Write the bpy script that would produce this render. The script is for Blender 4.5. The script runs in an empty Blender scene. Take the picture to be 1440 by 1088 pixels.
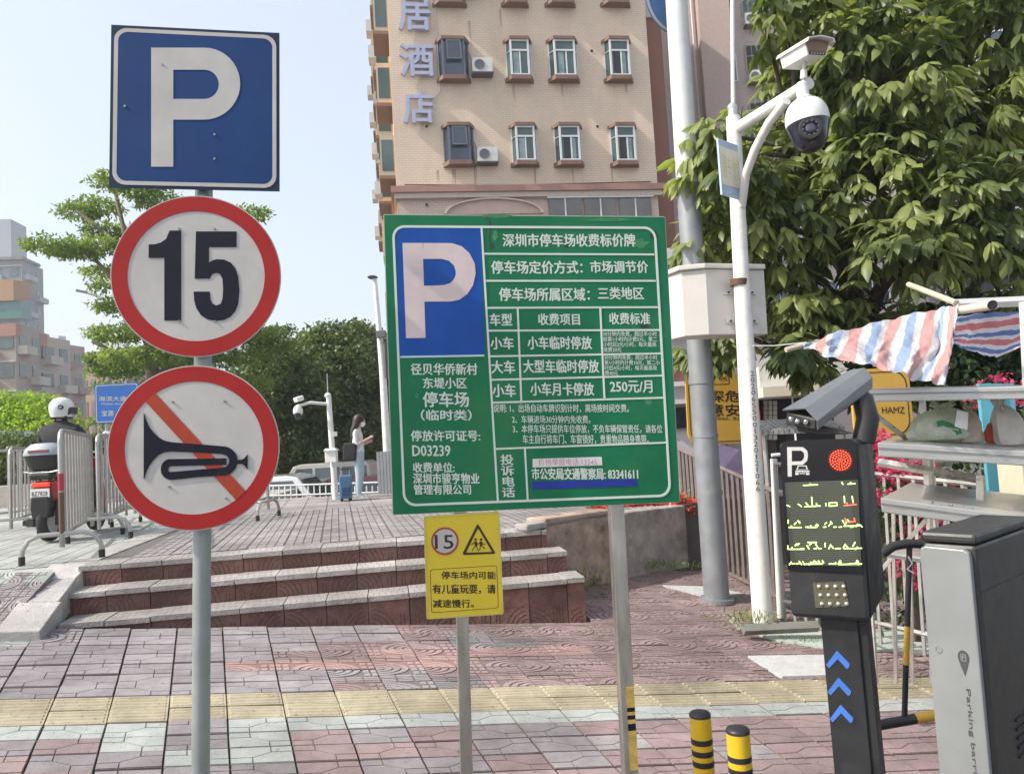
import bpy, bmesh, math, random
from mathutils import Vector, Matrix
random.seed(11)
scn = bpy.context.scene
COL = scn.collection
R_ = math.radians
# ------------------------------------------------------------------ camera
FPX, PITCH, ROLL, CAMZ = 1085.0, R_(3.53), .058, 1.9
CAM = Vector((0, 0, CAMZ))
fw = Vector((0, math.cos(PITCH), math.sin(PITCH))); u0 = Vector((0, -math.sin(PITCH), math.cos(PITCH))); r0 = Vector((1, 0, 0))
RT = r0*math.cos(ROLL) - u0*math.sin(ROLL); UP = u0*math.cos(ROLL) + r0*math.sin(ROLL)
cd = bpy.data.cameras.new('camera'); cam = bpy.data.objects.new('camera', cd); COL.objects.link(cam)
cam.matrix_world = Matrix((( RT.x, UP.x, -fw.x, 0), (RT.y, UP.y, -fw.y, 0), (RT.z, UP.z, -fw.z, CAMZ), (0, 0, 0, 1)))
cd.sensor_width = 36; cd.lens = FPX/1440*36; cd.clip_end = 4000; cd.clip_start = .05
scn.camera = cam
# ------------------------------------------------------------------ light
SUN_AZ, SUN_EL = R_(-108), R_(43)      # azimuth from +Y towards +X, elevation
w = bpy.data.worlds.new('World'); scn.world = w; w.use_nodes = True
nt = w.node_tree; bg = nt.nodes['Background']
sky = nt.nodes.new('ShaderNodeTexSky'); sky.sky_type = 'NISHITA'; sky.sun_disc = False
sky.sun_elevation = SUN_EL; sky.sun_rotation = SUN_AZ; sky.air_density = 1.0; sky.dust_density = 3.5; sky.ozone_density = 1.0
hz_ = nt.nodes.new('ShaderNodeMix'); hz_.data_type = 'RGBA'; hz_.inputs[0].default_value = .5; nt.links.new(sky.outputs[0], hz_.inputs[6]); hz_.inputs[7].default_value = (4.0, 4.15, 4.3, 1)   # thin even haze over the blue
nt.links.new(hz_.outputs[2], bg.inputs[0]); bg.inputs[1].default_value = .15
sd = bpy.data.lights.new('sun', 'SUN'); sd.energy = 2.9; sd.angle = R_(1.0); sd.color = (1, .93, .82)
sun = bpy.data.objects.new('sun', sd); COL.objects.link(sun)
sdir = Vector((math.sin(SUN_AZ)*math.cos(SUN_EL), math.cos(SUN_AZ)*math.cos(SUN_EL), math.sin(SUN_EL)))
sun.rotation_euler = sdir.to_track_quat('Z', 'Y').to_euler(); sun.location = (0, 0, 30)
scn.view_settings.view_transform = 'Standard'; scn.view_settings.look = 'None'
scn.view_settings.gamma = 1; scn.view_settings.exposure = .87; scn.view_settings.use_curve_mapping = False
scn.cycles.use_denoising = True; scn.cycles.max_bounces = 6; scn.cycles.transparent_max_bounces = 6
# ------------------------------------------------------------------ pixel -> world measuring helpers
def ray(x, y): return RT*(x-720) + UP*(544-y) + fw*FPX
def at(x, y, Y): d = ray(x, y); return CAM + d*(Y/d.y)
def onz(x, y, z): d = ray(x, y); return CAM + d*((z-CAM.z)/d.z)
def pj(p): q = Vector(p)-CAM; d = max(q.dot(fw), .01); return 720+FPX*q.dot(RT)/d, 544-FPX*q.dot(UP)/d
# ------------------------------------------------------------------ materials
MATS = {}
def mat(name, col, rough=.6, metal=0, var=.12, scale=6, bump=0, bscale=40, rand=0, emit=None, dirt=0, dirtcol=(.12, .1, .08), dscale=2.5, spec=.5, trans=0, alpha=None, coat=0, transm=0, stretch=None, wstain=0):
    if name.startswith(('paver_', 'plaza_paver', 'pale_setts', 'pale_road', 'tread', 'riser_tile', 'pale_stringer')) and 'groove' not in name: wstain = .34
    if name in MATS: return MATS[name]
    m = bpy.data.materials.new(name); m.use_nodes = True; t = m.node_tree; N = t.nodes; L = t.links; b = N['Principled BSDF']
    b.inputs['Roughness'].default_value = rough; b.inputs['Metallic'].default_value = metal; b.inputs['Specular IOR Level'].default_value = spec
    b.inputs['Coat Weight'].default_value = coat; b.inputs['Transmission Weight'].default_value = transm
    tc = N.new('ShaderNodeTexCoord'); src = tc.outputs['Object']
    if stretch:
        mp = N.new('ShaderNodeMapping'); mp.inputs['Scale'].default_value = stretch; L.new(src, mp.inputs[0]); src = mp.outputs[0]
    if rand:
        oi = N.new('ShaderNodeObjectInfo'); va = N.new('ShaderNodeVectorMath'); va.operation = 'ADD'; sc = N.new('ShaderNodeVectorMath'); sc.operation = 'SCALE'
        L.new(oi.outputs['Location'], sc.inputs[0]); sc.inputs['Scale'].default_value = 1.0; L.new(src, va.inputs[0]); L.new(sc.outputs[0], va.inputs[1]); src = va.outputs[0]
    nz = N.new('ShaderNodeTexNoise'); nz.inputs['Scale'].default_value = scale; nz.inputs['Detail'].default_value = 6; nz.inputs['Roughness'].default_value = .65
    L.new(src, nz.inputs[0])
    mr = N.new('ShaderNodeMapRange'); mr.inputs[1].default_value = .3; mr.inputs[2].default_value = .7; mr.inputs[3].default_value = 1-var; mr.inputs[4].default_value = 1+var
    L.new(nz.outputs[0], mr.inputs[0]); val = mr.outputs[0]
    if rand:
        m2 = N.new('ShaderNodeMapRange'); m2.inputs[3].default_value = 1-rand; m2.inputs[4].default_value = 1+rand; L.new(oi.outputs['Random'], m2.inputs[0])
        mu = N.new('ShaderNodeMath'); mu.operation = 'MULTIPLY'; L.new(val, mu.inputs[0]); L.new(m2.outputs[0], mu.inputs[1]); val = mu.outputs[0]
    vs = N.new('ShaderNodeVectorMath'); vs.operation = 'SCALE'; vs.inputs[0].default_value = col[:3]; L.new(val, vs.inputs['Scale']); out = vs.outputs[0]
    if dirt:
        n2 = N.new('ShaderNodeTexNoise'); n2.inputs['Scale'].default_value = dscale; n2.inputs['Detail'].default_value = 8; n2.inputs['Roughness'].default_value = .7; L.new(src, n2.inputs[0])
        m3 = N.new('ShaderNodeMapRange'); m3.inputs[1].default_value = .52; m3.inputs[2].default_value = .72; m3.inputs[3].default_value = 0; m3.inputs[4].default_value = dirt; L.new(n2.outputs[0], m3.inputs[0])
        mx = N.new('ShaderNodeMix'); mx.data_type = 'RGBA'; L.new(m3.outputs[0], mx.inputs[0]); L.new(out, mx.inputs[6]); mx.inputs[7].default_value = (*dirtcol, 1); out = mx.outputs[2]
    if wstain:
        gp_ = N.new('ShaderNodeNewGeometry'); n6 = N.new('ShaderNodeTexNoise'); n6.inputs['Scale'].default_value = 1.1; n6.inputs['Detail'].default_value = 7; n6.inputs['Roughness'].default_value = .62; L.new(gp_.outputs['Position'], n6.inputs[0])
        m6 = N.new('ShaderNodeMapRange'); m6.inputs[1].default_value = .34; m6.inputs[2].default_value = .66; m6.inputs[3].default_value = 1-wstain; m6.inputs[4].default_value = 1+wstain*.35; L.new(n6.outputs[0], m6.inputs[0])
        v6 = N.new('ShaderNodeVectorMath'); v6.operation = 'SCALE'; L.new(out, v6.inputs[0]); L.new(m6.outputs[0], v6.inputs['Scale']); out = v6.outputs[0]
        n7 = N.new('ShaderNodeTexNoise'); n7.inputs['Scale'].default_value = 38; n7.inputs['Detail'].default_value = 3; L.new(gp_.outputs['Position'], n7.inputs[0]); m7 = N.new('ShaderNodeMapRange'); m7.inputs[1].default_value = .64; m7.inputs[2].default_value = .70; m7.inputs[4].default_value = .55; L.new(n7.outputs[0], m7.inputs[0])
        x7 = N.new('ShaderNodeMix'); x7.data_type = 'RGBA'; L.new(m7.outputs[0], x7.inputs[0]); L.new(out, x7.inputs[6]); x7.inputs[7].default_value = (.09, .08, .075, 1); out = x7.outputs[2]
    L.new(out, b.inputs['Base Color'])
    if metal:
        m4 = N.new('ShaderNodeMapRange'); m4.inputs[1].default_value = .3; m4.inputs[2].default_value = .7; m4.inputs[3].default_value = rough*.75; m4.inputs[4].default_value = min(1, rough*1.4); L.new(nz.outputs[0], m4.inputs[0]); L.new(m4.outputs[0], b.inputs['Roughness'])
    if bump:
        n5 = N.new('ShaderNodeTexNoise'); n5.inputs['Scale'].default_value = bscale; n5.inputs['Detail'].default_value = 5; L.new(src, n5.inputs[0])
        bp = N.new('ShaderNodeBump'); bp.inputs['Strength'].default_value = bump; bp.inputs['Distance'].default_value = .02; L.new(n5.outputs[0], bp.inputs['Height']); L.new(bp.outputs[0], b.inputs['Normal'])
    if emit: b.inputs['Emission Color'].default_value = (*col[:3], 1); b.inputs['Emission Strength'].default_value = emit
    if alpha is not None: b.inputs['Alpha'].default_value = alpha
    if trans:
        tr = N.new('ShaderNodeBsdfTranslucent'); mxs = N.new('ShaderNodeMixShader'); mxs.inputs[0].default_value = trans
        v2 = N.new('ShaderNodeVectorMath'); v2.operation = 'MULTIPLY'; v2.inputs[1].default_value = (1.5, 1.6, .7); L.new(out, v2.inputs[0]); L.new(v2.outputs[0], tr.inputs[0])
        L.new(b.outputs[0], mxs.inputs[1]); L.new(tr.outputs[0], mxs.inputs[2]); L.new(mxs.outputs[0], N['Material Output'].inputs[0])
    MATS[name] = m; return m
def brickmat(name, col, col2, mortar, sx, sz, rough=.8, var=.1):
    """thin far facing tiles: brick texture on object coordinates (x,z)"""
    m = mat(name, col, rough, var=var, scale=.35, dirt=.25, dirtcol=(col[0]*.5, col[1]*.45, col[2]*.4), dscale=.5, stretch=(1, 1, .35))
    t = m.node_tree; N = t.nodes; L = t.links; b = N['Principled BSDF']
    prev = b.inputs['Base Color'].links[0].from_socket
    tc = N.new('ShaderNodeTexCoord'); sp = N.new('ShaderNodeSeparateXYZ'); L.new(tc.outputs['Object'], sp.inputs[0])
    ad = N.new('ShaderNodeMath'); ad.operation = 'ADD'; L.new(sp.outputs[0], ad.inputs[0]); L.new(sp.outputs[1], ad.inputs[1])
    cb = N.new('ShaderNodeCombineXYZ'); L.new(ad.outputs[0], cb.inputs[0]); L.new(sp.outputs[2], cb.inputs[1])
    br = N.new('ShaderNodeTexBrick'); br.inputs['Scale'].default_value = 1; br.inputs['Brick Width'].default_value = sx; br.inputs['Row Height'].default_value = sz; br.inputs['Mortar Size'].default_value = .012
    br.inputs['Color1'].default_value = (1, 1, 1, 1); br.inputs['Color2'].default_value = (*[c2/c for c, c2 in zip(col, col2)], 1); br.inputs['Mortar'].default_value = (*[c2/c for c, c2 in zip(col, mortar)], 1)
    L.new(cb.outputs[0], br.inputs[0]); mu = N.new('ShaderNodeVectorMath'); mu.operation = 'MULTIPLY'; L.new(prev, mu.inputs[0]); L.new(br.outputs[0], mu.inputs[1]); L.new(mu.outputs[0], b.inputs['Base Color'])
    return m
# ------------------------------------------------------------------ mesh builder
class MB:
    def __init__(s): s.v = []; s.f = []; s.mi = []; s.M = None; s.cur = 0
    def add(s, vs, fs):
        n = len(s.v)
        for p in vs:
            p = Vector(p)
            s.v.append(s.M @ p if s.M else p)
        for f in fs: s.f.append([n+i for i in f]); s.mi.append(s.cur)
    def box(s, c, d, M=None):
        x, y, z = d[0]/2, d[1]/2, d[2]/2; c = Vector(c)
        vs = [Vector(p) for p in ((-x, -y, -z), (x, -y, -z), (x, y, -z), (-x, y, -z), (-x, -y, z), (x, -y, z), (x, y, z), (-x, y, z))]
        if M: vs = [M @ p for p in vs]
        s.add([c+p for p in vs], [(0, 3, 2, 1), (4, 5, 6, 7), (0, 1, 5, 4), (1, 2, 6, 5), (2, 3, 7, 6), (3, 0, 4, 7)]); return s
    def hexa(s, p): s.add(p, [(0, 3, 2, 1), (4, 5, 6, 7), (0, 1, 5, 4), (1, 2, 6, 5), (2, 3, 7, 6), (3, 0, 4, 7)]); return s
    def quad(s, *p): s.add(p, [tuple(range(len(p)))]); return s
    def prism(s, poly, y0, y1):
        """poly in (x,z), extruded along y"""
        n = len(poly); a = sum(poly[i][0]*poly[(i+1) % n][1]-poly[(i+1) % n][0]*poly[i][1] for i in range(n))
        if a < 0: poly = list(poly)[::-1]
        vs = [(x, y0, z) for x, z in poly]+[(x, y1, z) for x, z in poly]
        s.add(vs, [tuple(range(n)), tuple(range(2*n-1, n-1, -1))]+[(i, i+n, (i+1) % n+n, (i+1) % n) for i in range(n)]); return s
    def prismz(s, poly, z0, z1):
        n = len(poly); a = sum(poly[i][0]*poly[(i+1) % n][1]-poly[(i+1) % n][0]*poly[i][1] for i in range(n))
        if a < 0: poly = list(poly)[::-1]
        vs = [(x, y, z0) for x, y in poly]+[(x, y, z1) for x, y in poly]
        s.add(vs, [tuple(range(n-1, -1, -1)), tuple(range(n, 2*n))]+[(i, (i+1) % n, (i+1) % n+n, i+n) for i in range(n)]); return s
    def band(s, outer, inner, y0, y1, closed=False):
        n = len(outer); vs = []
        for k in range(n):
            vs += [(outer[k][0], y0, outer[k][1]), (inner[k][0], y0, inner[k][1]), (outer[k][0], y1, outer[k][1]), (inner[k][0], y1, inner[k][1])]
        fs = []
        for k in range(n if closed else n-1):
            a = 4*k; b = 4*((k+1) % n)
            fs += [(a, a+1, b+1, b), (a+2, b+2, b+3, a+3), (a, b, b+2, a+2), (a+1, a+3, b+3, b+1)]
        if not closed: fs += [(0, 2, 3, 1), (4*n-4, 4*n-3, 4*n-1, 4*n-2)]
        s.add(vs, fs); return s
    def tube(s, pts, r, n=8, cap=True):
        pts = [Vector(p) for p in pts]; rs = r if isinstance(r, (list, tuple)) else [r]*len(pts)
        t = (pts[1]-pts[0]).normalized(); ref = Vector((0, 0, 1)) if abs(t.z) < .9 else Vector((1, 0, 0)); a = t.cross(ref).normalized(); vs = []
        for i, p in enumerate(pts):
            t = (pts[min(i+1, len(pts)-1)]-pts[max(i-1, 0)]).normalized(); a = (a-t*a.dot(t)).normalized(); b = t.cross(a)
            for k in range(n): th = 2*math.pi*k/n; vs.append(p+(a*math.cos(th)+b*math.sin(th))*rs[i])
        fs = [(i*n+k, i*n+(k+1) % n, (i+1)*n+(k+1) % n, (i+1)*n+k) for i in range(len(pts)-1) for k in range(n)]
        if cap: fs += [tuple(range(n-1, -1, -1)), tuple((len(pts)-1)*n+k for k in range(n))]
        s.add(vs, fs); return s
    def cyl(s, c, r, h, n=24, r2=None): c = Vector(c); return s.tube([c, c+Vector((0, 0, h))], [r, r if r2 is None else r2], n)
    def lathe(s, prof, n=24, M=None):
        """prof: (r,z) bottom to top"""
        vs = []
        for r, z in prof:
            for k in range(n): th = 2*math.pi*k/n; p = Vector((r*math.cos(th), r*math.sin(th), z)); vs.append(M @ p if M else p)
        fs = [(i*n+k, i*n+(k+1) % n, (i+1)*n+(k+1) % n, (i+1)*n+k) for i in range(len(prof)-1) for k in range(n)]
        fs += [tuple(range(n-1, -1, -1)), tuple((len(prof)-1)*n+k for k in range(n))]
        s.add(vs, fs); return s
    def disc(s, cx, cz, r, y0, y1, n=48): return s.prism([(cx+r*math.cos(2*math.pi*k/n), cz+r*math.sin(2*math.pi*k/n)) for k in range(n)], y0, y1)
    def ring(s, cx, cz, r1, r2, y0, y1, n=64):
        A = [2*math.pi*k/n for k in range(n)]
        return s.band([(cx+r1*math.cos(a), cz+r1*math.sin(a)) for a in A], [(cx+r2*math.cos(a), cz+r2*math.sin(a)) for a in A], y0, y1, True)
    def ell(s, c, r, n=14, m=10, M=None):
        c = Vector(c); vs = []; fs = []
        for i in range(m+1):
            ph = math.pi*i/m
            for k in range(n): th = 2*math.pi*k/n; p = Vector((r[0]*math.sin(ph)*math.cos(th), r[1]*math.sin(ph)*math.sin(th), -r[2]*math.cos(ph))); vs.append(c+(M @ p if M else p))
        for i in range(m):
            for k in range(n): fs.append((i*n+k, i*n+(k+1) % n, (i+1)*n+(k+1) % n, (i+1)*n+k))
        s.add(vs, fs); return s
    def mesh(s, name, m):
        me = bpy.data.meshes.new(name); me.from_pydata([tuple(p) for p in s.v], [], s.f)
        for mm in (m if isinstance(m, (list, tuple)) else [m]): me.materials.append(mm)
        if any(s.mi): me.polygons.foreach_set('material_index', s.mi)
        me.validate(); me.update(); return me
    def build(s, name, m, parent=None, smooth=False, bevel=0, M=None, loc=None):
        me = s.mesh(name, m)
        if smooth: shade(me)
        o = bpy.data.objects.new(name, me); COL.objects.link(o)
        if parent: o.parent = parent
        if M: o.matrix_local = M
        if loc is not None: o.location = loc
        if bevel:
            bv = o.modifiers.new('bevel', 'BEVEL'); bv.width = bevel; bv.segments = 2; bv.limit_method = 'ANGLE'; bv.angle_limit = R_(35)
        return o
def shade(me, ang=40):
    me.polygons.foreach_set('use_smooth', [True]*len(me.polygons))
    me.set_sharp_from_angle(angle=R_(ang))
def root(name, label, cat, M=None, group=None):
    o = bpy.data.objects.new(name, None); COL.objects.link(o); o.empty_display_size = .2
    if M: o.matrix_world = M
    return tag(o, label, cat, group)
def tag(o, label, cat, group=None, kind=None):
    o['label'] = label; o['category'] = cat
    if group: o['group'] = group
    if kind: o['kind'] = kind
    return o
def struct(o): o['kind'] = 'structure'; return o
def stuff(o, label=None, cat=None):
    o['kind'] = 'stuff'
    if label: o['label'] = label; o['category'] = cat
    return o
def copytree(o, label=None, parent=None):
    c = o.copy(); COL.objects.link(c)
    if parent: c.parent = parent
    for ch in o.children:
        copytree(ch, None, c)
    if label: c['label'] = label
    return c
class Fr:
    """local frame: x right, y into the scene, z up; uv(px,py) measures a photo point on its y=0 plane"""
    def __init__(s, o, yaw=0, lean=0, pitch=0): s.M = Matrix.Translation(Vector(o)) @ Matrix.Rotation(R_(yaw), 4, 'Z') @ Matrix.Rotation(lean, 4, 'Y') @ Matrix.Rotation(pitch, 4, 'X'); s.I = s.M.inverted()
    def uv(s, px, py, y=0):
        o = s.I @ CAM; d = (s.I.to_3x3() @ ray(px, py)); t = (y-o.y)/d.y; p = o+d*t; return (p.x, p.z)
    def poly(s, pts, y=0): return [s.uv(x, z, y) for x, z in pts]
def rrect(x0, z0, x1, z1, r, n=6):
    P = []
    for cx, cz, a in ((x1-r, z1-r, 0), (x0+r, z1-r, 90), (x0+r, z0+r, 180), (x1-r, z0+r, 270)):
        for k in range(n+1): t = R_(a+90*k/n); P.append((cx+r*math.cos(t), cz+r*math.sin(t)))
    return P
def quadbi(c, u, v):
    """bilinear inside corner list TL,TR,BR,BL"""
    a = [c[0][i]*(1-u)+c[1][i]*u for i in (0, 1)]; b = [c[3][i]*(1-u)+c[2][i]*u for i in (0, 1)]
    return (a[0]*(1-v)+b[0]*v, a[1]*(1-v)+b[1]*v)
TXT = {}
def textmesh(body, bold=0, lh=1.0, ext=0):
    k = (body, bold, lh, ext)
    if k in TXT: return TXT[k]
    c = bpy.data.curves.new('lettering', 'FONT'); c.body = body; c.resolution_u = 2; c.offset = bold; c.space_line = lh; c.extrude = ext
    o = bpy.data.objects.new('lettering', c); COL.objects.link(o)
    dg = bpy.context.evaluated_depsgraph_get(); dg.update(); me = bpy.data.meshes.new_from_object(o.evaluated_get(dg))
    V = [tuple(v.co) for v in me.vertices]; F = [tuple(p.vertices) for p in me.polygons]
    bpy.data.objects.remove(o); bpy.data.meshes.remove(me)
    x0 = min(v[0] for v in V); x1 = max(v[0] for v in V); y0 = min(v[1] for v in V); y1 = max(v[1] for v in V)
    TXT[k] = (V, F, x0, y0, x1, y1); return TXT[k]
def text(parent, fr, body, box, m, y=-.002, bold=.02, lh=1.0, rot=False, name='lettering', flip=False):
    """fit the text into photo rectangle box=(x0,y0,x1,y1) measured on fr's plane"""
    a = fr.uv(box[0], (box[1]+box[3])/2); b = fr.uv(box[2], (box[1]+box[3])/2); c = fr.uv((box[0]+box[2])/2, box[1]); d = fr.uv((box[0]+box[2])/2, box[3])
    X0, X1, Z1, Z0 = a[0], b[0], c[1], d[1]; sh = (b[1]-a[1])/(X1-X0)
    return textlocal(parent, body, X0, Z0, X1, Z1, m, y, bold, lh, rot, sh, name)
def textlocal(parent, body, X0, Z0, X1, Z1, m, y=-.002, bold=.02, lh=1.0, rot=False, sh=0, name='lettering', M=None):
    bold2 = bold; bold = 0
    V, F, x0, y0, x1, y1 = textmesh(body, bold, lh); vs = []
    for p in V:
        u = (p[0]-x0)/(x1-x0); v = (p[1]-y0)/(y1-y0)
        if rot: u, v = v, 1-u
        vs.append((X0+(X1-X0)*u, y, Z0+(Z1-Z0)*v+sh*((X1-X0)*(u-.5))))
    mb = MB(); mb.add(vs, F)
    if bold2 > 0:
        hgt = (Z1-Z0)/max(1, body.count('\n')+1)
        if rot: hgt = (X1-X0)
        for q, (sx, sz) in enumerate(((-1, 0), (1, 0), (0, .7), (0, -.7))):
            mb.add([(p[0]+sx*bold2*hgt, p[1]+.00008*(q+1), p[2]+sz*bold2*hgt) for p in vs], F)
    o = mb.build(name, m, parent)
    if M: o.matrix_local = M
    return o
def seg(mb, a, b, w, y0, y1):
    a = Vector((a[0], a[1])); b = Vector((b[0], b[1])); d = (b-a).normalized(); n = Vector((-d.y, d.x))*w/2
    mb.prism([tuple(a-n), tuple(b-n), tuple(b+n), tuple(a+n)], y0, y1)
# ------------------------------------------------------------------ common materials
WHITE = mat('white_paint', (.72, .72, .7), .45, var=.06, dirt=.35, dirtcol=(.4, .36, .3), dscale=5)
STEEL = mat('galvanised_steel', (.5, .5, .5), .38, .75, var=.15, scale=14, dirt=.2, dirtcol=(.25, .22, .2))
SS = mat('stainless_steel', (.6, .58, .54), .28, .9, var=.2, scale=20, stretch=(1, 1, .15))
BLACK = mat('black_plastic', (.02, .02, .022), .45, var=.2)
DARKM = mat('dark_grey_metal', (.045, .047, .05), .4, .3, var=.15, scale=9, bump=.1, bscale=400)
GLASS = mat('window_glass', (.06, .085, .09), .08, 0, var=.35, scale=.8, spec=.8)
RUBBER = mat('rubber', (.025, .025, .025), .8)
CONC = mat('concrete', (.34, .32, .29), .9, var=.2, scale=5, bump=.4, bscale=30, dirt=.6, dirtcol=(.15, .13, .11))
BARK = mat('bark', (.09, .07, .055), .95, var=.35, scale=8, bump=.8, bscale=25, stretch=(1, 1, .3))
# ================================================================== GROUND
U3 = Vector((.98607, .16632, -.08473)); V3 = Vector((-.36671, .93034, .1307)); G0 = Vector((-2.0738, 5.39, .24897))
TU, TV = .36, .19; PZ = .93
def plane_z(x, y): return .24897-.1028*(x+2.0738)+.09997*(y-5.39)
def gz(x, y): return min(PZ-.004, plane_z(min(max(x, -9), 4.5), min(max(y, 4.1), 9.5)))
SOIL = mat('joint_soil', (.085, .075, .065), .95, var=.3, scale=9, bump=.5)
ASPH = mat('asphalt', (.12, .118, .115), .92, var=.2, scale=3, bump=.4, bscale=120)
mb = MB(); mb.quad((-390, -190, -.72), (390, -190, -.72), (390, 590, -.72), (-390, 590, -.72)); struct(mb.build('ground', ASPH))
# sloping bed under the pavers
mb = MB(); xs = [-9+.25*i for i in range(65)]; ys = [-1.5+.25*i for i in range(47)]
for i, x in enumerate(xs):
    for j, y in enumerate(ys): mb.v.append(Vector((x, y, gz(x, y)-.03)))
for i in range(len(xs)-1):
    for j in range(len(ys)-1): mb.f.append([i*len(ys)+j, (i+1)*len(ys)+j, (i+1)*len(ys)+j+1, i*len(ys)+j+1]); mb.mi.append(0)
pavement = struct(mb.build('pavement', SOIL))
A10 = R_(9.6); SX = Vector((math.cos(A10), math.sin(A10), 0)); SY = Vector((-math.sin(A10), math.cos(A10), 0))
B0 = Vector((-2.56, 6.70, 0))      # on the foot of the first riser
def S(a, b, z): return B0*1 + SX*a + SY*b + Vector((0, 0, z))
def sloc(p): q = Vector(p)-B0; return q.dot(SX), q.dot(SY)
# --- tiles
PURP = mat('paver_grey_purple', (.262, .24, .25), .85, var=.18, scale=7, bump=.3, bscale=90, rand=.18, dirt=.35, dirtcol=(.2, .18, .17))
ROSE = mat('paver_rose', (.285, .21, .21), .8, var=.18, scale=7, bump=.25, bscale=90, rand=.16, dirt=.4, dirtcol=(.24, .2, .19))
PINK = mat('paver_pink', (.37, .25, .235), .8, var=.15, scale=7, bump=.25, bscale=90, rand=.1, dirt=.35, dirtcol=(.3, .24, .21))
MINT = mat('paver_pale_mint', (.37, .395, .38), .8, var=.12, scale=7, bump=.25, bscale=90, rand=.08, dirt=.3, dirtcol=(.35, .34, .3))
YELL = mat('paver_yellow', (.39, .345, .245), .75, var=.14, scale=9, bump=.25, bscale=90, rand=.08, dirt=.5, dirtcol=(.3, .25, .16))
def tile_pts(pl, z, shrink=0):
    return [U3*(p[0]*TU)+V3*(p[1]*TV)+Vector((0, 0, z)) for p in pl]
NRM = U3.cross(V3).normalized()
def raised(mb, poly, h=.008, gap=.010, base=-.024):
    """one raised field of a moulded paver; poly in unit tile coords, shrunk for the groove"""
    cx = sum(p[0] for p in poly)/len(poly); cy = sum(p[1] for p in poly)/len(poly)
    gu, gv = gap/TU, gap/TV; Q = []
    for x, y in poly:
        Q.append((x+(gu if x < cx else -gu)*min(1, abs(x-cx)*8), y+(gv if y < cy else -gv)*min(1, abs(y-cy)*8)))
    n = len(Q); top = [U3*(x*TU)+V3*(y*TV) for x, y in Q]; bot = [p+NRM*-h for p in top]
    a = sum(Q[i][0]*Q[(i+1) % n][1]-Q[(i+1) % n][0]*Q[i][1] for i in range(n))
    if a < 0: top.reverse(); bot.reverse()
    mb.add(top+bot, [tuple(range(n))]+[(i, i+n, (i+1) % n+n, (i+1) % n) for i in range(n)])
def slab(mb, h=.008, e=.012, m=0):
    mb.cur = m; P = [(e, e*1.9), (1-e, e*1.9), (1-e, 1-e*1.9), (e, 1-e*1.9)]
    top = [U3*(x*TU)+V3*(y*TV)+NRM*-h for x, y in P]; bot = [p-NRM*.03 for p in top]
    mb.add(top+bot, [(0, 1, 2, 3), (0, 4, 5, 1), (1, 5, 6, 2), (2, 6, 7, 3), (3, 7, 4, 0)]); mb.cur = 0
def oct_tile(kind):
    mb = MB(); slab(mb, .006, m=1); a, b = .35, .65; e = .012; f = e*1.9
    P = [[(e, f), (b, f), (b, a), (a, b), (e, b)], [(1-e, 1-f), (a, 1-f), (a, b), (b, a), (1-e, a)], [(b, f), (1-e, f), (1-e, a), (b, a)], [(e, b), (a, b), (a, 1-f), (e, 1-f)]]
    if kind: P = [[(1-x, y) for x, y in p] for p in P]
    for p in P: raised(mb, p, .006, .0035)
    return mb
def fan_tile(kind):
    mb = MB(); slab(mb, .006, m=1)
    def tr(x, y):
        if kind & 1: x = 1-x
        if kind & 2: y = 1-y
        return (min(max(x, .014), .986), min(max(y, .024), .976))
    def fan(cx, cy, sx, sy, rs):
        for r1, r2 in rs:
            n = 5; A = [math.pi/2*k/n for k in range(n+1)]
            for k in range(n):
                q = [(cx+sx*r*math.cos(t), cy+sy*r*math.sin(t)) for r, t in ((r1, A[k]), (r2, A[k]), (r2, A[k+1]), (r1, A[k+1]))]
                q = [tr(x, y) for x, y in q]; n4 = 4
                top = [U3*(x*TU)+V3*(y*TV) for x, y in q]; ar = sum(q[i][0]*q[(i+1) % 4][1]-q[(i+1) % 4][0]*q[i][1] for i in range(4))
                if abs(ar) < 1e-4: continue
                if ar < 0: top.reverse()
                bot = [p-NRM*.006 for p in top]; mb.add(top+bot, [(0, 1, 2, 3)]+[(i, i+4, (i+1) % 4+4, (i+1) % 4) for i in (0, 1, 2, 3)])
    fan(0, 0, 1, 1, [(.0, .17), (.22, .34), (.39, .51), (.56, .68)])
    for x0, x1 in ((.73, .84), (.89, .99)):
        for y0, y1 in ((.02, .3), (.36, .62)): raised(mb, [tr(x0, y0), tr(x1, y0), tr(x1, y1), tr(x0, y1)], .006, .001)
    for y0, y1 in ((.72, .84), (.88, .98)):
        for x0, x1 in ((.02, .3), (.34, .64), (.68, .98)): raised(mb, [tr(x0, y0), tr(x1, y0), tr(x1, y1), tr(x0, y1)], .006, .001)
    return mb
def bar_tile():
    mb = MB(); slab(mb, .002)
    for k in range(4):
        y0 = .08+k*.235; y1 = y0+.14; q = [(.05, y0), (.95, y0), (.95, y1), (.05, y1)]; q2 = [(.065, y0+.03), (.935, y0+.03), (.935, y1-.03), (.065, y1-.03)]
        b = [U3*(x*TU)+V3*(y*TV)-NRM*.002 for x, y in q]; t = [U3*(x*TU)+V3*(y*TV)+NRM*.005 for x, y in q2]
        mb.add(t+b, [(0, 1, 2, 3)]+[(i, i+4, (i+1) % 4+4, (i+1) % 4) for i in range(4)])
    return mb
GRV = {m.name: mat(m.name+'_groove', c, .9, var=.2, rand=.1) for m, c in ((PURP, (.14, .125, .125)), (ROSE, (.175, .125, .12)), (PINK, (.24, .15, .14)), (MINT, (.20, .21, .20)), (YELL, (.27, .23, .15)))}
TMESH = {}
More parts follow.
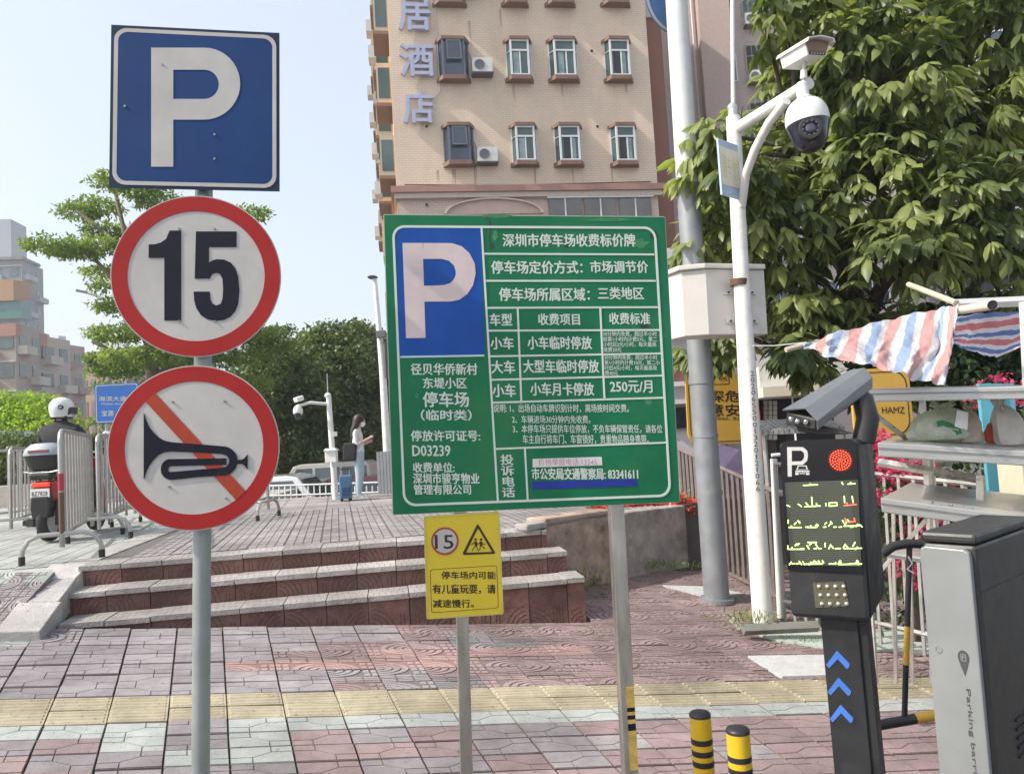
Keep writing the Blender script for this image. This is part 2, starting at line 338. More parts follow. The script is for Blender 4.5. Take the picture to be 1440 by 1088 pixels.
def tile_mesh(kind, var, m):
    k = (kind, var, m.name)
    if k not in TMESH:
        b = oct_tile(var & 1) if kind == 'oct' else fan_tile(var) if kind == 'fan' else bar_tile()
        TMESH[k] = b.mesh('paver', [m, GRV[m.name]])
    return TMESH[k]
rnd = random.Random(4)
def tile_kind(i, j):
    if j in (-1, -2): return 'bar', YELL
    if j == -3:
        if i == -1: return 'oct', PURP
        return 'oct', MINT
    if j < -3:
        if i in (0, 1) and j == -4: return 'oct', ROSE if i == 1 else MINT
        if j == -5 and i in (-1, 0): return 'oct', MINT
        if i == -2 and j == -4: return 'oct', MINT
        if i > 5 and rnd.random() < .7: return 'oct', ROSE
        return 'oct', ROSE if rnd.random() < .2+.05*max(i, 0) else PURP
    # above the strip
    if i < -3 and j >= 5: return 'fan', MINT if rnd.random() < .3 else PURP
    if j in (2, 3) and 1 <= i <= 7: return 'fan', PINK if rnd.random() < .62 else ROSE
    if j == 2 and i == 0: return 'fan', PINK
    if i <= 1 or (i <= 3 and j > 4): return 'oct', PURP
    return 'fan', (ROSE if rnd.random() < (.5+.07*i) else PURP)
cand = []
for i in range(-16, 24):
    for j in range(-14, 24):
        c = G0+U3*(TU*(i+.5))+V3*(TV*(j+.5))
        if c.y < 3.4: continue
        a, b = sloc(c)
        if c.z > PZ-.03: continue
        if b > -.06 and -1.62 < a < 3.2: continue      # under the steps
        if c.x > 3.2 and c.y > 8.2: continue
        if c.y > 9.0 or (a < -1.62 and b > -.30): continue
        px, py = pj(c)
        if not (-260 < px < 1650 and py < 1500): continue
        cand.append((c.y, i, j, c, -40 < px < 1480 and py < 1120))
vis = sorted([t for t in cand if t[4]]); print('tiles visible', len(vis), 'all', len(cand))
keep = set((t[1], t[2]) for t in vis[:300])
rest = {}
for t in cand:
    _, i, j, c, _v = t; kind, m = tile_kind(i, j); var = (i+j) & 1 if kind == 'oct' else ((i & 1) | ((j & 1) << 1)) ^ (rnd.random() < .15)
    org = G0+U3*(TU*i)+V3*(TV*j)+NRM*rnd.uniform(-.0045, .0035)
    if (i, j) in keep:
        o = bpy.data.objects.new('paver', tile_mesh(kind, int(var), m)); COL.objects.link(o); o.parent = pavement; o.location = org
        o.rotation_euler = (rnd.uniform(-.014, .014), rnd.uniform(-.010, .010), rnd.uniform(-.012, .012))
    else: rest.setdefault((kind, int(var), m.name), []).append(org)
mats = [PURP, ROSE, PINK, MINT, YELL]; mats2 = mats+[GRV[m.name] for m in mats]; mb = MB()
for (kind, var, mn), L in rest.items():
    me = tile_mesh(kind, var, MATS[mn]); V = [v.co.copy() for v in me.vertices]; F = [(tuple(p.vertices), p.material_index) for p in me.polygons]; k0 = [m.name for m in mats].index(mn)
    for org in L:
        n = len(mb.v); mb.v += [org+v for v in V]
        for f, q in F: mb.f.append([n+a for a in f]); mb.mi.append(k0+5*q)
o = mb.build('far_pavers', mats2, pavement); stuff(o)
# --- steps (front faces at offset b, nosing heights)
RED = mat('riser_tile_red', (.20, .098, .08), .75, var=.3, scale=9, bump=.5, bscale=50, rand=.3, dirt=.9, dirtcol=(.15, .125, .105), dscale=3)
REDG = mat('riser_groove', (.10, .04, .035), .9)
TREAD = mat('tread_slab', (.37, .345, .335), .88, var=.22, scale=7, bump=.6, bscale=50, rand=.2, dirt=.9, dirtcol=(.19, .165, .145), dscale=3.5)
STEPC = mat('step_mortar', (.2, .18, .16), .95, var=.3, scale=6, bump=.6)
steps = tag(bpy.data.objects.new('stone_steps', None), 'three worn red tiled steps leading up to the plaza', 'steps'); COL.objects.link(steps)
LV = [(0, .555, -1.32, 3.17, .0), (.34, .75, -1.42, 3.10, .0), (.68, PZ-.003, -1.40, 2.98, 0)]
Ms = Matrix.Translation(B0) @ Matrix.Rotation(A10, 4, 'Z')
core = MB()
for k, (b, z, a0, a1, _) in enumerate(LV): core.box(((a0+a1)/2, b+.04+.6, (z-.045-.9)/2), (a1-a0-.02, 1.2, z-.045+.9))
core.build('mortar_core', STEPC, steps, M=Ms)
def riser_mesh(wd, ht, flip):
    mb = MB(); mb.box((wd/2, 0, ht/2), (wd-.008, .03, ht)); mb.cur = 1
    cx = 0 if flip else wd
    for r in (.07, .11, .15, .19, .23):
        n = 7; P = [(cx+(1 if flip else -1)*r*math.cos(math.pi/2*t/n), r*math.sin(math.pi/2*t/n)) for t in range(n+1)]
        P = [p for p in P if p[1] < ht-.006 and .006 < p[0] < wd-.006]
        for p, q in zip(P, P[1:]): seg(mb, p, q, .006, -.0165, -.0148)
    for x in (.28, .31):
        xx = x if flip else wd-x
        seg(mb, (xx, .01), (xx, ht*.55), .006, -.0165, -.0148)
    return mb.mesh('riser_tile', [RED, REDG])
rc = {}
for k, (b, z, a0, a1, _) in enumerate(LV):
    zb = LV[k-1][1] if k else 0
    a = a0; idx = 0
    while a < a1-.05:
        wd = min(.36, a1-a); zlo = zb-.01 if k else gz(*(S(a, b, 0)).xy)-.12
        ht = z-.048-zlo; key = (round(wd, 2), round(ht, 3), idx & 1)
        if key not in rc: rc[key] = riser_mesh(wd, ht, idx & 1)
        o = bpy.data.objects.new('riser_tile', rc[key]); COL.objects.link(o); o.parent = steps; o.matrix_local = Ms @ Matrix.Translation((a, b+.03+rnd.uniform(-.004, .004), zlo)) @ Matrix.Rotation(rnd.uniform(-.01, .01), 4, 'Y')
        key = ('t', round(wd, 2), k, idx % 3)
        if key not in rc:
            t = MB(); t.box((wd/2, .17, -.022), (wd-.008, .36, .044))
            t.cur = 1
            for q in range(1, 7): t.box((wd*q/7, .09, .0006), (.006, .12, .001)); t.box((wd*(q-.5)/7, .25, .0006), (.006, .10, .001))
            rc[key] = t.mesh('tread_slab', [TREAD, STEPC])
        o = bpy.data.objects.new('tread_slab', rc[key]); COL.objects.link(o); o.parent = steps
        o.matrix_local = Ms @ Matrix.Translation((a, b-.012+rnd.uniform(-.006, .006), z+rnd.uniform(-.004, .003))) @ Matrix.Rotation(rnd.uniform(-.008, .008), 4, 'X')
        bv = o.modifiers.new('bevel', 'BEVEL'); bv.width = .006; bv.segments = 2; bv.limit_method = 'ANGLE'
        a += wd; idx += 1
# pale stringer slabs down the left of the steps
wt = mat('pale_stringer', (.43, .415, .40), .88, var=.16, scale=5, bump=.35, bscale=60, rand=.08, dirt=.4, dirtcol=(.35, .33, .3))
for k, (b0, b1, a0) in enumerate(((-.32, .1, -1.66), (.11, .5, -1.69), (.51, .86, -1.70))):
    mb = MB(); z0 = .625+.0*k; P = []
    zz = [.60, .745, .87, PZ+.02][k:k+2]
    vs = [S(a0, b0, zz[0]-.25), S(a0+.33, b0, zz[0]-.25), S(a0+.33, b1, zz[1]-.25), S(a0, b1, zz[1]-.25), S(a0, b0, zz[0]), S(a0+.33, b0, zz[0]-.02), S(a0+.33, b1, zz[1]-.02), S(a0, b1, zz[1])]
    mb.hexa(vs); mb.build('stringer_slab', wt, steps, bevel=.008)
# --- plaza
PLZ = mat('plaza_paver', (.31, .29, .29), .85, var=.14, scale=2.2, bump=.2, bscale=60, dirt=.35, dirtcol=(.27, .25, .24), dscale=1.2)
PLG = mat('plaza_bed', (.13, .12, .115), .95)
PB = Vector((-math.sin(R_(13)), math.cos(R_(13)), 0))
PL0 = S(-1.34, 1.03, 0); PR0 = S(2.95, 1.03, 0)
far = 15.0
def to_y(p, d, Y): return p+d*((Y-p.y)/d.y)
L1 = to_y(PL0, Vector((-math.sin(R_(8)), math.cos(R_(8)), 0)), far); R1 = Vector((9, far, 0))
mb = MB(); mb.prismz([PL0.xy, PR0.xy, (2.1, 9.6), (3.6, 9.95), (3.9, far), L1.xy], -.75, PZ-.008); plaza = struct(mb.build('plaza', PLG))
mb = MB(); tu, tv = .36, .19
for i in range(-9, 22):
    for j in range(0, 60):
        c = S(i*tu+.02, 1.03, 0)+PB*(j*tv); c.z = PZ
        if c.y > far-.2: continue
        e = SX*(tu-.012); g = PB*(tv-.012)
        lim = to_y(PL0, Vector((-math.sin(R_(8)), math.cos(R_(8)), 0)), c.y).x
        if c.x < lim+.02 or c.x > 3.4: continue
        if c.x > PR0.x-.3 and c.y < PR0.y+(c.x-PR0.x+.36)*(9.6-PR0.y)/(2.1-PR0.x)+.05: continue
        px, py = pj(c)
        if px < -50 or px > 1150: continue
        near = j < 22 and px < 900
        if near:
            for q in range(4):
                for r in range(2):
                    o_ = c+e*(q/4+.012)+g*(r/2+.03)+Vector((0, 0, rnd.uniform(-.0015, .0015))); a = e*(.25-.03); b = g*(.5-.07)
                    mb.quad(o_, o_+a, o_+a+b, o_+b)
                    d = Vector((0, 0, -.006)); mb.quad(o_+d, o_+a+d, o_+a, o_)
        else: mb.quad(c, c+e, c+e+g, c+g)
stuff(mb.build('plaza_pavers', PLZ, plaza))
# left road slab at the same level as the plaza
ROADL = mat('pale_road', (.37, .385, .37), .9, var=.14, scale=1.6, bump=.25, bscale=60, dirt=.4, dirtcol=(.3, .3, .28), dscale=1)
E1 = onz(-60, 807, PZ); E2 = onz(72, 803, PZ); E3 = S(-1.66, -.32, .6); E4 = E3+(E1-E2)
mb = MB(); mb.prismz([(-30, E1.y-2), (E1.x-1, E1.y), E1.xy, E2.xy, S(-1.72, .84, 0).xy, (PL0.x-.004, PL0.y), (L1.x-.004, L1.y), (L1.x-.5, 26), (-30, 26)], -.75, PZ-.012); struct(mb.build('road', ROADL))
# setts drawn by geometry near the scooter
mb = MB()
for i in range(-40, 30):
    for j in range(0, 60):
        c = S(i*.2-3, .0, 0)+PB*(j*.11); c.z = PZ-.006
        if c.y < 7.2 or c.y > 14: continue
        lim = to_y(PL0, Vector((-math.sin(R_(8)), math.cos(R_(8)), 0)), c.y).x
        if c.x > lim-.35: continue
        px, py = pj(c)
        if px < -40 or px > 420: continue
        if sloc(c)[1] < sloc(E2)[1]+.02: continue
        e = SX*.188; g = PB*.1; mb.quad(c, c+e, c+e+g, c+g)
stuff(mb.build('road_setts', mat('pale_setts', (.38, .40, .385), .9, var=.16, scale=5, bump=.3, bscale=60, dirt=.5, dirtcol=(.3, .3, .26), dscale=3), None), 'pale grey green setts of the road under the scooter', 'paving')
kerb = MB(); d8 = Vector((-math.sin(R_(8)), math.cos(R_(8)), 0))
for k in range(12):
    p = PL0+Vector((-.12, .03, 0))+d8*(k*.5); kerb.hexa([p+Vector(q) for q in ((-.2, 0, PZ-.1), (.1, 0, PZ-.1), (.1-.07, .49, PZ-.1), (-.2-.07, .49, PZ-.1), (-.2, 0, PZ+.004), (.1, 0, PZ+.004), (.1-.07, .49, PZ+.004), (-.2-.07, .49, PZ+.004))])
struct(kerb.build('kerb', wt))
# low concrete wall right of the steps
wl = tag(bpy.data.objects.new('low_wall', None), 'low weathered concrete wall right of the red steps', 'wall'); COL.objects.link(wl)
WALLM = mat('stained_concrete', (.34, .26, .205), .95, var=.45, scale=5, bump=1, bscale=9, dirt=.95, dirtcol=(.07, .06, .05), dscale=2.6)
pa, pb_ = S(2.98, .72, 0), at(968, 770, 9.4); pb_.z = 0
dd = (pb_-pa).normalized(); nn = Vector((-dd.y, dd.x, 0)); Lw = (pb_-pa).length
def wallseg(t0, t1, z0, z1a, z1b, th, m, name):
    a = pa+dd*t0; b = pa+dd*t1; n = nn*th; zz = Vector((0, 0, 1)); w_ = MB(); vs = []
    w_.hexa([a+zz*z0, b+zz*z0, b+n+zz*z0, a+n+zz*z0, a+zz*z1a, b+zz*z1b, b+n+zz*z1b, a+n+zz*z1a]); o = w_.build(name, m, wl, bevel=.02); return o
wallseg(0, .95, -.3, 1.03, 1.02, .3, WALLM, 'end_block'); wallseg(.953, Lw, -.3, .97, .93, .25, mat('grey_concrete_wall', (.36, .32, .295), .95, var=.4, scale=4, bump=1, bscale=9, dirt=.9, dirtcol=(.11, .095, .085), dscale=2.2), 'wall_panel')
wallseg(-.25, .94, PZ, 1.0, 1.0, .2, mat('boulder_grey', (.32, .3, .29), .95, var=.2, bump=.8, bscale=12), 'wall_cap')
# white painted drain covers / patches on the pavement
def flatpoly(name, px, m, h=.014, label=None, cat=None):
    P = []
    for x, y in px:
        d = ray(x, y); n = Vector((.10279, -.09997, 1)); t = n.dot(G0-CAM)/n.dot(d); P.append(CAM+d*t)
    mb = MB(); n = len(P); z = Vector((0, 0, h)); mb.add([p+z for p in P]+[p-Vector((0, 0, .02)) for p in P], [tuple(range(n))[::-1]]+[(i, (i+1) % n, (i+1) % n+n, i+n) for i in range(n)])
    me = mb.mesh(name, m); o = bpy.data.objects.new(name, me); COL.objects.link(o); return o
pale = mat('pale_cement', (.47, .48, .48), .85, var=.15, scale=12, dirt=.5, dirtcol=(.35, .35, .33), bump=.4, bscale=90)
o = flatpoly('drain_cover', [(1052, 924), (1180, 922), (1190, 950), (1100, 953)], pale); tag(o, 'pale square drain cover in the paving left of the display post', 'drain cover')
o = flatpoly('cement_patch', [(932, 824), (1000, 826), (1048, 836), (985, 838)], pale); tag(o, 'pale cement patch in the paving at the foot of the grey pole', 'cement patch')
greenp = mat('mossy_cement', (.42, .47, .42), .9, var=.15, scale=8, dirt=.5, dirtcol=(.2, .22, .15))
o = flatpoly('cement_apron', [(1050, 888), (1150, 884), (1320, 890), (1320, 915), (1180, 915), (1095, 902)], greenp); tag(o, 'mossy pale cement apron in front of the white post', 'cement apron')

# fan pavers on the small ramp left of the stringer
nc, nr = 5, 6; E3 = E2+(S(-1.70, -.36, .54)-E2); U4 = (E2-E1)/nc*.92; V4 = (E2-E3)/nr
Bm = Matrix((U3*TU, V3*TV, NRM)).transposed(); N4 = U4.cross(V4).normalized(); Cm = Matrix((U4, V4, N4)).transposed(); X4 = (Cm @ Bm.inverted()).to_4x4()
mb = MB(); e3 = E3-N4*.03; mb.quad(e3-U4*9, e3, e3+V4*nr, e3+V4*nr-U4*9); struct(mb.build('ramp_bed', SOIL))
for i in range(-7, 0):
    for j in range(nr):
        org = E3+U4*i+V4*j; px, py = pj(org+U4)
        if px < -20: continue
        o = bpy.data.objects.new('paver', tile_mesh('fan', (i+2*j) & 3, MINT if rnd.random() < .35 else PURP)); COL.objects.link(o); o.parent = pavement; o.matrix_local = Matrix.Translation(org) @ X4
# ================================================================== LEFT SIGN POST
def plate_mat(n, c, r=.5): return mat(n, c, r, var=.12, scale=4, dirt=.35, dirtcol=tuple(x*.75+.02 for x in c), dscale=7, spec=.22)
BLUE = plate_mat('sign_blue', (.010, .048, .17)); SWHITE = plate_mat('sign_reflective_white', (.52, .50, .485)); DKBL = plate_mat('sign_edge_dark_blue', (.018, .035, .07))
SRED = plate_mat('sign_red', (.38, .022, .022)); SBLK = plate_mat('sign_black', (.010, .010, .022)); ALU = mat('sign_back_aluminium', (.5, .5, .5), .4, .7)
f = Fr(at(277, 400, 2.75), 8, .037)
rs = root('road_sign', 'tall grey pole with blue P plate, red ringed 15 and no horn disc', 'road sign', f.M)
px, pz = f.uv(279, 560); zt = f.uv(285, 268)[1]+.2
MB().cyl((px, .06, -3.2), .031, 3.2+zt, 20).build('pole', mat('grey_painted_pole', (.33, .37, .37), .38, .35, var=.1, scale=8), rs, smooth=True)
for y in (300, 470, 545, 715, 90, 225):
    z = f.uv(280, y)[1]; mb = MB(); mb.box((px, .04, z), (.10, .05, .025)); mb.ring(px, 0, .001, .0005, 0, .001, 3); mb.build('clamp', STEEL, rs)
# parking plate
c4 = [f.uv(*p) for p in ((157, 35), (392, 47), (394, 271), (153, 262))]
x0 = (c4[0][0]+c4[3][0])/2; x1 = (c4[1][0]+c4[2][0])/2; z1 = (c4[0][1]+c4[1][1])/2; z0 = (c4[2][1]+c4[3][1])/2
pp = MB().prism([(x0, z0), (x1, z0), (x1, z1), (x0, z1)], -.001, .004).build('parking_plate', DKBL, rs)
MB().band(rrect(x0+.011, z0+.011, x1-.011, z1-.011, .045, 8)+[rrect(x0+.011, z0+.011, x1-.011, z1-.011, .045, 8)[0]], rrect(x0+.025, z0+.025, x1-.025, z1-.025, .034, 8)+[rrect(x0+.025, z0+.025, x1-.025, z1-.025, .034, 8)[0]], -.0025, -.001).build('border', SWHITE, pp)
MB().prism(rrect(x0+.025, z0+.025, x1-.025, z1-.025, .034, 8), -.002, -.001).build('blue_face', BLUE, pp)
def letterP(fr, sx0, sx1, yt, yb, cx0, cyt, cyb, bowlr, bowlb, y0, y1, n=20):
    """P from photo measures: stem sx0..sx1, top yt, foot yb, counter cyt..cyb with right end cx0, bowl right bowlr and bottom bowlb"""
    mb = MB(); mb.prism(fr.poly([(sx0, yt), (sx1, yt), (sx1, yb), (sx0, yb)]), y0, y1)
    ro = (bowlb-yt)/2; ri = (cyb-cyt)/2; O = [(sx1, yt)]; I = [(sx1, cyt)]
    for k in range(n+1):
        a = -math.pi/2+math.pi*k/n; O.append((bowlr-ro+ro*math.cos(a), (yt+bowlb)/2+ro*math.sin(a))); I.append((cx0-ri+ri*math.cos(a), (cyt+cyb)/2+ri*math.sin(a)))
    O.append((sx1, bowlb)); I.append((sx1, cyb)); mb.band(fr.poly(O), fr.poly(I), y0, y1); return mb
letterP(f, 213, 244, 68, 235, 308, 99, 140, 338, 169, -.0035, -.002).build('letter', SWHITE, pp)
# round plates
def round_plate(name, cx, cy, ro, ri):
    a = f.uv(cx, cy); r = abs(f.uv(cx+ro, cy)[0]-f.uv(cx-ro, cy)[0])/2; r2 = r*ri/ro
    d = MB().disc(a[0], a[1], r, -.001, .004, 72).build(name, SWHITE, rs)
    MB().ring(a[0], a[1], r*.987, r2, -.003, -.001, 72).build('red_ring', SRED, d); return d, a, r
d1, a1, rr1 = round_plate('speed_limit_plate', 277, 388, 120, 96.5)
def Z2(pts): return [(130+x/4.183, 260+y/4.183) for x, y in pts]
def Z3(pts): return [(130+x/4.03, 490+y/4.03) for x, y in pts]
mb = MB(); mb.prism(f.poly(Z2([(332, 352), (370, 350), (405, 340), (435, 318), (455, 270), (523, 270), (523, 798), (424, 798), (424, 430), (332, 430)])), -.003, -.0015); mb.build('numeral', SBLK, d1)
five = [(610, 275), (848, 275), (848, 367), (686, 367), (686, 458), (705, 446), (730, 438), (775, 440), (815, 458), (843, 495), (858, 540), (865, 620), (858, 700), (840, 745), (812, 775), (775, 794), (730, 800), (680, 792), (640, 768), (612, 725), (600, 680), (596, 628), (690, 628), (695, 675), (706, 698), (730, 710), (755, 700), (766, 670), (770, 615), (766, 555), (752, 525), (730, 518), (706, 525), (690, 552), (603, 552)]
mb = MB(); mb.prism(f.poly(Z2(five)), -.003, -.0015); mb.build('numeral', SBLK, d1)
d2, a2, rr2 = round_plate('no_horn_plate', 274, 629, 121, 97.5)
def varband(path, y0, y1):
    O = []; I = []
    for k, (x, y, h) in enumerate(path):
        xa, ya = path[max(k-1, 0)][:2]; xb, yb = path[min(k+1, len(path)-1)][:2]; L = math.hypot(xb-xa, yb-ya); nx, ny = -(yb-ya)/L, (xb-xa)/L
        O.append((x-nx*h, y-ny*h)); I.append((x+nx*h, y+ny*h))
    m_ = MB(); m_.band(f.poly(Z3(O)), f.poly(Z3(I)), y0, y1); return m_
def arcp(cx, cy, r, a0, a1, h, n=8, ry=None): return [(cx+r*math.cos(R_(a0+(a1-a0)*k/n)), cy+(ry or r)*math.sin(R_(a0+(a1-a0)*k/n)), h) for k in range(n+1)]
horn = [(293, 553, 188), (305, 553, 150), (322, 553, 112), (345, 553, 80), (375, 553, 50), (410, 554, 32), (450, 556, 26), (620, 566, 23), (730, 574, 22)]+arcp(740, 636, 60, -80, 80, 23, 10)+[(725, 697, 22), (600, 706, 21), (445, 721, 22)]+arcp(444, 683, 34, 95, 262, 21, 8, 38)+[(450, 645, 20), (600, 642, 19), (760, 639, 18)]
varband(horn, -.0052, -.0015).build('horn', SBLK, d2); varband([(820, 641, 12), (846, 641, 11), (862, 641, 20), (880, 641, 42)], -.0052, -.0015).build('mouthpiece', SBLK, d2)
mb = MB(); mb.prism(f.poly(Z3([(357, 252), (868, 806), (813, 856), (302, 300)])), -.0042, -.0032); mb.build('slash', plate_mat('faded_slash_red', (.40, .06, .03)), d2)
BLT = mat('bolt_dull', (.3, .3, .29), .45, .6)
for par, pts in ((d1, ((252, 322), (302, 322), (252, 452), (303, 452))), (d2, ((243, 565), (316, 564), (238, 684), (318, 700))), (pp, ((229, 92), (302, 190), (302, 224), (176, 150)))):
    for x, y in pts: q = f.uv(x, y); MB().disc(q[0], q[1], .0042, -.0058, -.0015, 10).build('bolt', BLT, par)
# ================================================================== GREEN PRICE BOARD
g = Fr(at(745, 510, 3.12), 8, .015)
GREEN = mat('board_green', (.006, .165, .070), .45, var=.18, scale=2.5, dirt=.6, dirtcol=(.055, .20, .055), dscale=2.0, spec=.3)
PAN = mat('board_blue', (.006, .075, .36), .45, var=.12, scale=5, dirt=.25, dirtcol=(.05, .14, .34), spec=.3)
LW = mat('board_print_white', (.66, .72, .66), .4, var=.06, dirt=.25, dirtcol=(.4, .5, .4), dscale=12); LB = mat('board_line_pale_blue', (.5, .7, .72), .4, var=.05)
PK = mat('board_P_pinkish_white', (.68, .56, .55), .4, var=.07, dirt=.35, dirtcol=(.4, .36, .42), dscale=8)
pb = root('price_board', 'large green parking price board with a blue P panel, on two steel posts', 'notice board', g.M)
C4 = [g.uv(*p) for p in ((540, 302), (935, 305), (956, 705), (553, 723))]
mb = MB(); mb.prism([C4[3], C4[2], C4[1], C4[0]], 0, .018); mb.build('panel', GREEN, pb, bevel=.002)
mb = MB()
for a, b in ((0, 1), (1, 2), (2, 3), (3, 0)): seg(mb, C4[a], C4[b], .006, .004, .024)
mb.build('edge_trim', mat('trim', (.5, .48, .42), .5), pb)
for k, (xa, ya, xb, yb, w_) in enumerate(((650, 870, 656, 1088, .048), (866, 715, 886, 1088, .058))):
    a = g.uv(xa, ya, .05); b = g.uv(xb, yb, .05); dx = (b[0]-a[0])/(b[1]-a[1]); top = C4[0][1]-.08; bot = -3.1
    mb = MB()
    vs = []
    for z in (bot, top):
        x = a[0]+dx*(z-a[1]); vs += [(x-w_/2, .022, z), (x+w_/2, .022, z), (x+w_/2, .022+w_, z), (x-w_/2, .022+w_, z)]
    mb.hexa(vs); po = mb.build('post', SS, pb, bevel=.004)
    if k == 1:
        # worn yellow and black reflector strip low on the right post
        for (ya2, yb2, mm) in ((968, 997, 'y'), (997, 1003, 'b'), (1003, 1008, 'y'), (1008, 1014, 'b'), (1014, 1020, 'y'), (1020, 1030, 'b'), (1030, 1086, 'y')):
            p = g.uv(886, ya2); q = g.uv(886, yb2); x = a[0]+dx*(p[1]-a[1]); m_ = MB(); m_.box((x+w_*.18, .0205, (p[1]+q[1])/2), (w_*.55, .002, abs(p[1]-q[1]))); m_.build('reflector_band', mat('worn_yellow', (.5, .35, .09), .5, var=.3, scale=30) if mm == 'y' else SBLK, po)
# blue quarter, P, lines
bq = g.poly([(556, 319), (676, 319), (682, 499), (562, 501)])
MB().prism([bq[3], bq[2], bq[1], (bq[0][0]+.03, bq[0][1]), (bq[0][0]+.008, bq[0][1]-.008), (bq[0][0], bq[0][1]-.03)], -.0012, 0).build('blue_field', PAN, pb)
def Z4(x, y): return 530+x/4.945, 290+y/4.945
Pm = MB(); O = [(322, 257), (520, 258), (590, 280), (645, 330), (680, 400), (686, 470), (668, 550), (630, 610), (575, 650), (515, 663), (330, 664)]; I = [(318, 368), (450, 367), (500, 380), (535, 412), (548, 450), (548, 480), (535, 510), (510, 535), (470, 548), (430, 551), (325, 554)]
Pm.prism(g.poly([Z4(*p) for p in ((178, 257), (318, 257), (338, 915), (203, 917))]), -.0028, -.0012); Pm.band(g.poly([Z4(*p) for p in O]), g.poly([Z4(*p) for p in I]), -.0028, -.0012); Pm.build('letter', PK, pb)
fo = rrect(0, 0, 1, 1, .045, 6); fi = rrect(.0085, .0085, .9915, .9915, .038, 6); cc = [g.uv(*p) for p in ((551, 317), (922, 319), (944, 698), (567, 712))]
mp = lambda L: [quadbi(cc, x, 1-z) for x, z in L]
MB().band(mp(fo), mp(fi), -.0022, 0, True).build('border', LW, pb)
mb = MB()
def HL(x0, y0, x1, y1, w_=.0075, yy=-.0018, m_=None): seg(m_ or mb, g.uv(x0, y0), g.uv(x1, y1), w_, yy, 0)
for l in ((680, 357, 920, 358), (682, 395, 922, 395), (685, 433, 925, 432), (686, 465, 928, 464), (688, 501, 931, 497), (690, 534, 932, 528), (693, 566, 936, 559), (697, 631, 939, 622)): HL(*l)
for l in ((728, 434, 733, 564), (844, 432, 850, 561)): HL(*l, yy=-.0024)
HL(738, 629, 742, 702, yy=-.0024); HL(677, 319, 700, 704, yy=-.0028, w_=.008); mb.build('grid_lines', LW, pb)
mb = MB(); HL(563, 502, 681, 500, m_=mb, yy=-.0034); mb.build('blue_field_line', LB, pb)
SMD = mat('smudge_dark_green', (.008, .06, .03), .6, var=.3, scale=20); SML = mat('smudge_pale_green', (.045, .22, .09), .6, var=.3, scale=20)
def smudge(pts, m_, w_=None):
    mb = MB(); rr9 = random.Random(len(pts)*7+int(pts[0][0]))
    if w_: 
        for q, (a_, b_) in enumerate(zip(pts, pts[1:])): seg(mb, g.uv(*a_), g.uv(*b_), w_*rr9.uniform(.6, 1.2), -.0007-.00005*q, 0)
    else:
        cx, cy, rx, ry = pts[0]; mb.prism(g.poly([(cx+rx*rr9.uniform(.5, 1.1)*math.cos(t*.42), cy+ry*rr9.uniform(.5, 1.1)*math.sin(t*.42)) for t in range(15)]), -.0007, 0)
    mb.build('smudge', m_, pb)
smudge([(684, 304), (689, 312), (690, 322), (688, 335), (691, 348)], SMD, .005); smudge([(691, 346, 5, 6)], SMD); smudge([(797, 345, 4, 5)], SMD); smudge([(906, 457, 9, 6)], SMD); smudge([(696, 332, 5, 9)], SML); smudge([(900, 343, 13, 8)], SML); smudge([(912, 565, 6, 6)], SML); smudge([(586, 556, 3, 5)], SML)
smudge([(700, 304, 30, 3)], SML); smudge([(860, 309, 40, 3)], SML); smudge([(920, 330, 6, 10)], SMD)
TT = [('深圳市停车场收费标价牌', 707, 329, 893, 347), ('停车场定价方式：', 691, 367, 819, 385), ('市场调节价', 830, 367, 911, 384), ('停车场所属区域：', 702, 405, 829, 423), ('三类地区', 841, 404, 905, 421),
 ('车型', 689, 441, 720, 458), ('收费项目', 757, 441, 815, 457), ('收费标准', 857, 440, 914, 456), ('小车', 690, 474, 722, 491), ('小车临时停放', 742, 473, 832, 491),
 ('大车', 691, 507, 724, 525), ('大型车临时停放', 736, 506, 842, 524), ('小车', 693, 540, 725, 558), ('小车月卡停放', 746, 538, 835, 556), ('250元/月', 858, 535, 917, 552),
 ('径贝华侨新村', 578, 511, 671, 527), ('东堤小区', 595, 531, 656, 546), ('停车场', 595, 551, 659, 572), ('（临时类）', 592, 576, 663, 591), ('停放许可证号:', 578, 605, 675, 620), ('D03239', 580, 626, 633, 641),
 ('收费单位:', 581, 650, 639, 664), ('深圳市骏亨物业', 581, 665, 674, 680), ('管理有限公司', 582, 681, 662, 695), ('投\n诉\n电\n话', 705, 639, 723, 699), ('市公安局交通警察局: 83341611', 748, 658, 897, 674),
 ('说明: 1、出场自动车牌识别计时，离场按时间交费。', 694, 568, 884, 580), ('2、车辆进场30分钟内免收费。', 720, 584, 830, 595), ('3、本停车场只提供车位停放，不负车辆保管责任，请各位', 721, 597, 931, 609), ('车主自行将车门、车窗锁好，贵重物品随身携带。', 735, 611, 912, 624),
 ('30分钟内免费，超过半小时\n前第1小时内计费5元，第二\n小时后2元/小时，每天最高\n收费20元', 848, 466, 924, 495), ('30分钟内免费，超过半小时\n第1小时内计费10元，第二小\n时后4元/小时，每天最高收\n费40元', 850, 499, 928, 528)]
for t in TT:
    small = t[4]-t[2] < 13.5 or t[2] in (466, 499); text(pb, g, t[0], t[1:], LW, y=-.0012, bold=.012 if small else .028, lh=1.0)
st = MB(); st.prism(g.poly([(749, 645), (846, 642), (847, 654), (749, 657)]), -.0015, 0); so = st.build('sticker', mat('sticker_white', (.72, .7, .7), .5), pb)
text(so, g, '价格举报电话:12345', (757, 644.5, 839, 654.5), mat('print_pink', (.55, .25, .32), .5), y=-.0018, bold=.005)
st = MB(); st.prism(g.poly([(748, 677), (896, 673), (896, 683), (749, 688)]), -.0015, 0); st.build('blue_tape', mat('tape_blue', (.01, .03, .3), .4), pb)
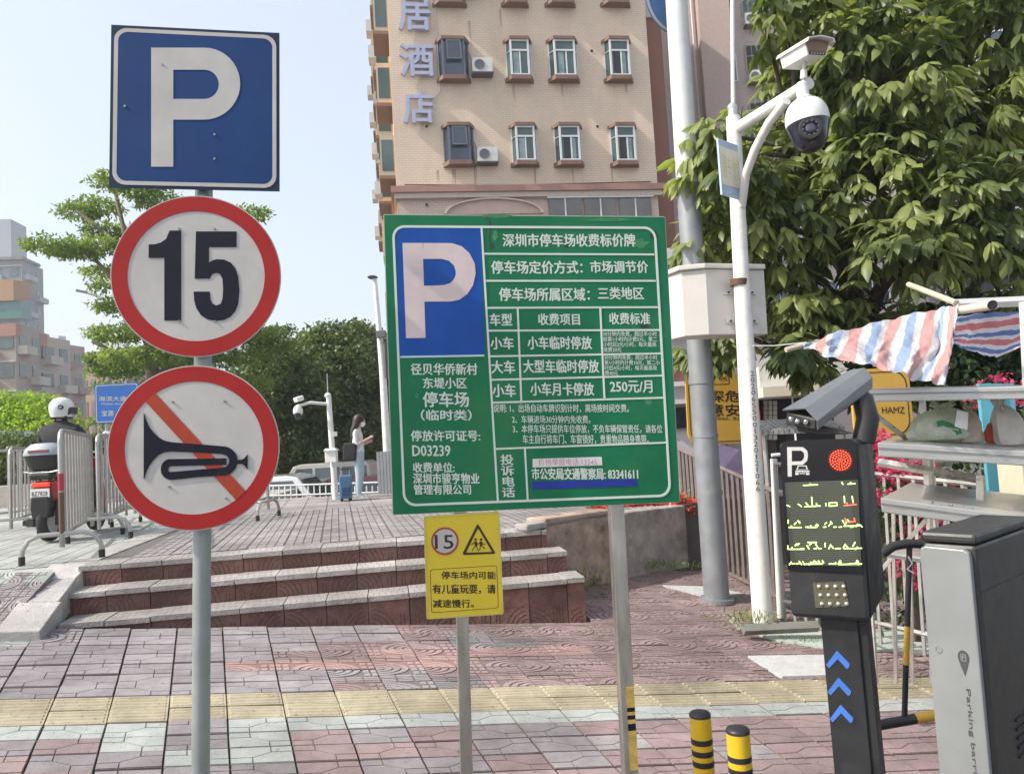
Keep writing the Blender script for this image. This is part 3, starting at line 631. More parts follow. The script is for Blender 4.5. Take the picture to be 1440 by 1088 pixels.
# ================================================================== YELLOW WARNING SIGN on the left post
h = Fr(at(652, 790, 3.055), 8, .02)
ys = root('warning_sign', 'small yellow children-playing sign fixed to the left post of the green board', 'warning sign', h.M)
YEL = mat('sign_yellow', (.72, .55, .035), .35, var=.06, dirt=.25, dirtcol=(.6, .45, .15), dscale=7)
BRN = mat('sign_print_brown', (.045, .025, .015), .5)
H4 = h.poly([(597, 727), (701, 720), (707, 862), (601, 869)])
MB().prism([H4[3], H4[2], H4[1], H4[0]], 0, .006).build('panel', YEL, ys)
mb = MB()
for a, b in ((0, 1), (1, 2), (2, 3), (3, 0)): seg(mb, H4[a], H4[b], .007, -.002, .009)
mb.build('frame', mat('yellow_frame', (.6, .5, .12), .5), ys)
def Z8(x, y): return 580+x/6.4, 710+y/6.4
c = h.uv(*Z8(292, 322)); r = abs(h.uv(*Z8(416, 322))[0]-c[0])
MB().disc(c[0], c[1], r*.88, -.0012, 0, 40).build('white_disc', SWHITE, ys); MB().ring(c[0], c[1], r, r*.86, -.002, 0, 40).build('red_ring', mat('dull_red', (.4, .06, .05), .5), ys)
text(ys, h, '15', (*Z8(203, 268), *Z8(368, 392)), BRN, y=-.0016, bold=.018)
tri = [(592, 172), (745, 425), (735, 437), (460, 447), (452, 432), (580, 175)]; trii = [(592, 210), (712, 412), (706, 420), (488, 426), (486, 418), (588, 212)]
MB().band(h.poly([Z8(*p) for p in tri]), h.poly([Z8(*p) for p in trii]), -.0014, 0, True).build('triangle', BRN, ys)
mb = MB(); L = lambda *p, w=.0032: [seg(mb, h.uv(*Z8(*a)), h.uv(*Z8(*b)), w, -.0012-.0001*q, 0) for q, (a, b) in enumerate(zip(p, p[1:]))]
for ox in (0, 50):
    q = h.uv(*Z8(568+ox, 308)); mb.disc(q[0], q[1], .0052, -.0012, 0, 12)
L((568, 325), (572, 368), w=.010); L((566, 368), (545, 390), (540, 412)); L((575, 368), (585, 395), (596, 410)); L((560, 335), (540, 345), (532, 360)); L((574, 335), (590, 350), (600, 345))
L((615, 325), (618, 365), w=.010); L((612, 365), (604, 405)); L((622, 365), (640, 382), (655, 390)); L((622, 335), (640, 352), (656, 345)); L((608, 335), (598, 345))
mb.build('children_pictogram', BRN, ys)
bo = [h.uv(*Z8(*p)) for p in ((157, 578), (760, 540), (775, 925), (170, 968))]
mp2 = lambda L_: [quadbi(bo, x, 1-z) for x, z in L_]
MB().band(mp2(rrect(0, 0, 1, 1, .05, 4)), mp2(rrect(.007, .01, .993, .99, .045, 4)), -.001, 0, True).build('text_frame', BRN, ys)
text(ys, h, '停车场内可能', (*Z8(262, 596), *Z8(748, 663)), BRN, y=-.0012, bold=.03)
text(ys, h, '有儿童玩耍，请', (*Z8(182, 712), *Z8(746, 796)), BRN, y=-.0012, bold=.03); text(ys, h, '减速慢行。', (*Z8(184, 848), *Z8(552, 920)), BRN, y=-.0012, bold=.03)
# ================================================================== BOLLARDS
BY = mat('bollard_yellow', (.66, .43, .02), .35, var=.1, dirt=.3, dirtcol=(.3, .2, .05), dscale=9, coat=.3)
def bollard(px, topy, Y, wpx, bands, label):
    p = at(px, topy, Y); r = wpx/1085*Y/2; zb = gz(p.x, p.y)-.02; o = root('bollard', label, 'bollard', Matrix.Translation((p.x, p.y, zb)) @ Matrix.Rotation(.0, 4, 'Y'), 'yellow bollards at the barrier'); H = p.z-zb
    mb = MB(); mb.cyl((0, 0, 0), r, H-.018, 28); mb.build('tube', BY, o, smooth=True)
    MB().lathe([(r*1.01, H-.019), (r*1.01, H-.010), (r*.9, H-.003), (r*.6, H+.002), (0.001, H+.003)], 28).build('cap', BLACK, o, smooth=True)
    for y0, y1 in bands:
        za = at(px, y0, Y).z-zb; zc = at(px, y1, Y).z-zb; MB().cyl((0, 0, zc), r*1.012, za-zc, 28).build('black_band', BLACK, o, smooth=True)
    MB().lathe([(r*1.7, 0), (r*1.7, .012), (r*1.05, .02)], 20).build('base_flange', BLACK, o)
bollard(984, 1000, 3.35, 29, ((1036, 1044), (1052, 1060), (1067, 1075), (1100, 1108)), 'taller yellow bollard with black rings, left of the pair')
bollard(1037, 1022, 3.1, 32, ((1060, 1068), (1077, 1085), (1100, 1108)), 'shorter yellow bollard with black rings, nearer the display post')
# ================================================================== DISPLAY KIOSK
KY = 2.95
k = Fr(at(1160, 745, KY), -33, -.012)
ki = root('display_post', 'black parking display post with led screen, red lamp and blue arrows', 'display post', k.M)
KB = mat('kiosk_black_metal', (.028, .03, .034), .46, .3, var=.2, scale=7, bump=.15, bscale=500, dirt=.35, dirtcol=(.08, .08, .078), dscale=6); KG = mat('kiosk_gloss_black', (.008, .008, .012), .12, coat=.3)
F4 = [k.uv(*p) for p in ((1094, 622), (1206, 616), (1230, 876), (1112, 868))]
D = .42
mb = MB(); fx = [F4[0], F4[1], F4[2], F4[3]]
body = [(fx[3][0], 0, fx[3][1]), (fx[2][0]-.012, 0, fx[2][1]), (fx[2][0]-.015, D*1.0, fx[2][1]+.02), (fx[3][0]+.02, D, fx[3][1]+.02), (fx[0][0], 0, fx[0][1]), (fx[1][0], 0, fx[1][1]), (fx[1][0]+.005, D*.75, fx[1][1]-.01), (fx[0][0]+.02, D*.75, fx[0][1]-.01)]
mb.hexa(body); mb.build('housing', KB, ki, bevel=.018)
# glossy face with rounded head
gf = [k.uv(*p, -.004) for p in ((1096, 620), (1203, 616), (1213, 806), (1108, 801))]
mb = MB(); mb.prism([gf[3], gf[2], (gf[1][0], gf[1][1]-.03), (gf[1][0]-.01, gf[1][1]-.008), (gf[1][0]-.03, gf[1][1]), (gf[0][0]+.03, gf[0][1]), (gf[0][0]+.01, gf[0][1]-.008), (gf[0][0], gf[0][1]-.03)], -.006, .002); mb.build('face_plate', KG, ki)
sc4 = k.poly([(1104, 678), (1207, 674), (1212, 796), (1113, 793)])
m = mat('led_screen', (.045, .05, .04), .35, var=.1); t = m.node_tree
scn_o = MB().prism([sc4[3], sc4[2], sc4[1], sc4[0]], -.0085, -.0055).build('screen', m, ki)
LG = mat('led_green_lit', (.55, .9, .25), .5, emit=.75); LR = mat('led_red_lit', (.9, .12, .05), .5, emit=.8)
def scp(x, y): return k.uv(1040+x/2.72, 500+y/2.72)
def strokes(L_, m_, nm, w_=.0042):
    mb = MB()
    for q, s_ in enumerate(L_):
        for e, (a, b) in enumerate(zip(s_, s_[1:])):
            A = scp(*a); B = scp(*b)
            if A == B: continue
            seg(mb, A, B, w_, -.0100-.00004*((q+e) % 7), -.0085)
    mb.build(nm, m_, scn_o)
strokes([[(245, 495), (302, 492)], [(272, 487), (274, 493)], [(392, 482), (398, 492)], [(415, 490), (445, 488)], [(425, 482), (430, 489)]], LG, 'led_line')
strokes([[(182, 570), (196, 576)], [(225, 565), (240, 576)], [(250, 576), (312, 573)], [(278, 538), (280, 572)], [(255, 560), (265, 572)], [(295, 562), (300, 572)], [(332, 562), (333, 574)], [(343, 562), (375, 560)], [(343, 574), (375, 572)], [(345, 562), (346, 574)], [(373, 560), (375, 572)], [(402, 535), (404, 562)], [(432, 535), (436, 560)]], LG, 'led_line')
strokes([[(400, 572), (450, 568)], [(412, 560), (414, 570)], [(436, 560), (438, 569)], [(405, 620), (410, 636)], [(440, 618), (443, 632)], [(410, 636), (446, 632)]], LR, 'led_line')
rl = random.Random(8)
for y0, y1, n in ((622, 658, 26), (703, 740, 24), (778, 798, 22)):
    S_ = []
    for q in range(n):
        x = 190+q*(278/n)+rl.uniform(-3, 3); kq = rl.random(); ya = rl.uniform(y0, y1-10); yb2 = min(y1, ya+rl.uniform(8, 18))
        if q % 6 == 5: continue
        S_.append([(x, ya), (x+rl.uniform(5, 12), yb2)] if kq < .35 else [(x+9, ya), (x, yb2)] if kq < .6 else [(x, y1-4), (x+13, y1-5)] if kq < .85 else [(x, ya), (x, yb2)])
    if y0 == 622: S_ += [[(190, 655), (240, 655)], [(262, 655), (300, 654)], [(400, 650), (468, 648)]]
    if y0 == 703: S_ += [[(190, 738), (250, 738)], [(262, 712), (298, 712)], [(400, 736), (470, 734)]]
    if y0 == 778: S_ += [[(245, 795), (320, 794)], [(380, 796), (470, 794)]]
    strokes(S_, LG, 'led_line')
# faint unlit scanlines
mb = MB(); a = scp(178, 486); b = scp(462, 795)
for q in range(46):
    z = a[1]+(b[1]-a[1])*q/45; mb.box(((a[0]+b[0])/2+(q/45-.5)*.006, -.0087, z), (b[0]-a[0]-.016, .0006, .0014))
mb.build('scanlines', mat('led_row_grey', (.12, .135, .11), .6), scn_o)
# P and car pictogram
LGR = mat('pictogram_grey', (.5, .5, .5), .5)
pk_ = MB()
def kp(x, y): return k.uv(1080+x/3.022, 400+y/3.022)
O = [(103, 690), (150, 690), (168, 705), (172, 725), (168, 748), (150, 765), (103, 766)]; I = [(103, 705), (143, 705), (154, 714), (156, 727), (153, 740), (143, 750), (103, 751)]
pk_.prism([kp(*p) for p in ((83, 690), (103, 690), (103, 815), (86, 815))], -.0075, -.006); pk_.band([kp(*p) for p in O], [kp(*p) for p in I], -.0075, -.006); pk_.build('letter', LGR, ki)
mb = MB(); cs = lambda *L_: mb.prism([kp(*p) for p in L_], -.0075, -.006)
mb.band([kp(*p) for p in ((128, 768), (166, 768), (172, 786), (122, 786))], [kp(*p) for p in ((132, 772), (162, 772), (166, 784), (128, 784))], -.0075, -.006, True)
cs((118, 789), (178, 789), (178, 796), (118, 796)); cs((118, 798), (132, 798), (132, 808), (118, 808)); cs((163, 798), (178, 798), (178, 808), (163, 808)); cs((136, 800), (159, 800), (159, 804), (136, 804)); mb.build('car_pictogram', LGR, ki)
# red lamp
c = kp(309, 746); r = abs(kp(358, 746)[0]-c[0])
lo = MB().disc(c[0], c[1], r*1.12, -.0075, -.006, 40).build('red_lamp', mat('lamp_backing', (.06, .006, .006), .3), ki)
mb = MB()
for ring in range(5):
    n = 1 if ring == 0 else ring*6
    for q in range(n):
        a = 2*math.pi*q/n+ring*.1; x = c[0]+r*.98*ring/4.4*math.cos(a); z = c[1]+r*.98*ring/4.4*math.sin(a); mb.lathe([(r*.08, 0), (r*.07, .0025), (r*.02, .004)], 6, Matrix.Translation((x, -.0075, z)) @ Matrix.Rotation(math.pi/2, 4, 'X'))
mb.build('led_cluster', mat('lamp_red_lit', (.95, .10, .035), .4, emit=.9), lo)
# speaker window
q4 = k.poly([(1143, 819), (1187, 817), (1195, 852), (1147, 854)])
so = MB().prism([q4[3], q4[2], q4[1], q4[0]], -.003, .001).build('lamp_window', mat('lamp_window_olive', (.10, .095, .07), .2), ki)
for rr in range(3):
    for cc_ in range(4):
        p = k.uv(1152+cc_*11.5+rr*2, 824+rr*12.2); m_ = MB(); m_.lathe([(.0075, 0), (.006, .004), (.003, .007), (.0005, .008)], 10, Matrix.Translation((p[0], -.003, p[1])) @ Matrix.Rotation(math.pi/2, 4, 'X')); m_.build('led_lens', mat('led_lens', (.5, .48, .42), .15), so, smooth=True)
# post
mb = MB(); a = k.uv(1154, 876, .05); b = k.uv(1206, 876, .05); mb.prism([(a[0], a[1]+.02), (b[0], b[1]+.02), (b[0]-.003, -2.2), (a[0]-.003, -2.2)], .05, .17); mb.build('post', KB, ki, bevel=.004)
mb = MB(); mb.prism([(b[0]+.0, b[1]+.01), (b[0]+.028, b[1]+.01), (b[0]+.025, -2.2), (b[0]-.003, -2.2)], .062, .168); mb.build('post_side', KB, ki)
AB = mat('arrow_blue', (.06, .17, .56), .35)
for cx, cy in ((1177, 914), (1179, 952), (1182, 990)):
    P = [(cx-15, cy+20), (cx, cy), (cx+18, cy+19), (cx+17, cy+24), (cx+14, cy+26), (cx+1, cy+12), (cx-11, cy+25)]
    MB().prism(k.poly(P, .049), .0475, .05).build('arrow', AB, ki)
# camera on top: arm + hood
ch = MB(); ch.tube([(F4[1][0]-.0, .12, F4[1][1]-.02), (F4[1][0]+.022, .13, F4[1][1]+.07), (F4[1][0]+.012, .13, F4[1][1]+.14), (F4[1][0]-.03, .12, F4[1][1]+.20)], [.042, .042, .04, .03], 12)
ch.build('camera_arm', BLACK, ki, smooth=True)
# hood as an angular wedge with its front at lower left
hp = lambda x, y, dy: (*[k.uv(x, y, dy)[0]], dy, k.uv(x, y, dy)[1])
HG = mat('camera_hood_grey', (.17, .185, .2), .35, .4, var=.08)
mb = MB(); A = [hp(1098, 577, .0), hp(1128, 575, -.015), hp(1149, 598, -.03), hp(1143, 600, .0)]
fr_ = [hp(1100, 576, .02), hp(1132, 574, -.03), hp(1149, 592, -.035), hp(1150, 604, -.03)]
bk_ = [hp(1196, 520, .16), hp(1216, 517, .12), hp(1227, 530, .11), hp(1227, 546, .11)]
n4 = 4; mb.add(fr_+bk_, [(i, i+1, i+5, i+4) for i in range(3)]); o = mb.build('camera_hood', HG, ki); sm = o.modifiers.new('thick', 'SOLIDIFY'); sm.thickness = .006
mb = MB(); mb.hexa([hp(1104, 598, .03), hp(1146, 604, -.01), hp(1215, 560, .12), hp(1170, 560, .17), hp(1106, 579, .03), hp(1146, 590, -.01), hp(1218, 533, .12), hp(1190, 526, .17)]); mb.build('camera_body', BLACK, ki, bevel=.004)
mb = MB(); mb.prism([scp(x, y) for x, y in ((208, 268), (300, 268), (418, 300), (300, 306), (215, 290))], .03, .12); mb.build('camera_base', BLACK, ki, bevel=.004)
for x, y in ((1122, 592), (1134, 593), (1113, 589)):
    p = hp(x, y, -.002); MB().lathe([(.009, 0), (.009, .012), (.006, .014)], 12, Matrix.Translation(p) @ Matrix.Rotation(R_(100), 4, 'X')).build('camera_lens', mat('lens_glass', (.25, .26, .28), .1), ki)
# ================================================================== BARRIER CABINET
c_ = Fr(at(1335, 900, 2.75), -50, .0)
ca = root('barrier_cabinet', 'dark grey barrier cabinet with a pale front panel at the right edge', 'barrier cabinet', c_.M)
CG = mat('cabinet_dark_grey', (.045, .047, .048), .38, .2, var=.12, scale=8, bump=.1, bscale=400); CP = mat('cabinet_pale_panel', (.26, .275, .285), .42, .2, var=.10, scale=2.5, dirt=.3, dirtcol=(.24, .25, .25), dscale=2)
a = c_.uv(1294, 762); b = c_.uv(1370, 769); a2 = c_.uv(1316, 1088); b2 = c_.uv(1392, 1088); W = b[0]-a[0]; zT = (a[1]+b[1])/2; bot = -1.9; CD = .55
mb = MB(); mb.box((a[0]+W/2, .012+CD/2, (zT+bot)/2), (W, CD, zT-bot)); mb.build('casing', CG, ca, bevel=.012)
mb = MB(); mb.box((a[0]+W/2, .012+CD/2, zT+.022), (W+.008, CD+.01, .036)); mb.build('lid', CG, ca, bevel=.012)
mb = MB(); mb.box((b[0]+.0005, .012+CD/2, zT-.16), (.002, CD-.02, .003)); mb.build('seam', BLACK, ca)
P = [(a[0]-.0, bot+.3), (b[0]-.012, bot+.3)]+[(b[0]-.012, zT-.04), (b[0]-.015, zT-.022), (b[0]-.03, zT-.012), (a[0]+.02, zT-.008), (a[0]+.004, zT-.016), (a[0], zT-.035)]
mb = MB(); mb.prism(P, -.014, .012); mb.build('front_panel', CP, ca, bevel=.005)
PR = mat('cabinet_print', (.06, .065, .07), .5)
c0 = c_.uv(1355, 924, -.014); mb = MB(); r = .018
pin = [(c0[0]+r*math.cos(R_(t)), c0[1]+r*1.35*math.sin(R_(t))) for t in range(-20, 201, 20)]+[(c0[0]-r*.6, c0[1]-.03), (c0[0], c0[1]-.062), (c0[0]+r*.6, c0[1]-.03)]
mb.prism(pin, -.0155, -.014); pn = mb.build('pin_mark', PR, ca)
mb = MB(); mb.band(rrect(c0[0]-.0085, c0[1]-.012, c0[0]+.0085, c0[1]+.012, .004, 3), rrect(c0[0]-.0065, c0[1]-.010, c0[0]+.0065, c0[1]+.010, .003, 3), -.0162, -.0155, True); mb.build('pin_border', CP, pn)
textlocal(pn, 'P', c0[0]-.004, c0[1]-.007, c0[0]+.004, c0[1]+.007, CP, -.0163, .02)
q0 = c_.uv(1360, 968, -.014); q1 = c_.uv(1372, 1086, -.014)
textlocal(ca, 'Parking barrier', q0[0]-.008, q1[1]-.055, q0[0]+.010, q0[1], PR, -.0155, .012, rot=True)
g0 = c_.uv(1320, 913, -.014); mb = MB(); mb.ring(g0[0], g0[1], .013, .008, -.0155, -.014, 20); mb.build('logo_mark', mat('logo_grey', (.2, .21, .22), .5), ca)
mb = MB(); mb.box((g0[0], -.0160, g0[1]-.008), (.012, .0006, .006)); mb.build('logo_mark', MATS['logo_grey'], ca)
for q in range(5):
    mb = MB(); mb.box((b[0]+.0035, .30, c_.uv(1380, 1035+q*13)[1]), (.006, .16, .010)); mb.build('vent_slot', BLACK, ca)
# ================================================================== BARRIER ARM (fence type, raised from the cabinet behind the display post)
ar = root('swing_gate', 'black and yellow swing gate arm between display post and cabinet', 'gate', None)
YA = mat('arm_yellow', (.55, .33, .04), .4, var=.12); BA = mat('arm_black', (.018, .018, .02), .4)
def P3(x, y, Y=3.75): return at(x, y, Y)
MB().tube([P3(1225, 1021), P3(1287, 1010)], .024, 14).build('lower_bar', BA, ar, smooth=True); MB().tube([P3(1287, 1010), P3(1345, 1000)], .0245, 14).build('lower_bar_yellow', YA, ar, smooth=True)
MB().tube([P3(1240, 779), P3(1256, 768), P3(1275, 764), P3(1310, 765), P3(1340, 766)], .022, 12).build('upper_bar', BA, ar, smooth=True)
MB().tube([P3(1279, 766), P3(1276, 880)], .013, 12).build('hanger_black', BA, ar, smooth=True); MB().tube([P3(1276, 880), P3(1274, 934)], .0135, 12).build('hanger_yellow', YA, ar, smooth=True); MB().tube([P3(1274, 934), P3(1272, 1008)], .013, 12).build('hanger_black', BA, ar, smooth=True)
MB().tube([P3(1345, 1000), P3(1349, 900), P3(1350, 764)], .03, 10).build('hinge_post', BA, ar, smooth=True)
tie = mat('plastic_tie', (.6, .58, .55), .4)
o = MB().tube([P3(1277, 782, 3.7), P3(1283, 792, 3.69), P3(1276, 800, 3.71), P3(1285, 806, 3.7)], .004, 6).build('tie', tie, ar, smooth=True)
# ================================================================== WHITE CAMERA POST
wp = root('camera_post', 'white post holding two cameras, a meter box and a small notice', 'camera post', None)
WY = 7.3
def W3(x, y, Y=WY): return at(x, y, Y)
PW = mat('post_white_paint', (.74, .74, .72), .42, var=.05, dirt=.5, dirtcol=(.42, .36, .3), dscale=7)
MB().tube([W3(1073, 876), W3(1055, 600)], [.093, .09], 24).build('lower_pole', PW, wp, smooth=True)
MB().tube([W3(1055, 600), W3(1042, 380), W3(1031, 165)], [.09, .074, .068], 24).build('pole', PW, wp, smooth=True)
MB().tube([W3(1031, 165), W3(1031, 150)], [.05, .05], 14).build('pole_top', STEEL, wp, smooth=True)
MB().tube([W3(1031, 152), W3(1029, -120)], .02, 10).build('lightning_rod', PW, wp, smooth=True)
MB().ell(W3(1030, 152), (.05, .05, .05)).build('rod_ball', STEEL, wp, smooth=True)
AE = at(1138, 117, 6.3)
MB().tube([W3(1035, 182), AE], [.055, .05], 18).build('arm', PW, wp, smooth=True)
MB().tube([W3(1043, 290, 7.25), at(1049, 245, 7.1), at(1062, 210, 6.95), at(1082, 172, 6.75), at(1106, 142, 6.5)], .04, 14).build('brace', PW, wp, smooth=True)
# number written down the post
PRN = mat('stencil_grey', (.13, .13, .14), .6)
for q, ch_ in enumerate('20206550013201210 66'.replace(' ', '')):
    t_ = q/18; p = W3(1058+t_*8, 525+q*9.0, WY-.095); M = Matrix.Translation(p) @ Matrix.Rotation(R_(8), 4, 'Z')
    hw_ = .006 if ch_ == '1' else .019
    textlocal(wp, ch_, -hw_, -.024, hw_, .024, PRN, 0, .02, M=M)
# meter box behind post
bx = Fr(W3(1035, 420, 7.42), 14, .02)
mbx = root('meter_box', 'pale grey steel cabinet strapped behind the white post', 'junction box', bx.M)
BXM = mat('box_cream_white', (.58, .56, .53), .5, var=.05, dirt=.3, dirtcol=(.42, .36, .3), dscale=3)
A = bx.uv(992, 378); B = bx.uv(1080, 470); C0 = bx.uv(971, 380); 
mb = MB(); mb.prismz([(A[0], 0), (B[0], 0), (B[0], .30), (A[0]-.24, .38), (A[0]-.20, .12)], B[1], A[1]); mb.build('cabinet', BXM, mbx, bevel=.008)
mb = MB(); mb.prismz([(A[0]-.02, -.03), (B[0]+.0, -.03), (B[0]+.02, .34), (A[0]-.27, .41), (A[0]-.24, .10)], A[1]+.002, A[1]+.05); mb.build('roof', BXM, mbx, bevel=.008)
for x, y in ((1023, 412), (1026, 452), (1056, 412), (1059, 452)):
    q = bx.uv(x, y); mb = MB(); mb.box((q[0], -.012, q[1]), (.09, .02, .035)); mb.build('bracket', STEEL, mbx); MB().lathe([(.011, 0), (.011, .01)], 8, Matrix.Translation((q[0], -.022, q[1])) @ Matrix.Rotation(math.pi/2, 4, 'X')).build('bolt', DARKM, mbx)
MB().tube([W3(1040, 393, 7.30), W3(1040, 402, 7.30)], .085, 20).build('pole_clamp', mat('rusty_clamp', (.13, .07, .05), .7, .3), wp, smooth=True)
# notice panel on the post
nf = Fr(W3(1030, 240, 7.15), 42, .0)
npn = root('notice_panel', 'small blue edged white notice mounted high on the white post', 'notice', nf.M)
q4 = [nf.uv(*p) for p in ((1011, 211), (1040, 190), (1043, 266), (1011, 288))]
x0, x1 = q4[0][0], q4[1][0]; z1, z0 = (q4[0][1]+q4[1][1])/2, (q4[2][1]+q4[3][1])/2
MB().prism([(x0, z0), (x1, z0), (x1, z1), (x0, z1)], 0, .02).build('panel', mat('notice_blue', (.38, .5, .64), .4), npn)
MB().prism([(x0+.01, z0+.1), (x1-.01, z0+.1), (x1-.01, z1-.07), (x0+.01, z1-.07)], -.003, 0).build('sheet', mat('notice_cream', (.7, .68, .56), .5), npn)
textlocal(npn, '停车缴费', x0+.04, z0+.17, x1-.04, z1-.14, mat('faded_ochre', (.62, .55, .36), .5), -.004, 0)
MB().box((x1+.03, .05, z1-.1), (.12, .03, .03)).build('bracket', STEEL, npn)
# bullet camera
cb_ = root('bullet_camera', 'white box camera with wide sun hood on top of the arm', 'security camera', Matrix.Translation(at(1132, 95, 6.25)) @ Matrix.Rotation(R_(12), 4, 'Z') @ Matrix.Rotation(R_(9), 4, 'X') @ Matrix.Scale(.84, 4))
# local: faces -y ; centre near the clamp
mb = MB(); mb.tube([(0, .02, -.10), (0, .02, -.02)], [.035, .03], 14); mb.build('mount', PW, cb_, smooth=True)
mb = MB(); mb.tube([(0, .02, -.02), (0, -.0, .05)], .018, 10); mb.build('neck', PW, cb_, smooth=True)
mb = MB(); mb.prism([(-.10, .05), (.10, .05), (.135, .16), (.12, .185), (0, .2), (-.12, .185), (-.135, .16)], -.20, .24); mb.build('camera_body', PW, cb_, bevel=.006)
mb = MB(); mb.band([(-.15, .155), (-.135, .195), (0, .217), (.135, .195), (.15, .155)], [(-.138, .157), (-.125, .187), (0, .205), (.125, .187), (.138, .157)], -.27, .28); mb.build('sun_hood', mat('hood_white', (.7, .68, .66), .4), cb_)
mb = MB(); mb.prism([(-.095, .085), (.095, .085), (.118, .16), (.11, .178), (0, .192), (-.11, .178), (-.118, .16)], -.206, -.2); mb.build('lens_window', mat('amber_glass', (.22, .13, .075), .3, spec=.5), cb_)
mb = MB(); mb.prism([(-.085, .055), (.085, .055), (.092, .08), (-.092, .08)], -.207, -.2); lw_ = mb.build('led_bar', BLACK, cb_)
for q in range(5): MB().disc(-.062+q*.031, .067, .009, -.21, -.207, 12).build('led', mat('led_grey', (.4, .38, .36), .2), lw_)
# dome camera hanging from the arm
dc = at(1136, 175, 6.2)
dm = root('dome_camera', 'white and black dome camera hanging under the arm end', 'security camera', Matrix.Translation(dc) @ Matrix.Rotation(R_(-18), 4, 'Z') @ Matrix.Rotation(R_(-4), 4, 'Y'))
MB().lathe([(.03, .36), (.05, .34), (.05, .23), (.10, .20)][::-1], 20).build('neck', PW, dm, smooth=True)
MB().lathe([(.172, .0), (.174, .04), (.168, .09), (.150, .14), (.12, .18), (.08, .205), (.05, .22), (.001, .225)], 32).build('shell', PW, dm, smooth=True)
DB = mat('dome_black', (.012, .012, .03), .2, coat=.5)
MB().lathe([(.001, -.235), (.06, -.228), (.105, -.20), (.135, -.15), (.148, -.08), (.165, -.03), (.17, -.001)], 32).build('black_ball', DB, dm, smooth=True)
lf = MB(); Mx = Matrix.Translation((0, -.115, -.09)) @ Matrix.Rotation(R_(90), 4, 'X')
lf.lathe([(.092, 0), (.092, .045), (.085, .052), (.06, .052), (.055, .03), (.001, .03)], 28, Mx); lf.build('lens_ring', BLACK, dm, smooth=True)
MB().lathe([(.038, .0), (.038, .012), (.030, .016), (.001, .018)], 20, Matrix.Translation((0, -.145, -.09)) @ Matrix.Rotation(R_(90), 4, 'X')).build('lens', mat('lens_dark_glass', (.03, .03, .06), .05, spec=1), dm, smooth=True)
for t_ in range(10):
    a = 2*math.pi*t_/10; MB().lathe([(.007, 0), (.007, .004)], 8, Matrix.Translation((.058*math.cos(a), -.166, -.09+.058*math.sin(a))) @ Matrix.Rotation(R_(90), 4, 'X')).build('infrared_led', mat('led_dim', (.12, .1, .14), .2), dm)
# ================================================================== GREY POLE
gp = root('street_pole', 'tall thick grey steel pole with white upper half beside the board', 'pole', None)
GY = 8.0
MB().tube([at(1008, 842, GY), at(967, 260, GY)], [.128, .118], 28).build('grey_shaft', mat('bluish_galvanised', (.27, .29, .31), .5, .4, var=.12, scale=6, dirt=.4, dirtcol=(.2, .18, .17), dscale=2), gp, smooth=True)
MB().tube([at(967, 260, GY), at(942, -150, GY)], [.117, .112], 28).build('white_shaft', mat('pole_white_paint', (.62, .64, .64), .5, var=.06, dirt=.4, dirtcol=(.4, .4, .38), dscale=4), gp, smooth=True)
for y, x in ((535, 986), (610, 992), (690, 998)):
    MB().tube([at(x, y, GY), at(x+.3, y+5, GY)], .131, 28).build('weld_band', MATS['bluish_galvanised'], gp, smooth=True)
MB().tube([at(1008, 846, GY), at(1008, 840, GY)], .17, 24).build('foot_plate', mat('bluish_galvanised'
, (.27, .29, .31)), gp)
# round blue sign behind the pole top
rb = Fr(at(938, 5, 8.3), 35)
sg = root('round_blue_sign', 'round blue sign with white rim cut off behind the grey pole top', 'road sign', rb.M)
q = rb.uv(921, 0); MB().disc(0, 0, .34, 0, .01, 40).build('disc', mat('round_sign_blue', (.06, .16, .4), .4), sg); MB().ring(0, 0, .33, .29, -.003, 0, 40).build('white_rim', SWHITE, sg)
MB().box((0, .08, 0), (.1, .14, .06)).build('bracket', STEEL, sg)
# ================================================================== IRON FENCE right
def fence_run(a0, b0, a1, b1, Y0, Y1, n, m, name, label, cat, w_=.03, rails=2):
    """a*: top pixel, b*: foot pixel at each end"""
    A0, B0_, A1, B1 = at(*a0, Y0), at(*b0, Y0), at(*a1, Y1), at(*b1, Y1); r = root(name, label, cat, None)
    for i in range(n+1):
        t_ = i/n; t2 = t_; p = A0.lerp(A1, t2); q = B0_.lerp(B1, t2); MB().tube([q, p], w_/2, 4).build('bar', m, r)
    for k in range(rails):
        f_ = (.0, .88, .5)[k]; p = A0.lerp(B0_, f_); q = A1.lerp(B1, f_); MB().tube([p, q], w_*.62, 4).build('rail', m, r)
    return r
IRON = mat('weathered_iron', (.17, .14, .13), .6, .3, var=.25, scale=6, dirt=.5, dirtcol=(.2, .1, .06), dscale=4)
fence_run((955, 632), (968, 798), (1090, 692), (1100, 862), 10.6, 7.7, 19, IRON, 'iron_fence', 'rusty brown iron bar fence behind the grey and white poles', 'fence', .045)
ALF = mat('dull_aluminium', (.42, .42, .4), .4, .6, var=.12, scale=5)
fence_run((1090, 652), (1104, 872), (1378, 682), (1395, 945), 7.4, 5.6, 15, ALF, 'aluminium_fence', 'dull aluminium bar fence running behind the display post', 'fence', .032)
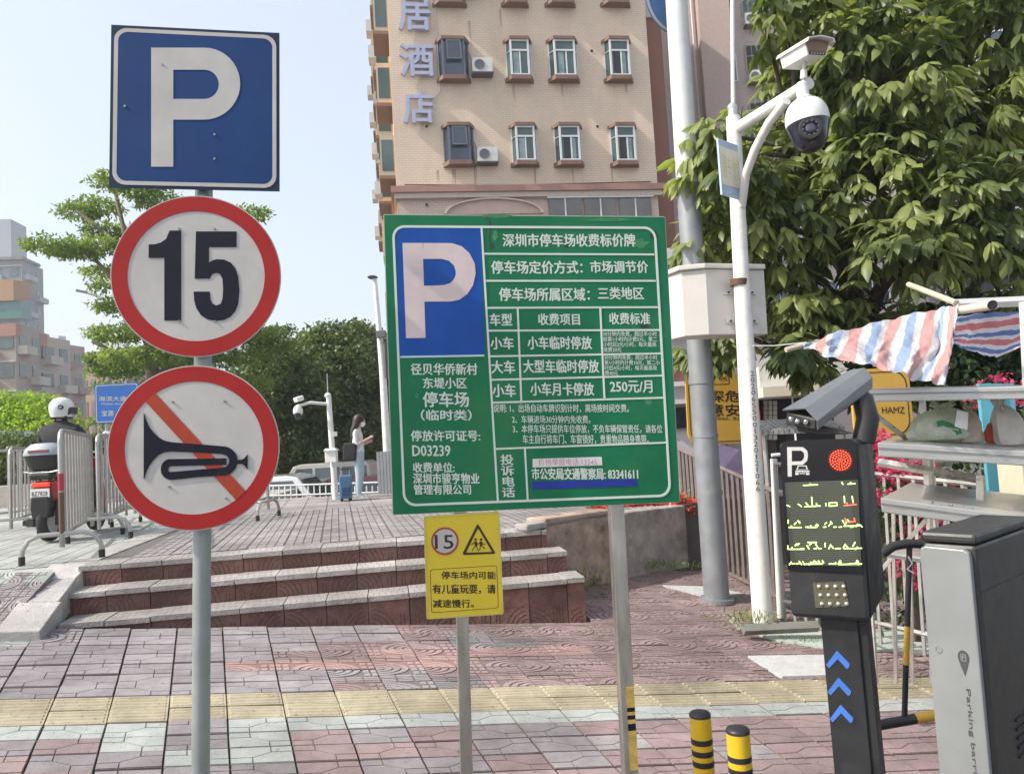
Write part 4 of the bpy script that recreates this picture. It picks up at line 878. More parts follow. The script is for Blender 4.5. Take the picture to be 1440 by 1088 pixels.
# stainless rail frame on the fence
sf = root('stainless_frame', 'stainless tube handrail frame in front of the lower shelf', 'handrail', None)
FY = 4.9
def tubeq(pts, r, nm, m_=None): return MB().tube([at(*p) for p in pts], r, 4).build(nm, m_ or SS, sf)
tubeq([(1236, 650, FY+.5), (1380, 674, FY)], .028, 'top_rail'); tubeq([(1379, 668, FY), (1381, 1010, FY)], .03, 'post')
tubeq([(1240, 702, FY+.5), (1372, 726, FY)], .016, 'mid_rail')
for x in (1256, 1279, 1306, 1329, 1352): tubeq([(x, 704+(x-1240)*.17, FY+.45-(x-1240)*.0035), (x+4, 960, FY+.45-(x-1240)*.0035)], .014, 'bar')
# base channel by the post
cbm = root('steel_channel', 'grey steel channel lying at the foot of the white post', 'steel channel', None)
MB().tube([at(1045, 885, 6.9), at(1150, 880, 7.0)], .05, 4).build('channel', mat('channel_grey', (.25, .25, .22), .6, .3), cbm)
MB().tube([at(1031, 872, 7.3), at(1045, 886, 7.0)], .04, 4).build('channel_end', MATS['channel_grey'], cbm)
# thin white pipe frame right of the post
pf = root('pipe_frame', 'thin white upright frame standing just right of the white post', 'frame', None)
MB().tube([at(1088, 645, 7.5), at(1098, 868, 7.5)], .035, 8).build('upright', PW, pf, smooth=True)
MB().tube([at(1085, 640, 7.6), at(1180, 632, 7.6)], .02, 6).build('rail', PW, pf, smooth=True)
# ================================================================== STALL SHELVES
AL = mat('shelf_aluminium', (.62, .62, .6), .32, .55, var=.08, scale=4, stretch=(.3, 1, 6), dirt=.2, dirtcol=(.4, .38, .35))
sh = root('delivery_shelf', 'aluminium three tier shelf rack with a striped tarp above it', 'shelf rack', None)
SYN, SYF = 4.6, 5.35
def shelf(n0, n1, th, f0, f1, nm):
    """front top corners n0,n1 (px) at SYN, back corners f0,f1 at SYF"""
    a, b = at(*n0, SYN), at(*n1, SYN-.1); c, d = at(*f1, SYF-.1), at(*f0, SYF); dz = Vector((0, 0, -th))
    mb = MB(); mb.hexa([a+dz, b+dz, c+dz, d+dz, a, b, c, d]); s_ = mb.build(nm, AL, sh, bevel=.006)
    mb = MB(); off = Vector((0, -.006, 0)); mb.hexa([a+off+dz*.42, b+off+dz*.42, b+dz*.42, a+dz*.42, a+off+dz*.32, b+off+dz*.32, b+dz*.32, a+dz*.32]); mb.build('edge_groove', mat('groove_grey', (.3, .3, .3), .5, .4), s_)
    return s_
shelf((1196, 548), (1500, 542), .075, (1225, 546), (1490, 540), 'top_shelf')
s2 = shelf((1234, 622), (1500, 638), .085, (1255, 614), (1490, 622), 'middle_shelf')
s3 = shelf((1238, 700), (1500, 734), .085, (1280, 678), (1500, 702), 'lower_shelf')
for x, y0, y1, Y in ((1296, 548, 980, 5.3), (1308, 620, 980, 5.36), (1206, 548, 960, 5.3), (1494, 400, 1000, 5.0)):
    MB().tube([at(x, y0, Y), at(x+(y1-y0)*.06, y1, Y)], .024, 4).build('upright', AL, sh)
MB().tube([at(1200, 560, 4.7), at(1282, 622, 5.1)], .02, 4).build('brace', AL, sh)
MB().tube([at(1240, 800, 5.0), at(1330, 700, 5.3)], .018, 4).build('brace', AL, sh)
shelf((1238, 775), (1400, 800), .03, (1270, 768), (1400, 790), 'bottom_shelf')
# scribbled writing on the shelf edges
rs_ = random.Random(3)
def scribble(x0, y0, x1, y1, n):
    mb = MB()
    for q in range(n):
        t_ = q/(n-1); cx = x0+(x1-x0)*t_; cy = y0+(y1-y0)*t_
        for _ in range(4):
            a = at(cx+rs_.uniform(-5, 5), cy+rs_.uniform(-5, 5), SYN-.012); b = at(cx+rs_.uniform(-5, 5), cy+rs_.uniform(-5, 5), SYN-.012); mb.tube([a, b], .0022, 3)
    mb.build('handwriting', mat('marker_black', (.05, .05, .05), .6), sh)
scribble(1346, 633, 1384, 634, 5); scribble(1312, 710, 1366, 718, 5)
# bags (lofted, with knotted handles)
def bag(name, label, cx, by, ty, wpx, Y, m, lean=0, knot=True, mark=None):
    p = at(cx, by, Y); H = at(cx, ty, Y).z-p.z; Rr = wpx/1085*Y/2; r = root(name, label, 'bag', Matrix.Translation(p), None); rr = random.Random(cx); mb = MB(); n = 22; prof = [(.02, 0), (.86, .02), (1, .12), (1.02, .3), (.96, .5), (.8, .66), (.55, .78), (.26, .85), (.2, .9), (.34, .96), (.3, 1)]
    ph = [rr.uniform(0, 6.28) for _ in range(6)]; vs = []
    for i, (q, z) in enumerate(prof):
        for k in range(n):
            th = 2*math.pi*k/n; w1 = 1+.10*math.sin(3*th+ph[0]+z*3)+.07*math.sin(5*th+ph[1]-z*7)+.05*math.sin(9*th+ph[2])
            vs.append((Rr*q*w1*math.cos(th)+lean*z*z*H, .62*Rr*q*w1*math.sin(th), H*z+.01*math.sin(7*th+ph[3])*(i > 2)))
    fs = [(i*n+k, i*n+(k+1) % n, (i+1)*n+(k+1) % n, (i+1)*n+k) for i in range(len(prof)-1) for k in range(n)]
    mb.add(vs, fs); mb.build('bag_body', m, r, smooth=True)
    if knot:
        for s_ in (-1, 1): MB().tube([(lean*H, 0, H*.93), (lean*H+s_*Rr*.3, 0, H*1.08), (lean*H+s_*Rr*.42, 0, H*.98), (lean*H+s_*Rr*.2, 0, H*.88)], .008, 5).build('handle', m, r, smooth=True)
    return r
PL = mat('thin_plastic_pale', (.62, .66, .62), .25, trans=.3, var=.15, scale=9, bump=.8, bscale=22); PBR = mat('paper_brown', (.40, .33, .27), .6, var=.2, scale=8, bump=.6, bscale=18); PGR = mat('plastic_white_grey', (.6, .56, .54), .35, trans=.2, var=.15, bump=.8, bscale=20); POR = mat('bag_orange', (.75, .16, .06), .5, var=.12, bump=.5)
b1 = bag('plastic_bag', 'large pale translucent carrier bag with green print on the middle shelf', 1325, 618, 568, 84, 4.9, PL, .1)
MB().band([(x*.055-.04, z*.045+.075) for x, z in ((-1, 1), (-.3, 1.1), (.6, .6), (1.6, -.3), (1.7, -.9))], [(x*.055-.04, z*.045+.075) for x, z in ((-.9, .2), (-.3, .4), (.3, 0), (1.0, -.7), (1.1, -1))], -.132, -.125).build('green_print', mat('print_green', (.03, .22, .08), .5), b1)
bag('paper_bag', 'brown paper bag standing in clear plastic, third from the right on the middle shelf', 1366, 622, 570, 32, 4.85, PBR, 0)
bag('orange_bag', 'small orange bag between the brown and grey bags', 1399, 622, 590, 26, 4.95, POR, .05, False)
bag('plastic_bag', 'crumpled whitish bag at the right end of the middle shelf', 1422, 626, 560, 42, 4.8, PGR, -.2)
o = MB(); o.prism([(-.045, -.03), (.03, -.055), (.045, .05), (-.02, .07)], -.003, 0); tk = o.build('receipt', mat('paper_white', (.75, .75, .73), .6)); tk.location = at(1352, 592, 4.72); tag(tk, 'white paper receipt stapled to the brown paper bag', 'receipt')
# ================================================================== STRIPED TARP
def tarp_mat(nm, cw, cb, cr2):
    m = mat(nm, (.7, .66, .66), .45, var=.1, scale=20, trans=.25, bump=.7, bscale=16); t = m.node_tree; N = t.nodes; L = t.links
    uv = N.new('ShaderNodeAttribute'); uv.attribute_name = 'stripe'; cr = N.new('ShaderNodeValToRGB'); cr.color_ramp.interpolation = 'CONSTANT'
    fr_ = N.new('ShaderNodeMath'); fr_.operation = 'FRACT'; L.new(uv.outputs['Fac'], fr_.inputs[0]); L.new(fr_.outputs[0], cr.inputs[0])
    e = cr.color_ramp.elements; e[0].position = 0; e[0].color = (*cw, 1); e[1].position = .18; e[1].color = (*cb, 1)
    x = e.new(.42); x.color = (*cw, 1); y = e.new(.62); y.color = (*cr2, 1); z = e.new(.95); z.color = (*cw, 1)
    b = N['Principled BSDF']; L.new(cr.outputs[0], b.inputs['Base Color'])
    for n in N:
        if n.type == 'BSDF_TRANSLUCENT': L.new(cr.outputs[0], n.inputs[0])
    return m
TM = tarp_mat('striped_tarp_sidelit', (.62, .6, .62), (.30, .40, .58), (.58, .31, .30)); TM2 = tarp_mat('striped_tarp', (.6, .58, .6), (.08, .14, .38), (.5, .13, .15))  # front sheet's copy has paler stripes: its side light is put into the colour
def cloth(name, rows, stripes, cols=40, amp=.03, parent=None, tm=None):
    """rows: list of (px,py,Y) polylines top to bottom, each resampled; stripe runs along u"""
    def samp(L_, t_):
        n = len(L_)-1; k = min(int(t_*n), n-1); f_ = t_*n-k; return [L_[k][i]*(1-f_)+L_[k+1][i]*f_ for i in range(3)]
    rr = 22; V = []; A = []
    for j in range(rr+1):
        v = j/rr; n = len(rows)-1; k = min(int(v*n), n-1); f_ = v*n-k
        for i in range(cols+1):
            u = i/cols; p = samp(rows[k], u); q = samp(rows[k+1], u); x = [p[c]*(1-f_)+q[c]*f_ for c in range(3)]
            w_ = at(*x); w_.y += amp*(math.sin(u*23+v*3)+.6*math.sin(u*41-v*4))*(.3+v); w_.z += amp*.3*math.sin(u*31+v*7)+amp*.18*math.sin(u*77+v*29); w_.y += amp*.3*math.sin(v*19+u*57)+amp*.22*math.sin(v*37-u*83); V.append(w_); A.append(u*stripes[0]+v*stripes[1]+.04*math.sin(u*9+v*5))
    F_ = [[j*(cols+1)+i, j*(cols+1)+i+1, (j+1)*(cols+1)+i+1, (j+1)*(cols+1)+i] for j in range(rr) for i in range(cols)]
    mb = MB(); mb.v = V; mb.f = F_; mb.mi = [0]*len(F_); o = mb.build(name, tm or TM, parent, smooth=True)
    at_ = o.data.attributes.new('stripe', 'FLOAT', 'POINT'); at_.data.foreach_set('value', A)
    return o
tp = root('striped_tarp', 'red, white and blue striped tarpaulin slung over a pole above the shelves', 'tarp', None)
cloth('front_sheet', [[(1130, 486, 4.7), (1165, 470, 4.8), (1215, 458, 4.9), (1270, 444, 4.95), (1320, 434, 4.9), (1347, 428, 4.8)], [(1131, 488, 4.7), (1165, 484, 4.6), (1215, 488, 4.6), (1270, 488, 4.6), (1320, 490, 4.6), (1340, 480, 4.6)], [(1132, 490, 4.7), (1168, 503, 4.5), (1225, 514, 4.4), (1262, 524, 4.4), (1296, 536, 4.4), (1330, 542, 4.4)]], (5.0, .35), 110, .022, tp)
cloth('side_sheet', [[(1344, 446, 4.9), (1380, 440, 5.2), (1436, 438, 5.5), (1500, 434, 5.5)], [(1342, 470, 4.9), (1375, 472, 5.2), (1425, 474, 5.4), (1500, 450, 5.5)], [(1338, 484, 4.9), (1368, 494, 5.1), (1400, 503, 5.2), (1500, 462, 5.4)]], (.5, 2.3), 24, .012, tp, TM2)
MB().tube([at(1105, 492, 4.72), at(1134, 484, 4.75)], .016, 8).build('bamboo_pole', mat('bamboo', (.5, .46, .34), .5), tp, smooth=True)
MB().tube([at(1278, 400, 5.6), at(1345, 426, 4.9)], .02, 8).build('bamboo_pole', MATS['bamboo'], tp, smooth=True)
MB().tube([at(1350, 436, 4.85), at(1396, 429, 4.2)], [.027, .027], 16, cap=False).build('plastic_pipe', mat('pvc_pipe', (.62, .58, .5), .35), tp, smooth=True)
MB().tube([at(1350, 436, 4.85), at(1395.5, 429.1, 4.205)], .0245, 16).build('pipe_bore', BLACK, tp, smooth=True)
MB().tube([at(1340, 428, 5.3), at(1500, 421, 5.0)], .035, 4).build('frame_rail', AL, tp); MB().tube([at(1437, 425, 4.9), at(1452, 760, 4.9)], .02, 4).build('frame_post', AL, tp)
o = MB().tube([at(1058, 486, 7.1), at(1090, 486, 6.0), at(1130, 482, 4.75)], .004, 5).build('string', mat('string_grey', (.5, .5, .5), .6), None, smooth=True); tag(o, 'thin pale string tied from the tarp corner to the white post', 'string')
# ================================================================== behind the shelves: blue door, cream board, yellow sign, flowers
dr = root('blue_door', 'light blue door panel standing behind the right half of the shelves', 'door', None)
BD = mat('faded_blue_door', (.10, .36, .48), .5, var=.1, scale=3, dirt=.3, dirtcol=(.2, .3, .33))
A = at(1366, 566, 6.2); B = at(1420, 566, 6.2)
for q in range(3):
    a = A.lerp(B, q/3+.01); b = A.lerp(B, (q+1)/3-.01); MB().box(((a+b)/2+Vector((.06, .02*q, -1.0))), ((b-a).length, .04, 2.3)).build('door_board', BD, dr)
cbx = MB(); p = at(1475, 680, 5.9); cbx.box(p, (.58, .3, .95)); o = cbx.build('cream_board', mat('cream_panel', (.58, .54, .42), .6, var=.08), None, bevel=.01); tag(o, 'cream coloured box cabinet right of the blue door', 'cabinet')
yf = Fr(at(1250, 585, 7.0), 5)
yo = root('yellow_sign', 'yellow rounded sign with black line behind the middle shelf', 'sign', yf.M)
YO = mat('ochre_sign', (.62, .37, .06), .5, var=.06, scale=3); INK = mat('ink_black', (.03, .025, .02), .5)
def psign(fr_, parent, x0, y0, x1, y1, r=.05):
    a = fr_.uv(x0, y0); b = fr_.uv(x1, y1); MB().prism(rrect(a[0], b[1], b[0], a[1], r, 6), 0, .03).build('board', YO, parent)
    MB().band(rrect(a[0]+.03, b[1]+.03, b[0]-.03, a[1]-.03, r, 6), rrect(a[0]+.038, b[1]+.038, b[0]-.038, a[1]-.038, r, 6), -.003, 0, True).build('line', INK, parent)
psign(yf, yo, 1195, 520, 1286, 614, .12); text(yo, yf, 'HAMZ', (1240, 572, 1272, 581), INK, -.003, .01)
for x in (1210, 1270): q = yf.uv(x, 600); MB().box((q[0], .05, q[1]-.6), (.04, .04, 1.5)).build('leg', IRON, yo)
wf = Fr(at(1020, 565, 10.0), 6, .02)
wo = root('warning_board', 'ochre warning board with big black characters between the two poles', 'warning board', wf.M)
psign(wf, wo, 962, 500, 1066, 622, .15)
text(wo, wf, '水深危险', (974, 549, 1064, 565), INK, -.002, .03); text(wo, wf, '注意安全', (974, 568, 1064, 585), INK, -.002, .03)
text(wo, wf, '请勿戏水，禁止游泳', (1003, 586, 1052, 591), INK, -.002, .01)
q = wf.uv(1014, 531); mb = MB(); mb.band(rrect(q[0]-.11, q[1]-.09, q[0]+.11, q[1]+.09, .02, 3), rrect(q[0]-.10, q[1]-.08, q[0]+.10, q[1]+.08, .015, 3), -.002, 0, True); mb.box((q[0]+.04, -.003, q[1]-.01), (.1, .002, .01), Matrix.Rotation(.6, 3, 'Y')); mb.box((q[0]+.045, -.005, q[1]), (.1, .002, .01), Matrix.Rotation(-.5, 3, 'Y')); mb.build('pictogram', INK, wo)
for x in (985, 1050): q = wf.uv(x, 620); MB().box((q[0], .06, q[1]-.7), (.05, .05, 1.7)).build('leg', IRON, wo)
# purple cloth and red things behind the fence, canopy and shop
cl = MB(); cl.hexa([at(990, 690, 9.6), at(1052, 700, 9.4), at(1052, 700, 9.8), at(990, 690, 10), at(1003, 622, 9.6), at(1040, 632, 9.4), at(1040, 632, 9.8), at(1003, 622, 10)]); o = cl.build('purple_cover', mat('purple_cloth', (.10, .08, .16), .8, var=.25, scale=4, bump=.6, bscale=10)); tag(o, 'dull purple cloth cover over a pile behind the iron fence', 'cover')
# ================================================================== HOTEL
HT = Fr(at(575, 600, 30), 8.3); hx = lambda x, y, dy=0: HT.uv(x, y, dy)
BRK = brickmat('cream_tile_facade', (.74, .595, .46), (.70, .56, .43), (.60, .47, .37), .26, .095)
BROWN = mat('brown_trim', (.20, .115, .085), .7, var=.15, scale=2, dirt=.3); WFR = mat('window_frame_white', (.66, .68, .68), .4, var=.05); GL2 = mat('green_window_glass', (.045, .085, .085), .06, var=.5, scale=.5, spec=.9); DGL = mat('dark_opening', (.012, .013, .016), .4)
XR = hx(925, 265)[0]; ZB, ZTop = -2.6, 24.0
ho = root('hotel_building', 'tall cream tiled hotel block with bay windows and hotel characters', 'building', HT.M)
zc0, zc1 = hx(740, 278)[1], hx(740, 262)[1]
MB().box((XR/2, 7, (ZTop+zc1)/2), (XR, 14, ZTop-zc1)).build('upper_wall', BRK, ho)
PKW = mat('pink_plaster', (.55, .40, .35), .8, var=.08, scale=1.5, dirt=.25)
MB().box((XR/2, 7.05, (ZB+zc0)/2), (XR-.02, 14, zc0-ZB)).build('lower_wall', brickmat('pink_tile_facade', (.60, .46, .40), (.57, .44, .38), (.47, .36, .31), .26, .095), ho)
MB().box((XR/2, 7, zc1-.13), (XR+.5, 14.5, .25)).build('cornice_brown', mat('cornice_brown', (.36, .2, .16), .7, var=.1), ho)
MB().box((XR/2, 7, (zc1-.26+zc0)/2), (XR+.25, 14.3, zc1-.26-zc0)).build('cornice_pink', mat('cornice_cream', (.55, .45, .38), .7, var=.08), ho)
a = hx(628, 302); b = hx(760, 302); cx = (a[0]+b[0])/2; rr_ = (b[0]-a[0])/2; N = 20
za = hx(694, 281)[1]; sc_ = (za-a[1])/rr_
arc = [(cx+rr_*math.cos(math.pi*q/N), a[1]+rr_*sc_*math.sin(math.pi*q/N)) for q in range(N+1)]
MB().band([(x+(x-cx)*.06, a[1]+(z-a[1])*1.1) for x, z in arc], arc, -.15, .04).build('arch_moulding', mat('cornice_cream'
, (.55, .45, .38)), ho)
MB().prism(arc, -.02, .06).build('arch_panel', PKW, ho)
for q, (x0, x1) in enumerate(((771, 818), (821, 867), (870, 916))):
    p, r2 = hx(x0, 280), hx(x1, 302); f_ = MB().box(((p[0]+r2[0])/2, -.0, p[1]-1.0), (r2[0]-p[0], .12, 2.0)).build('strip_window', mat('bronze_glass', (.13, .12, .11), .12, var=.4, scale=.6, spec=.8), ho); MB().box(((p[0]+r2[0])/2, -.08, p[1]-1), (.05, .05, 2.0)).build('mullion', WFR, f_)
p = hx(769, 280); r2 = hx(918, 280); MB().box(((p[0]+r2[0])/2, -.05, p[1]+.04), (r2[0]-p[0], .16, .07)).build('lintel', WFR, ho)
PANE = {}
def bay(x0, y0, x1, y1, kind):
    a = hx(x0, y0); b = hx(x1, y1); X0, X1, Z1, Z0 = a[0], b[0], a[1], b[1]; W = X1-X0; cx = (X0+X1)/2; ch = .17*W; dp = .38
    poly = [(X0, .0), (X0+ch, -dp), (X1-ch, -dp), (X1, .0)]; wd = MB()
    P2 = [(X0-.06, .0), (X0+ch-.04, -dp-.08), (X1-ch+.04, -dp-.08), (X1+.06, .0)]
    wd.prismz(P2, Z1-.13, Z1); wn = wd.build('window', BROWN, ho); MB().prismz(P2, Z0, Z0+.17).build('sill', BROWN, wn)
    z0, z1 = Z0+.172, Z1-.132
    dark = kind == 'dark'; gm = mat('navy_glass', (.03, .045, .075), .08, var=.4, scale=.7, spec=.9) if dark else GL2; fm = mat('slate_frame', (.12, .14, .17), .4) if dark else WFR
    MB().prismz([(X0+.03, .0), (X0+ch+.02, -dp+.04), (X1-ch-.02, -dp+.04), (X1-.03, .0)], z0, z1).build('glass', gm, wn)
    f = MB(); t = .05
    def barz(p, q=t): f.box((p[0], p[1], (z0+z1)/2), (q, q, z1-z0-.002))
    for p in (poly[1], poly[2]): barz(p, .075)
    barz((X0+.03, -.04), .05); barz((X1-.03, -.04), .05)
    zt = z0+(z1-z0)*.70
    if not dark:
        f.box((cx, -dp, zt), (W-2*ch-.08, .06, .07)); f.box((cx, -dp, z0+.035), (W-2*ch-.08, .06, .06)); f.box((cx, -dp, z1-.035), (W-2*ch-.08, .06, .06))
        f.box((cx+(.0 if kind == 'a' else .06), -dp-.004, (z0+zt)/2), (.05, .05, zt-z0-.11))
        for s_, x in ((1, X0), (-1, X1)):
            f.tube([(x+s_*.03, -.04, zt), (x+s_*(ch-.03), -dp+.02, zt)], .025, 4)
    f.build('frame', fm, wn)
    if kind == 'open': MB().box((cx-.12, -dp-.0, (z0+zt)/2), (.20, .03, zt-z0-.12)).build('open_gap', DGL, wn)
    if not dark: MB().box((cx+.13 if kind == 'open' else cx-.16, -dp+.012, (z0+zt)/2), (.22, .02, zt-z0-.14)).build('pale_curtain', mat('curtain_pale', (.24, .33, .33), .5, var=.3, scale=3), wn)
    if dark:
        m_ = MB(); zz0, zz1 = z0+.42*(z1-z0), z1-.06; m_.band([(cx-.28, zz0), (cx+.32, zz0), (cx+.30, zz1), (cx-.28, zz1)], [(cx-.23, zz0+.05), (cx+.27, zz0+.05), (cx+.25, zz1-.05), (cx-.23, zz1-.05)], -.12, -.08, True)
        o = m_.build('open_sash', mat('slate_frame', (.12, .14, .17)), wn); o.location = (0, -dp-.02, 0); MB().prism([(cx-.23, zz0+.05), (cx+.27, zz0+.05), (cx+.25, zz1-.05), (cx-.23, zz1-.05)], -.11, -.09).build('sash_glass', gm, wn, loc=(0, -dp-.02, 0))
    return wn
for row, (ya, yb, dx, ks) in enumerate((((58, 118, 0, ('dark', 'a', 'a2', 'open'))), ((178, 236, 0, ('dark', 'a', 'open', 'open'))), ((-62, 12, 0, ('dark', 'a', 'open', 'a2'))), ((-180, -108, 0, ('dark', 'a', 'a', 'open'))))):
    xs_ = (((613, 661), (709, 749), (769, 814), (847, 889)), ((622, 668), (717, 757), (777, 820), (856, 897)), ((606, 655), (702, 742), (763, 808), (841, 885)), ((600, 649), (696, 736), (757, 802), (835, 879)))[row]
    for (x0, x1), kd in zip(xs_, ks): bay(x0, ya, x1, yb, kd)
def ac_unit(cx, cz, M=None, parent=None, s=1.0, grille=True):
    r = bpy.data.objects.new('ac_unit', None); COL.objects.link(r); r.parent = parent
    w_, h_ = .82*s, .58*s; MB().box((cx, -.28, cz), (w_, .3*s, h_)).build('ac_case', mat('ac_white', (.62, .63, .62), .5, var=.06, dirt=.3), r, bevel=.01)
    MB().ring(cx-.12*s, cz, .22*s, .19*s, -.28-.17*s, -.28-.15*s, 20).build('fan_ring', mat('ac_grey', (.25, .26, .27), .5), r); 
    MB().disc(cx-.12*s, cz, .19*s, -.28-.158*s, -.28-.151*s, 20).build('fan_grille', mat('ac_fan_dark', (.10, .11, .12), .5), r)
    MB().box((cx, -.24, cz-h_/2-.04), (w_*1.05, .48*s, .05)).build('bracket', mat('bracket_dark', (.08, .07, .07), .6), r)
    return r
for x, y in ((677, 98), (684, 222), (668, -18), (660, -128)):
    q = hx(x, y); r = ac_unit(q[0], q[1], parent=ho); MB().tube([(q[0]-.35, -.1, q[1]+.25), (q[0]-.5, -.04, q[1]+.7), (q[0]-.75, -.04, q[1]+.95)], .025, 6).build('ac_hose', mat('hose_grey', (.3, .27, .24), .6), r)
for x, y in ((600, 178), (636, 175), (832, 72), (840, 178), (600, 288), (633, 55), (641, 55)): q = hx(x, y); MB().disc(q[0], q[1], .06, -.02, 0, 10).build('wall_hole', DGL, ho)
STN = mat('damp_streak', (.44, .36, .29), .9, var=.25, scale=2, stretch=(4, 1, .4))
def streak(x, y, w_, h_):
    q = hx(x, y); mb = MB(); n = 7; rr9 = random.Random(int(x*3+y)); P = [(q[0]-w_/2, q[1])]+[(q[0]-w_/2+w_*(k+.5)/n, q[1]-h_*rr9.uniform(.25, 1)) for k in range(n)]+[(q[0]+w_/2, q[1])]; mb.prism(P, -.004, 0); mb.build('damp_streak', STN, ho)
for x, y, w_, h_ in ((722, 119, .12, .9), (752, 238, .1, 1.1), (638, 238, .16, .9), (880, 119, .1, .7), (668, 236, .14, 1.3), (805, 238, .08, .8), (860, 238, .08, 1.2), (660, 30, .12, 1.2), (703, 13, .1, 1.0), (790, 119, .08, .6), (615, 240, .1, .5)): streak(x, y, w_, h_)
MB().tube([(.3, -.05, zc1+.1), (XR*.4, -.05, zc1+.02), (XR-.3, -.05, zc1+.12)], .02, 5).build('cable', mat('cable_black', (.03, .03, .03), .6), ho)
# rooftop-high hotel characters standing off the wall
CHM = mat('sign_letter_lilac', (.40, .43, .58), .5, var=.06)
for ch_, bx_ in (('家', (556, -68, 600, -22)), ('居', (561, 0, 604, 46)), ('酒', (563, 66, 609, 110)), ('店', (568, 132, 609, 176))):
    a = hx(bx_[0], (bx_[1]+bx_[3])/2); b = hx(bx_[2], (bx_[1]+bx_[3])/2); z1_ = hx((bx_[0]+bx_[2])/2, bx_[1])[1]; z0_ = hx((bx_[0]+bx_[2])/2, bx_[3])[1]
    V, F_, x0, y0, x1, y1 = textmesh(ch_, 0, 1, .06); mb = MB()
    for q, (sx, sz_) in enumerate(((0, 0), (-.035, .0), (.035, 0), (0, .02), (0, -.02))): mb.add([(a[0]+(b[0]-a[0])*(p[0]-x0)/(x1-x0)+sx, -.16-q*.002-p[2]*1.2, z0_+(z1_-z0_)*(p[1]-y0)/(y1-y0)+sz_) for p in V], F_)
    mb.build('channel_letter', CHM, ho)
mb = MB(); q0 = hx(608, 0); mb.tube([(q0[0]+.1, -.06, ZTop), (q0[0]+.1, -.06, hx(614, 130)[1]), (q0[0]-.2, -.06, hx(614, 140)[1])], .022, 6); mb.build('downpipe', mat('pipe_white', (.6, .58, .55), .5), ho)
# side wall facing left with caged windows
SIDE = mat('side_wall_warm', (.60, .45, .30), .8, var=.1, dirt=.3)
CG_ = mat('cage_grey', (.33, .30, .27), .6, .2)
for fl in range(7):
    zf = zc1+.2+fl*3.05-3.2*0
    if zf > 21: break
    for q, yy in enumerate((1.0, 4.4, 8.0, 11.4)):
        wo_ = .62+.12*q; mb = MB(); mb.box((-wo_/2, yy+.9, zf+1.5), (wo_-.02, 1.7, 1.7)); s_ = mb.build('side_bay', SIDE if (fl+q) % 2 else mat('side_bay_grey', (.42, .38, .33), .7, var=.1), ho)
        MB().box((-wo_/2, yy+.9, zf+.56), (wo_+.1, 1.9, .14)).build('bay_sill', BROWN, s_); MB().box((-wo_/2-.005, yy+.9, zf+1.55), (wo_, 1.3, 1.25)).build('bay_glass', GL2, s_)
        MB().box((-wo_/2, yy+.045, zf+1.5), (wo_*.75, .02, 1.3)).build('bay_side_glass', GL2, s_)
        if (fl+q) % 2 == 0: MB().box((-wo_-.15, yy+2.4, zf+.8), (.32, .8, .55)).build('ac_case', MATS['ac_white'], ho)
for fl in range(4):
    z = zc1-2.6-fl*3.0
    if z < 0: continue
    MB().box((-.35, 2.4, z+1), (.68, 1.5, 1.5)).build('side_bay', SIDE, ho)
MB().box((-.012, 7, 10), (.02, 13.9, 27)).build('side_wall', SIDE, ho)
# brown side block and dark gap right of the hotel
bw = HT; xA = XR+.01; xB = hx(938, 100)[0]
bb = root('brown_block', 'plain red brown stair block right behind the cream hotel', 'building', HT.M)
MB().box(((xA+xB+.25)/2, 5, 8.5), (xB+.25-xA, 8, 30)).build('wall', mat('red_brown_wall', (.24, .105, .075), .8, var=.08, scale=1), bb)
MB().box(((xA+xB+.25)/2, .95, hx(915, 8)[1]+5), (xB+.25-xA, .12, 10)).build('white_upper_panel', mat('pale_pink_wall', (.55, .5, .46), .8), bb)
# ================================================================== PINK APARTMENT BLOCK right
PF = Fr(at(955, 600, 40), -4); pxz = lambda x, y, dy=0: PF.uv(x, y, dy)
pinkb = root('apartment_building', 'pale pink apartment block seen through the leaves on the right', 'building', PF.M)
x1_ = pxz(1560, 300)[0]; PKF = brickmat('pink_tile_block', (.50, .41, .38), (.47, .385, .36), (.42, .34, .32), .35, .14)
MB().box((x1_/2, 6, 12), (x1_, 12, 31)).build('wall', PKF, pinkb)
xg = pxz(1040, 50)[0]
MB().box((xg*.5+.9, -.4, 12), (1.6, .8, 31)).build('wall_pier', mat('pier_pink', (.45, .35, .31), .8, var=.08), pinkb)
for x in (944, 975, 1008): q = pxz(x, 60); MB().tube([(q[0], -.12 if x != 1008 else -.55, -2.5), (q[0], -.12 if x != 1008 else -.55, 27)], .06, 6).build('drain_pipe', mat('pipe_white'
, (.6, .58, .55)), pinkb)
def flatwin(x, z, w_, h_, parent, y=0, cage=False):
    wn = MB().band([(x-w_/2, z-h_/2), (x+w_/2, z-h_/2), (x+w_/2, z+h_/2), (x-w_/2, z+h_/2)], [(x-w_/2+.07, z-h_/2+.07), (x+w_/2-.07, z-h_/2+.07), (x+w_/2-.07, z+h_/2-.07), (x-w_/2+.07, z+h_/2-.07)], y-.05, y-.001, True).build('window', WFR if not cage else CG_, parent)
    MB().box((x, y-.012, z), (w_-.14, .02, h_-.14)).build('glass', DGL if (int(x*7+z*3) % 3 == 0) else GL2, wn); MB().box((x, y-.035, z), (.05, .03, h_-.15)).build('mullion', WFR, wn)
    if cage:
        mb = MB(); n = 6
        for q in range(n+1): mb.box((x-w_/2+w_*q/n, y-.35, z), (.025, .025, h_))
        for s_ in (-.5, 0, .5): mb.box((x, y-.36, z+h_*s_), (w_+.03, .03, .03))
        mb.build('window_cage', CG_, wn)
